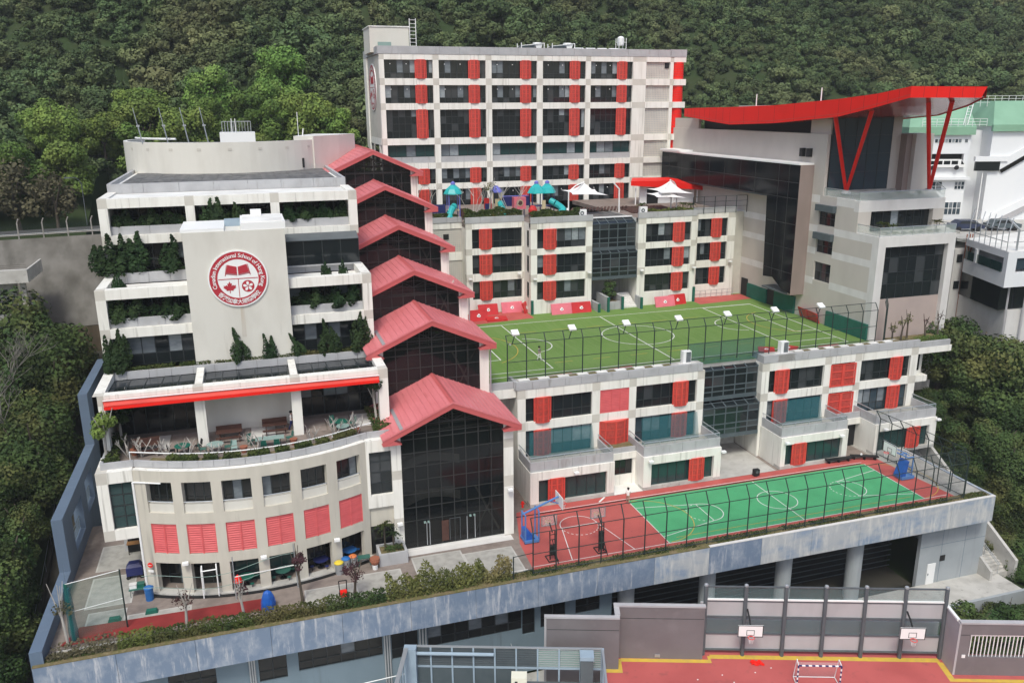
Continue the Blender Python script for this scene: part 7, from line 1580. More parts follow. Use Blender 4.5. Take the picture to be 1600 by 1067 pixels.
for lab, x, w in (('wide juniper in the left middle balcony, nearest the corner pier', -11.0, 1), ('bushy juniper in the centre of the left middle balcony', -9.4, 1), ('round juniper in the left middle balcony beside the seal wall', -6.9, 1), ('bushy juniper in the right middle balcony, left one', 4.9, 1), ('bushy juniper in the right middle balcony, centre one', 6.9, 1), ('bushy juniper in the right middle balcony, right one', 8.5, 1)): juniper(lab, x, 74.0, 18.9, 2.4, 1.6, True)
for lab, x, h_ in (('tall juniper on the upper left ledge, at the corner', -12.0, 3.6), ('narrow juniper on the upper left ledge, second from the corner', -10.9, 3.5), ('tall juniper on the upper left ledge, third from the corner', -9.5, 3.7), ('broad juniper on the upper left ledge by the seal wall', -6.6, 3.3)): juniper(lab, x, 79.7, 21.9, h_, 1.3)
for lab, x, h_ in (('rounded juniper in the top left balcony', -10.6, 2.3), ('rounded juniper in the top left balcony, right one', -8.3, 2.3), ('round juniper in the top right balcony, leftmost', 3.9, 2.2), ('round juniper in the top right balcony, second', 5.4, 2.3), ('round juniper in the top right balcony, third', 7.0, 2.2), ('round juniper in the top right balcony, rightmost', 8.5, 2.2)): juniper(lab, x, 81.5, 25.6, h_, 1.5, True)
for lab, x, h_ in (('tall juniper behind the seal wall, left of the twin', -3.2, 3.5), ('tall juniper behind the seal wall, right of the twin', -2.3, 3.6), ('leaning juniper behind the seal wall', -.4, 3.2)): juniper(lab, x, 79.7, 24.7, h_, 1.1, lean=-.2 if x > -1 else 0)
for lab, x, z in (('small juniper tip in the roof well right of the seal wall, left one', 6.3, 21.3), ('small juniper tip in the roof well right of the seal wall, right one', 7.7, 21.3), ('small juniper tip in the roof well left of the seal wall', -10.8, 21.3)): juniper(lab, x, 75.5, z, 1.5, 1.2)
for a, b, l in ((-12.0, -6.95, 'low clipped hedge strip on the pavilion planter, left piece'), (-6.6, -4.1, 'short clipped hedge strip on the pavilion planter, middle piece'), (-3.8, 9.8, 'long clipped hedge strip on the pavilion planter, right piece')): hedge('clipped_hedge', a, b, 72.2, 72.9, 15.05, 15.5, 'leaf_hedge', l, 110, .08, .12)
for a, b, y, z, l in ((-11.5, -5.4, 73.9, 18.95, 'low planting in the left middle balcony'), (2.95, 9.0, 73.9, 18.95, 'low planting in the right middle balcony'), (-12.0, -5.4, 79.4, 21.95, 'low planting on the upper left ledge'), (-11.5, -5.4, 81.1, 25.75, 'low planting in the top left balcony'), (-4.4, 1.9, 81.1, 25.75, 'low planting in the top middle balcony'), (2.95, 9.0, 81.1, 25.75, 'low planting in the top right balcony')): hedge('planting_strip', a, b, y, y+.6, z, z+(.38 if z < 25 and y > 75 else 1.1), 'leaf_conifer', l, 90, .11, .4)
# clumps along the curved parapet
for a0, a1, l in ((-21, -13.5, 'long hedge clump on the curved terrace edge, leftmost'), (-12, -8.6, 'short hedge clump on the curved terrace edge, second from the left'), (-7.2, -3, 'hedge clump on the curved terrace edge, third from the left'), (-1.2, 4.2, 'hedge clump on the curved terrace edge, near the middle'), (5.6, 9.2, 'hedge clump on the curved terrace edge, right of the middle'), (10.8, 15.2, 'hedge clump on the curved terrace edge, third from the right'), (16.4, 20.0, 'hedge clump on the curved terrace edge, second from the right'), (21.5, 28, 'hedge clump on the curved terrace edge, rightmost')):
    n = int((a1-a0)*150); a = RNG.uniform(a0, a1, n); r = RNG.uniform(CR-1.5, CR-.8, n); z = 10.6+RNG.uniform(0, .45, n); t_ = np.radians(a); P = np.stack([CX+r*np.sin(t_), CY-r*np.cos(t_), z], -1)
    me = leafmesh('hedge_clump', P, RNG.normal(size=(n, 3))+[0, -.5, .8], RNG.uniform(.05, .11, n), 'leaf_hedge'); o = link('hedge_clump', me, None, (0, 0, 0)); tag(o, l, 'hedge', 'hedge clumps on the curved terrace')
hedge('corner_shrubs', -12.0, -10.9, 64.2, 69.8, 10.3, 10.9, 'leaf_hedge', 'ground cover in the left corner bed of the terrace', 60); hedge('corner_shrubs', 8.3, 9.8, 64.6, 70, 10.3, 10.9, 'leaf_hedge', 'ground cover in the right corner bed of the terrace', 60)
def smalltree(name, lab, x, y, z, h_, R, H, m, n=1600, size=.11, tm='palebark', grp=None, k=7):
    t = lroot(name, lab, 'tree', (x, y, z), grp); P, N = lobes(R, H, k, n); P[:, 2] += h_-H; lchild('trunk', branchtrunk(h_, .12, tm, R*.7, 4, int(abs(x)*10)), t)
    o = bpy.data.objects.new('crown', leafmesh('crown', P, N, RNG.uniform(.6, 1.3, len(P))*size, m)); COL.objects.link(o); o.parent = t
smalltree('terrace_tree', 'small light green tree at the left corner of the cafe terrace', -11.9, 65.4, 10.3, 3.9, 1.3, 1.9, 'leaf_bright'); smalltree('terrace_tree', 'dark rounded tree at the left back of the cafe terrace', -11.2, 68.8, 10.3, 4.1, 1.2, 2.6, 'leaf_dark'); smalltree('terrace_tree', 'dark clipped tree at the right corner of the cafe terrace', 8.9, 66.9, 10.3, 4.2, 1.1, 1.5, 'leaf_conifer')
smalltree('deck_tree', 'small maroon leaved tree by the hedge near the hand truck', 5.2, 57.3, 0, 3.2, 1.05, 1.6, 'leaf_purple', 420, .08, 'bark'); smalltree('deck_tree', 'dark maroon tree in front of the curved wall, left of the hand truck', 1.4, 58.0, 0, 4.3, .7, 1.6, 'leaf_purple', 420, .09, 'bark'); smalltree('deck_tree', 'thin sparse tree by the red mat, left of the tarpaulin', -2.8, 57.1, 0, 3.0, .7, 1.0, 'leaf_purple', 90, .08, 'palebark'); smalltree('deck_tree', 'thin sparse tree with few maroon leaves at the middle of the red mat', -6.8, 57.1, 0, 3.2, .9, 1.7, 'leaf_purple', 150, .08, 'palebark'); smalltree('deck_tree', 'spindly tree with few leaves at the left end of the deck', -14.6, 57.6, 0, 4.2, .9, 2.4, 'leaf_brown', 200, .09, 'palebark')
smalltree('shrub_tree', 'bushy dark shrub in the walled planter by the pitch steps', 44.4, 98.6, 11.3, 2.9, 1.1, 2.3, 'leaf_dark', 1500, .1, 'bark')
def bare(lab, x, y, z, s_, grp):
    t = lroot('bare_shrub', lab, 'shrub', (x, y, z), grp); rn = random.Random(int(x*100)); f = MB()
    for k in range(5):
        a = rn.uniform(0, 6.28); e = Vector((math.cos(a)*.35*s_, math.sin(a)*.35*s_, s_*rn.uniform(.6, .8))); f.tube((0, 0, 0), e, .05, 'palebark', 5, .035)
        for q in range(3): b = rn.uniform(0, 6.28); f.tube(e, e+Vector((math.cos(b)*.25*s_, math.sin(b)*.25*s_, s_*rn.uniform(.25, .45))), .035, 'palebark', 4, .015)
    lchild('branches', f, t)
for i, (x, y, s_, l) in enumerate(((-10.4, 65.6, 1.5, 'at the far left, nearest the corner tree'), (-9.4, 65.4, 1.5, 'second from the left'), (-8.3, 65.3, 1.1, 'by the left brown bench'), (-7.6, 64.7, 1.0, 'in front of the left bay window'), (-6.0, 64.0, 1.5, 'left of the left pavilion pier'), (-3.9, 63.6, 1.1, 'behind the round pale table'), (-.9, 63.7, 1.3, 'left of the long pale table'), (3.3, 64.2, 1.2, 'just right of the right pavilion pier'), (5.2, 65.0, 1.4, 'in front of the green chairs at right'), (6.9, 64.5, 1.7, 'rightmost, near the clipped tree'), (-1.5, 65.2, 1.0, 'behind the left end of the long pale table'))): bare('bare pale shrub on the cafe terrace, '+l, x, y, 10.25, s_, 'bare shrubs on the cafe terrace')
for i, (x, y, l) in enumerate(((21.5, 104, 'leafless sapling at the left end of the playground'), (27.2, 102.8, 'tall leafless sapling left of the violet play tower'), (32.4, 103, 'spreading leafless sapling right of the violet play tower'))): bare(l, x, y, 22.1, 4.2, 'leafless saplings on the playground')
smalltree('yellow_tree', 'sparse yellow green sapling above the playground hedge', 29.5, 103.4, 22.1, 4.8, 1.3, 1.4, 'leaf_hedge2', 160, .1, 'palebark')
for i, (x, y, h_, l) in enumerate(((66.9, 72.4, 2.0, 'leftmost thin sapling on the slab before the pink wall'), (68.2, 72.6, 2.6, 'second thin sapling on the slab before the pink wall'), (69.4, 73.0, 2.9, 'third thin sapling on the slab before the pink wall'), (71.6, 72.6, 2.4, 'fourth thin sapling on the slab before the pink wall'), (73.3, 72.6, 2.8, 'rightmost thin sapling by the white edge of the front block'))): smalltree('sapling', l, x, y, 10.6, h_, .6, .9, 'leaf_hedge2' if i < 3 else 'leaf_purple', 70 if i < 3 else 26, .1, 'bark', 'saplings on the cantilevered slab')
hedge('slab_hedge', 69.4, 73.5, 71.3, 72.3, 10.6, 11.05, 'leaf_bright', 'bright green low hedge on the cantilevered slab at right', 120, .08, .1); hedge('slab_planting', 67.2, 69.2, 71.4, 72.8, 10.6, 10.85, 'leaf_brown', 'dry planting on the cantilevered slab at right', 60, .08)
# hedges along the deck edge
hedge('deck_hedge', -15.6, -11.2, 55.75, 57.3, 0, .6, 'leaf_brown', 'brown sparse hedge at the left end of the deck edge', 60, .1, .3); hedge('deck_hedge', -11.2, -9.0, 55.75, 57.1, 0, .8, 'leaf_hedge2', 'yellowish hedge section along the deck edge at left', 100, .1, .25); hedge('deck_hedge', -9.0, 3.0, 55.75, 56.9, 0, .75, 'leaf_hedge', 'long dark green hedge along the deck edge in front of the curved wall', 110, .1, .2); hedge('deck_hedge', 3.0, 7.4, 55.75, 56.9, 0, .8, 'leaf_dark', 'dark low hedge section along the deck edge near the hand truck', 110, .1, .25)
def bamboo():
    n = 6500; x = RNG.uniform(7.5, 17.4, n); tops = 1.2+.75*np.sin(x*1.9)*np.sin(x*.63+1)**2+.5*np.sin(x*4.3)*.6+.5; u = RNG.uniform(size=n); P = np.stack([x, RNG.uniform(55.7, 56.8, n), u*tops], -1)
    o = link('bamboo_hedge', leafmesh('bamboo_hedge', P, RNG.normal(size=(n, 3))*[1, 1, .25], RNG.uniform(.05, .13, n), 'leaf_bamboo'), None, (0, 0, 0)); tag(o, 'feathery yellow green bamboo hedge along the deck edge in front of the atrium', 'hedge')
bamboo()
def fronds(lab, x, y, z, h_, R, n=9, m='leaf_bright', cat='plant', name='palm_plant', grp=None):
    t = lroot(name, lab, cat, (x, y, z), grp); f = MB(); f.tube((0, 0, 0), (0, 0, h_), .07, 'bark', 6); lchild('trunk', f, t)
    P = []; N = []; S_ = []
    for k in range(n):
        a = 2*math.pi*k/n+RNG.uniform(-.3, .3); up = RNG.uniform(.2, 1.0)
        for q in range(26): u = q/25; P.append((math.cos(a)*R*u+RNG.normal()*.03, math.sin(a)*R*u+RNG.normal()*.03, h_+R*(up*u-1.0*u*u)+RNG.normal()*.03)); N.append((RNG.normal()*.6, RNG.normal()*.6, 1)); S_.append(R*.11*(1.1-u))
    o = bpy.data.objects.new('fronds', leafmesh('fronds', np.array(P), np.array(N), np.array(S_)+.03, m)); COL.objects.link(o); o.parent = t
for k in range(4): fronds('leafy palm in the grey planter box at the atrium entrance' if k == 0 else 'fern like plant in the grey planter box, %s' % ('front', 'middle', 'right side')[k-1], 8.4+k*.35, 62.1-.2*(k % 2), .9, (2.2, .3, 1.4, .3)[k], (1.1, .7, .9, .6)[k], 10, 'leaf_dark')
for lab, x, y, z, h_ in (('palm on the left end of the middle auditorium terrace', 67.4, 76.2, 22.1, 1.1), ('small palm next to the left palm on the middle auditorium terrace', 68.9, 76.5, 22.1, .8), ('palm at the right end of the middle auditorium terrace', 74.7, 76.2, 22.1, 1.1), ('palm below the first sail parasol pole on the upper terrace', 50.6, 102.5, 22.1, 1.2), ('palm left of the terrace railing by the auditorium', 56.2, 101.5, 22.1, 1.2), ('palm right of the sail parasol by the terrace railing', 57.6, 101.8, 22.1, 1.0)): fronds(lab, x, y, z, h_, .95, 11, 'leaf_hedge')
for k, (lab, x) in enumerate((('leafy plant tub on the roof terrace, leftmost', 69.6), ('low bush tub on the roof terrace, second', 70.6), ('taller green plant on the roof terrace, third', 72.0), ('low bush tub on the roof terrace, fourth', 73.4), ('low bush tub on the roof terrace, fifth', 74.7))): fronds(lab, x, 79.4, 25.58, .25 if k % 2 else .6, .5, 9, 'leaf_dark', 'plant', 'tub_plant', 'plants on the roof terrace')
for k in range(7): fronds('dry leafed pot plant on the middle auditorium terrace floor', 67.0+k*1.15, 75.2, 22.12, .2, .45, 8, 'leaf_hedge2' if k % 2 else 'leaf_brown', 'plant', 'pot_plant', 'pot plants on the middle auditorium terrace')
# ================================================================== CAFE TERRACE FURNITURE
def bench_table(lab, x, y, rz):
    t = lroot('picnic_table', lab, 'table', (x, y, 10.26), 'brown picnic tables on the cafe terrace', rz)
    for k in range(5): g = MB(); g.box(-1.0, 1.0, -.42+k*.17, -.27+k*.17, .7, .75, 'wood'); lchild('slat', g, t)
    for s_ in (-1, 1):
        g = MB(); g.box(-1.0, 1.0, s_*.75-.16, s_*.75+.16, .42, .47, 'wood'); lchild('seat', g, t)
        g = MB(); g.extr([(s_*.75, -.85, 0), (s_*.75, -.75, 0), (s_*.75, .0, .7), (s_*.75, -.1, .7)], (.08, 0, 0), 'wood'); g.extr([(s_*.75, .85, 0), (s_*.75, .75, 0), (s_*.75, 0, .7), (s_*.75, .1, .7)], (.08, 0, 0), 'wood'); lchild('leg', g, t)
    g = MB(); g.box(-1.0, 1.0, .8, .86, .47, .95, 'wood'); lchild('backrest', g, t)
bench_table('brown picnic table right of the left pavilion pier', -3.0, 67.0, 0); bench_table('brown picnic table before the beige back wall, left of the right pavilion pier', .6, 67.5, 0); bench_table('brown picnic table in the left bay of the cafe terrace', -9.1, 66.2, .1)
def ctable(lab, x, y, r, m, square=False):
    t = lroot('cafe_table', lab, 'table', (x, y, 10.26), 'tables on the cafe terrace'); g = MB()
    if square: g.box(-1.1, 1.1, -.4, .4, .68, .73, m)
    else: g.lathe([(r, .69), (r, .73)], (0, 0, 0), m, 18)
    lchild('tabletop', g, t)
    for a, b in ((-.4, -.25), (.4, -.25), (.4, .25), (-.4, .25)): g = MB(); g.tube((a*(2 if square else 1), b, 0), (a*(2 if square else 1), b, .69), .03, 'frame', 5); lchild('leg', g, t)
ctable('round pale green cafe table near the terrace rail', -4.0, 64.5, .65, 'tableglass'); ctable('long pale blue green cafe table near the terrace rail', .1, 64.5, .6, 'tableglass', True); ctable('dark green cafe table in front of the left bay', -6.4, 65.0, .6, 'green'); ctable('dark green cafe table in the right bay', 5.9, 66.4, .6, 'green'); ctable('pale blue cafe table at the front of the right bay', 5.9, 65.3, .55, 'tableglass')
def chair(lab, x, y, rz, m):
    t = lroot('cafe_chair', lab, 'chair', (x, y, 10.26), 'chairs on the cafe terrace', rz); g = MB(); g.box(-.23, .23, -.22, .22, .4, .45, m); lchild('seat', g, t); g = MB(); g.extr([(-.22, .22, .5), (.22, .22, .5), (.2, .32, .9), (-.2, .32, .9)], (0, .04, 0), m); lchild('backrest', g, t)
    for a in (-.2, .2):
        for b in (-.2, .2): g = MB(); g.tube((a, b, 0), (a, b, .4), .025, m, 4); lchild('leg', g, t)
for lab, x, y, rz, m in (('green chair left of the round pale table', -4.9, 64.6, 1.5, 'greenplastic'), ('green chair right of the round pale table', -3.1, 64.5, -1.5, 'greenplastic'), ('small pale chair by the terrace rail right of the round table', -2.6, 64.1, 0, 'tableglass'), ('black chair left of the dark green table at left', -7.2, 65.0, 1.6, 'black'), ('black chair against the left pavilion pier', -5.3, 65.4, -1.2, 'black'), ('dark green chair in front of the long pale table, left', -.4, 63.9, 3.1, 'green'), ('dark green chair in front of the long pale table, right', .6, 63.9, 3.1, 'green'), ('green chair behind the long pale table, left', -1.3, 65.2, .6, 'greenplastic'), ('green chair at the right end of the long pale table', 1.6, 64.9, -1.3, 'greenplastic'), ('dark green chair behind the dark table in the right bay', 5.3, 67.2, .3, 'green'), ('green chair right of the dark table in the right bay', 6.8, 66.6, -1.4, 'greenplastic')): chair(lab, x, y, rz, m)
for lab, x, y in (('red plant pot on the terrace between the tables', -1.9, 63.9), ('red plant pot at the right end of the long pale table', 1.9, 64.3), ('red plant pot at the left end of the cafe terrace', -10.0, 66.0), ('red plant pot under the rightmost bare shrub', 7.0, 64.9)):
    t = lroot('red_pot', lab, 'plant pot', (x, y, 10.26), 'red pots on the cafe terrace'); g = MB(); g.lathe([(.18, 0), (.3, .45), (.32, .5)], (0, 0, 0), 'terracotta', 12); lchild('pot', g, t); g = MB(); g.lathe([(.27, .44), (.26, .47)], (0, 0, 0), 'soil', 10); lchild('soil', g, t)
# ================================================================== PEOPLE
def person(lab, loc, rz, h_, top, trouser, mid, pose='walk'):
    J = {'pel': (0, 0, .53), 'sp': (0, .01, .64), 'ch': (0, 0, .76), 'nk': (0, .0, .855), 'hd': (0, -.015, .93), 'sl': (.11, 0, .80), 'sr': (-.11, 0, .80), 'el': (.15, .04, .65), 'er': (-.15, -.05, .65), 'wl': (.14, -.04, .52), 'wr': (-.12, -.14, .56), 'hl': (.055, 0, .50), 'hr': (-.055, 0, .50), 'kl': (.06, -.07, .27), 'kr': (-.06, .03, .28), 'al': (.06, -.10, .04), 'ar': (-.06, .14, .07), 'tl': (.06, -.19, .02), 'tr': (-.06, .07, .02)}
    Rd = {'pel': .085, 'sp': .075, 'ch': .085, 'nk': .035, 'hd': .062, 'sl': .045, 'sr': .045, 'el': .03, 'er': .03, 'wl': .022, 'wr': .022, 'hl': .062, 'hr': .062, 'kl': .04, 'kr': .04, 'al': .027, 'ar': .027, 'tl': .025, 'tr': .025}
    E = [('pel', 'sp'), ('sp', 'ch'), ('ch', 'nk'), ('nk', 'hd'), ('ch', 'sl'), ('ch', 'sr'), ('sl', 'el'), ('sr', 'er'), ('el', 'wl'), ('er', 'wr'), ('pel', 'hl'), ('pel', 'hr'), ('hl', 'kl'), ('hr', 'kr'), ('kl', 'al'), ('kr', 'ar'), ('al', 'tl'), ('ar', 'tr')]
    ks_ = list(J); me = bpy.data.meshes.new('body'); me.from_pydata([Vector(J[k])*h_ for k in ks_], [(ks_.index(a), ks_.index(b)) for a, b in E], [])
    ob_ = bpy.data.objects.new('body_tmp', me); COL.objects.link(ob_); md = ob_.modifiers.new('s', 'SKIN'); me.skin_vertices[0].data[0].use_root = True
    for i, k in enumerate(ks_): me.skin_vertices[0].data[i].radius = (Rd[k]*h_, Rd[k]*h_*.8)
    sb = ob_.modifiers.new('u', 'SUBSURF'); sb.levels = 2; sb.render_levels = 2
    bpy.context.view_layer.update(); m2 = bpy.data.meshes.new_from_object(ob_.evaluated_get(bpy.context.evaluated_depsgraph_get())); bpy.data.objects.remove(ob_)
    for mm in (mid, top, trouser, 'hair'): pass
    m2.materials.clear(); [m2.materials.append(M[q]) for q in ('skin', top, trouser, 'black')]
    for p in m2.polygons:
        c = p.center/h_; arm = abs(c.x) > .125; p.use_smooth = True
        p.material_index = 3 if c.z < .045 else 2 if c.z < .53 and not (arm and c.z > .3) else 1 if c.z < .835 and not (arm and c.z < .68) else 0
    t = thing('person', lab, 'person', loc, None, rz, True); b = bpy.data.objects.new('body', m2); COL.objects.link(b); b.parent = t
    g = MB(); g.lathe([(.03, -.055), (.066, -.03), (.076, .02), (.06, .06), (.02, .075)], (0, 0, 0), 'hair', 12); o = lchild('hair', g, t, (0, .012*h_, .945*h_)); o.scale = (h_, h_*1.05, h_)
    g = MB(); g.box(-.008, .008, -.02, 0, -.012, .012, 'skin'); o = lchild('nose', g, t, (0, -.068*h_, .925*h_)); o.scale = (h_,)*3
    return t
person('person with dark hair in white top and khaki trousers walking along the red court edge', (31.75, 65.1, .02), 2.7, 1.62, 'cloth_white', 'cloth_khaki', None)
person('person in grey clothes standing on the left part of the football pitch', (27.66, 78.7, 10.5), .6, 1.6, 'cloth_grey', 'cloth_white', None)
person('person in white at the right pavilion pier of the cafe terrace', (1.95, 67.6, 10.26), 1.2, 1.65, 'cloth_white', 'navy', None)
b_ = thing('ball', 'white football lying on the left side of the pitch', 'ball', (26.5, 85.2, 10.5), local=True); g = MB(); g.lathe([(.02, 0), (.1, .03), (.14, .13), (.1, .23), (.02, .26)], (0, 0, 0), 'white', 10); lchild('skin', g, b_)
# ================================================================== FOREGROUND: lower court, walls, barrier, plant enclosure
RZ = -math.atan2(.335, .942); FO = (24.19, 50.61, -5.0)
def fg(name, lab, cat, u, v, z=0, grp=None):
    c, s = math.cos(RZ), math.sin(RZ); t = thing(name, lab, cat, (FO[0]+u*c-v*s, FO[1]+u*s+v*c, FO[2]+z), grp, RZ, True); return t
fl = fg('lower_court', None, None, 0, 0); fl.name = 'lower_court'
bpy.data.objects.remove(fl)
def fgs(name, poly, z, m):
    c, s = math.cos(RZ), math.sin(RZ); f = MB(); f.face([(FO[0]+u*c-v*s, FO[1]+u*s+v*c, FO[2]+z) for u, v in poly], m); return struct(name, f)
fgs('lower_court', [(-1.3, -14), (45, -14), (45, 1.2), (-.05, 1.2), (-.05, -1.2), (-1.3, -1.2)], 0, 'pinkcourt')
for P in (((-1.2, -1.75), (.3, -1.75), (.3, -1.35), (-1.2, -1.35)), ((-.05, -1.35), (.3, -1.35), (.3, -.1), (-.05, -.1)), ((.3, -.42), (7.0, -.42), (7.0, -.02), (.3, -.02)), ((7.0, -.42), (7.2, -.42), (7.2, .42), (7.0, .42)), ((7.2, .12), (24.6, .12), (24.6, .6), (7.2, .6)), ((24.35, -1.75), (24.8, -1.75), (24.8, .12), (24.35, .12)), ((24.35, -2.1), (45, -2.1), (45, -1.75), (24.35, -1.75))): fgs('yellow_border', P, .006, 'yline')
w = fg('boundary_wall', 'grey painted stepped boundary wall on the left of the lower court', 'wall', 0, 0)
box('wall', w, 'fgwall', -5.45, -.003, -1.35, -1.1, -4, 4.33); box('wall', w, 'fgwall', -.3, 0, -1.1, .3, -4, 4.4); box('wall', w, 'fgwall', 0, 6.55, .02, .3, -4, 4.5)
box('joint', w, 'frame', -5.4, -.02, -1.358, -1.351, 3.35, 3.39); box('joint', w, 'frame', .02, 6.5, .012, .019, 3.5, 3.54)
for a in ((-5.5, 0, -1.4, -1.05, 4.33, 4.47), (-.35, .05, -1.05, -.03, 4.401, 4.541), (-.35, 6.6, -.03, .35, 4.501, 4.64)): box('coping', w, 'lilac', *a)
box('end_face', w, 'lilac', -5.62, -5.46, -1.4, -1.05, -4, 4.47); box('drain_cap', w, 'galv', 2.9, 3.3, -.04, .015, .15, .4)
nb = fg('noise_barrier', 'tall barrier of grey posts with clear and pale panels behind the lower court', 'barrier', 6.7, .62)
PU = [0, 3.03, 6.05, 9.05, 12.05, 15.02, 18.05]
for u in PU: g = MB(); g.tube((u, 0, 0), (u, .25, 5.9), .16, 'greypost', 8); lchild('post', g, nb); g = MB(); g.lathe([(.17, 0), (.15, .12), (.05, .18)], (u, .25, 5.9), 'galv', 8); lchild('post_cap', g, nb)
for a, b in zip(PU[:-1], PU[1:]):
    for z, hh in ((.35, .1), (1.75, .12), (3.15, .14), (4.55, .12), (5.75, .08)): box('rail', nb, 'greypost', a+.13, b-.13, .05+z*.035, .19+z*.035, z, z+hh)
    box('pale_panel', nb, 'lilac', a+.13, b-.13, .2, .26, .45, 1.75); box('clear_panel', nb, 'railglass', a+.13, b-.13, .24, .27, 1.87, 3.15); box('pale_panel', nb, 'lilac', a+.13, b-.13, .26, .32, 3.3, 4.55); box('clear_panel', nb, 'railglass', a+.13, b-.13, .3, .33, 4.68, 5.75)
    box('white_strip', nb, 'white', a+.13, b-.13, .16, .3, 4.69, 4.8)
wb = fg('screen_wall', 'pale parapet wall with green railing behind the clear barrier', 'wall', 6.7, 2.4)
g = MB()
for k in range(46): g.box(k*.4, k*.4+.06, .1, .16, 2.0, 3.3, 'galv')
g.box(0, 18.4, .08, .18, 3.3, 3.42, 'white'); lchild('railing', g, wb); box('wall', wb, 'lilac', 0, 18.6, 0, .25, -4, 1.95)
for lab, u in (('black framed white basketball backboard on the barrier, left one', 3.2), ('black framed white basketball backboard on the barrier, right one', 15.2)):
    t = fg('barrier_hoop', lab, 'basketball hoop', 6.7+u, .62, 0, 'hoops on the barrier'); q = board(1.9, 1.0); lchild('backboard', q, t, (0, -1.2, 2.45), math.pi/2)
    g = MB(); hoop_rim(g, 0, -1.5, 2.6); lchild('rim', g, t); g = MB(); g.path([(0, .1, 4.0), (0, -.6, 3.7), (0, -1.12, 3.3)], .07, 'black', 6); g.path([(-.3, .1, 2.6), (0, -1.12, 2.8)], .04, 'black', 5); g.path([(.3, .1, 2.6), (0, -1.12, 2.8)], .04, 'black', 5); lchild('bracket', g, t)
rw_ = fg('boundary_wall', 'grey boundary wall with white bar window at the bottom right corner', 'wall', 25.0, -1.3)
box('wall', rw_, 'fgwall', 0, .75, 0, .3, -4, 4.35); box('wall', rw_, 'fgwall', .75, 18, 0, .3, -4, 1.55); box('wall', rw_, 'fgwall', .75, 18, 0, .3, 3.45, 4.35); box('coping', rw_, 'lilac', -.1, 18, -.06, .36, 4.35, 4.48); box('side_wall', rw_, 'lilac', -.15, 0, .0, 2.2, -4, 4.34); box('coping', rw_, 'white', -.2, .02, .36, 2.3, 4.35, 4.5); box('joint', rw_, 'frame', 0.02, .72, -.01, -.003, 3.4, 3.44); box('socket', rw_, 'white', .3, .55, -.05, -.003, 1.5, 1.75)
for k in range(36): box('bar', rw_, 'white', .85+k*.28, .91+k*.28, .1, .16, 1.55, 3.45)
box('bar_rail', rw_, 'white', .75, 12, .08, .18, 3.3, 3.42)
t = fg('handball_goal', 'small goal with blue and white striped posts on the lower red court', 'goal', 14.45, -2.9)
g = MB()
def stripes(a, b, n):
    a, b = Vector(a), Vector(b)
    for k in range(n): g.tube(a.lerp(b, k/n), a.lerp(b, (k+1)/n), .06, 'navy' if k % 2 == 0 else 'white', 8)
stripes((-1.55, 0, 0), (-1.55, 0, 1.75), 9); stripes((1.55, 0, 0), (1.55, 0, 1.75), 9); stripes((-1.55, 0, 1.75), (1.55, 0, 1.75), 13); lchild('frame', g, t)
g = MB()
for x in (-1.55, 1.55): g.path([(x, 0, 1.75), (x*.98, .55, 1.9), (x*.98, 1.0, .05), (x, 0, .05)], .035, 'white', 5)
g.tube((-1.52, 1.0, .05), (1.52, 1.0, .05), .035, 'white', 5); lchild('stay', g, t)
g = MB(); g.face([(-1.52, .5, 1.7), (1.52, .5, 1.7), (1.52, 1.0, .05), (-1.52, 1.0, .05)], 'chainlight'); g.face([(-1.55, 0, 1.75), (1.55, 0, 1.75), (1.52, .5, 1.7), (-1.52, .5, 1.7)], 'chainlight'); lchild('net', g, t)
t = fg('red_cloth', 'bright red cloth dropped on the lower court under the left backboard', 'cloth', 10.6, -.35); g = MB()
for i in range(6):
    for j in range(4):
        q = lambda a, b: (-.45+a*.16+.05*math.sin(b*2), -.3+b*.15+.06*math.sin(a*1.7), .05+.05*math.sin(a*2.1+b*1.3))
        if i+j < 8: g.face([q(i, j), q(i+1, j), q(i+1, j+1), q(i, j+1)], 'canopy')
lchild('cloth', g, t)
random.seed(2)
for k in range(7): t = fg('paper_scrap', 'tiny white scrap of litter on the lower red court', 'litter', random.uniform(1, 12), random.uniform(-3.5, -.8), .01, 'scraps on the lower court'); g = MB(); g.face([(0, 0, 0), (.1, .02, 0), (.09, .09, .02), (-.01, .07, .01)], 'white'); lchild('scrap', g, t)
# plant enclosure at bottom centre
pe = fg('plant_enclosure', 'pale blue steel rooftop plant enclosure at the bottom edge', 'building', -15.5, -3.2, 3.0)
W_ = 14.1
for k in range(10): u = W_*k/9; box('upright', pe, 'paleblue', u-.06, u+.06, -.1, .1, -4.0, .05)
for z in (-1.6, -3.2): box('rail', pe, 'paleblue', 0, W_, -.06, .06, z-.07, z+.07)
g = MB(); g.tube((.1, -.25, -.35), (6.2, -.25, -.35), .13, 'paleblue', 8); lchild('pipe', g, pe); box('top_rail', pe, 'galv', 0, W_, -.08, .08, .05, .14)
for k in range(9):
    a, b = W_*k/9+.06, W_*(k+1)/9-.06; box('mesh_panel', pe, 'greypost' if k < 6 else 'tableglass', a, b, .02, .05, -1.55, .0)
    for q in range(8): box('slat', pe, 'steelgrey' if k < 6 else 'galv', a, b, -.03, .0, -1.45+q*.19, -1.39+q*.19)
    box('mesh_panel', pe, 'steelgrey', a, b, .02, .05, -3.1, -1.7) if k < 5 else None
box('corner_post', pe, 'paleblue', -.35, .55, -.6, .0, -4.2, .2); box('corner_post', pe, 'paleblue', W_-.1, W_+.12, -.1, .1, -4, .1)
g = MB(); g.extr([(-.3, -.5, .15), (.0, -.5, .15), (-.05, -5, .15), (-.35, -5, .15)], (0, 0, .12), 'galv'); [g.box(-.25, -.15, -1-k, -.9-k, -4, .15, 'paleblue') for k in range(4)]; lchild('side_rail', g, pe)
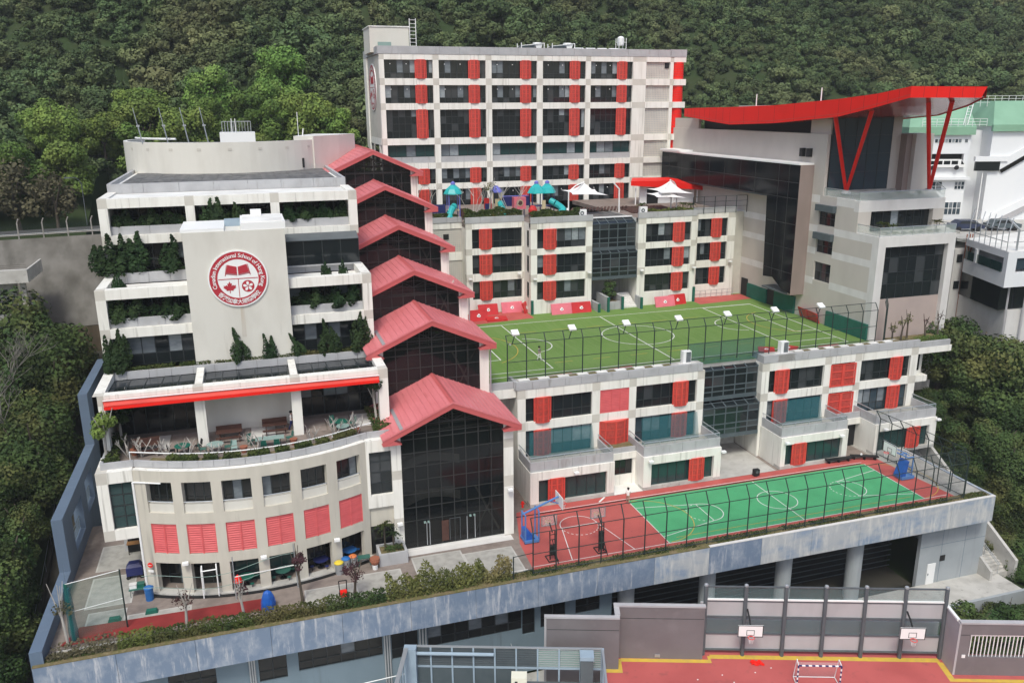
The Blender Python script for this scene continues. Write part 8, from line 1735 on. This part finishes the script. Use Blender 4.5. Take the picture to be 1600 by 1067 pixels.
g = MB(); g.box(W_-.05, W_+.1, -5, -.1, -.05, .1, 'galv'); [g.box(W_, W_+.08, -1.5-k*1.2, -1.4-k*1.2, -3, 0, 'paleblue') for k in range(3)]; lchild('side_rail', g, pe)
box('slab', pe, 'conc', 8.6, W_-.1, -6, -.7, -3.4, -3.0) ; box('kerb', pe, 'greypost', 8.6, W_-.1, -.65, -.2, -3.0, -2.6); box('duct', pe, 'greypost', 12.5, 13.4, -1.0, -.2, -3.0, -.2); box('duct_cap', pe, 'paleblue', 12.45, 13.45, -1.05, -.15, -.19, .1); box('floor', pe, 'greypost', .3, 8.5, -6, -.15, -4.6, -4.4)
for k in range(4): g = MB(); g.box(1+k*1.8, 2.3+k*1.8, -3.0, -1.6, -4.4, -3.2, 'galv'); g.tube((1.65+k*1.8, -2.3, -3.2), (1.65+k*1.8, -2.3, -3.1), .5, 'black', 12); lchild('cooling_fan', g, pe)
cb = fg('control_box', 'cream electrical control box on a steel frame in the plant enclosure', 'control box', -7.4, -5.2, .0)
g = MB(); g.box(-.55, .55, -.4, .4, .9, 2.3, 'cream'); lchild('casing', g, cb); g = MB(); g.box(-.3, -.1, -.42, -.4, 1.9, 2.05, 'black'); g.tube((-.2, -.42, 1.2), (-.2, -.42, 1.7), .03, 'black', 5); lchild('switch', g, cb)
g = MB()
for x in (-.7, .7): g.path([(x, -.5, -1), (x, -.5, 1.3)], .05, 'galv', 6)
for z in (.5, 1.3): g.tube((-1.2, -.5, z), (.9, -.5, z), .05, 'galv', 6)
g.tube((-1.9, .2, 1.2), (-.6, .2, 1.2), .16, 'paleblue', 8); lchild('frame', g, cb)
# ================================================================== HAZE (thin air over the whole valley)
hz = MB(); hz.box(-425, 625, -65, 425, -24, 175, 'white'); ho = struct('haze', hz, 'stuff')
hm = bpy.data.materials.new('haze'); hm.use_nodes = True; ht_ = hm.node_tree; ht_.nodes.remove(ht_.nodes['Principled BSDF'])
pv = ht_.nodes.new('ShaderNodeVolumePrincipled'); pv.inputs['Color'].default_value = (.86, .90, .94, 1); pv.inputs['Density'].default_value = .00023
ht_.links.new(pv.outputs[0], ht_.nodes['Material Output'].inputs['Volume']); ho.data.materials.clear(); ho.data.materials.append(hm)
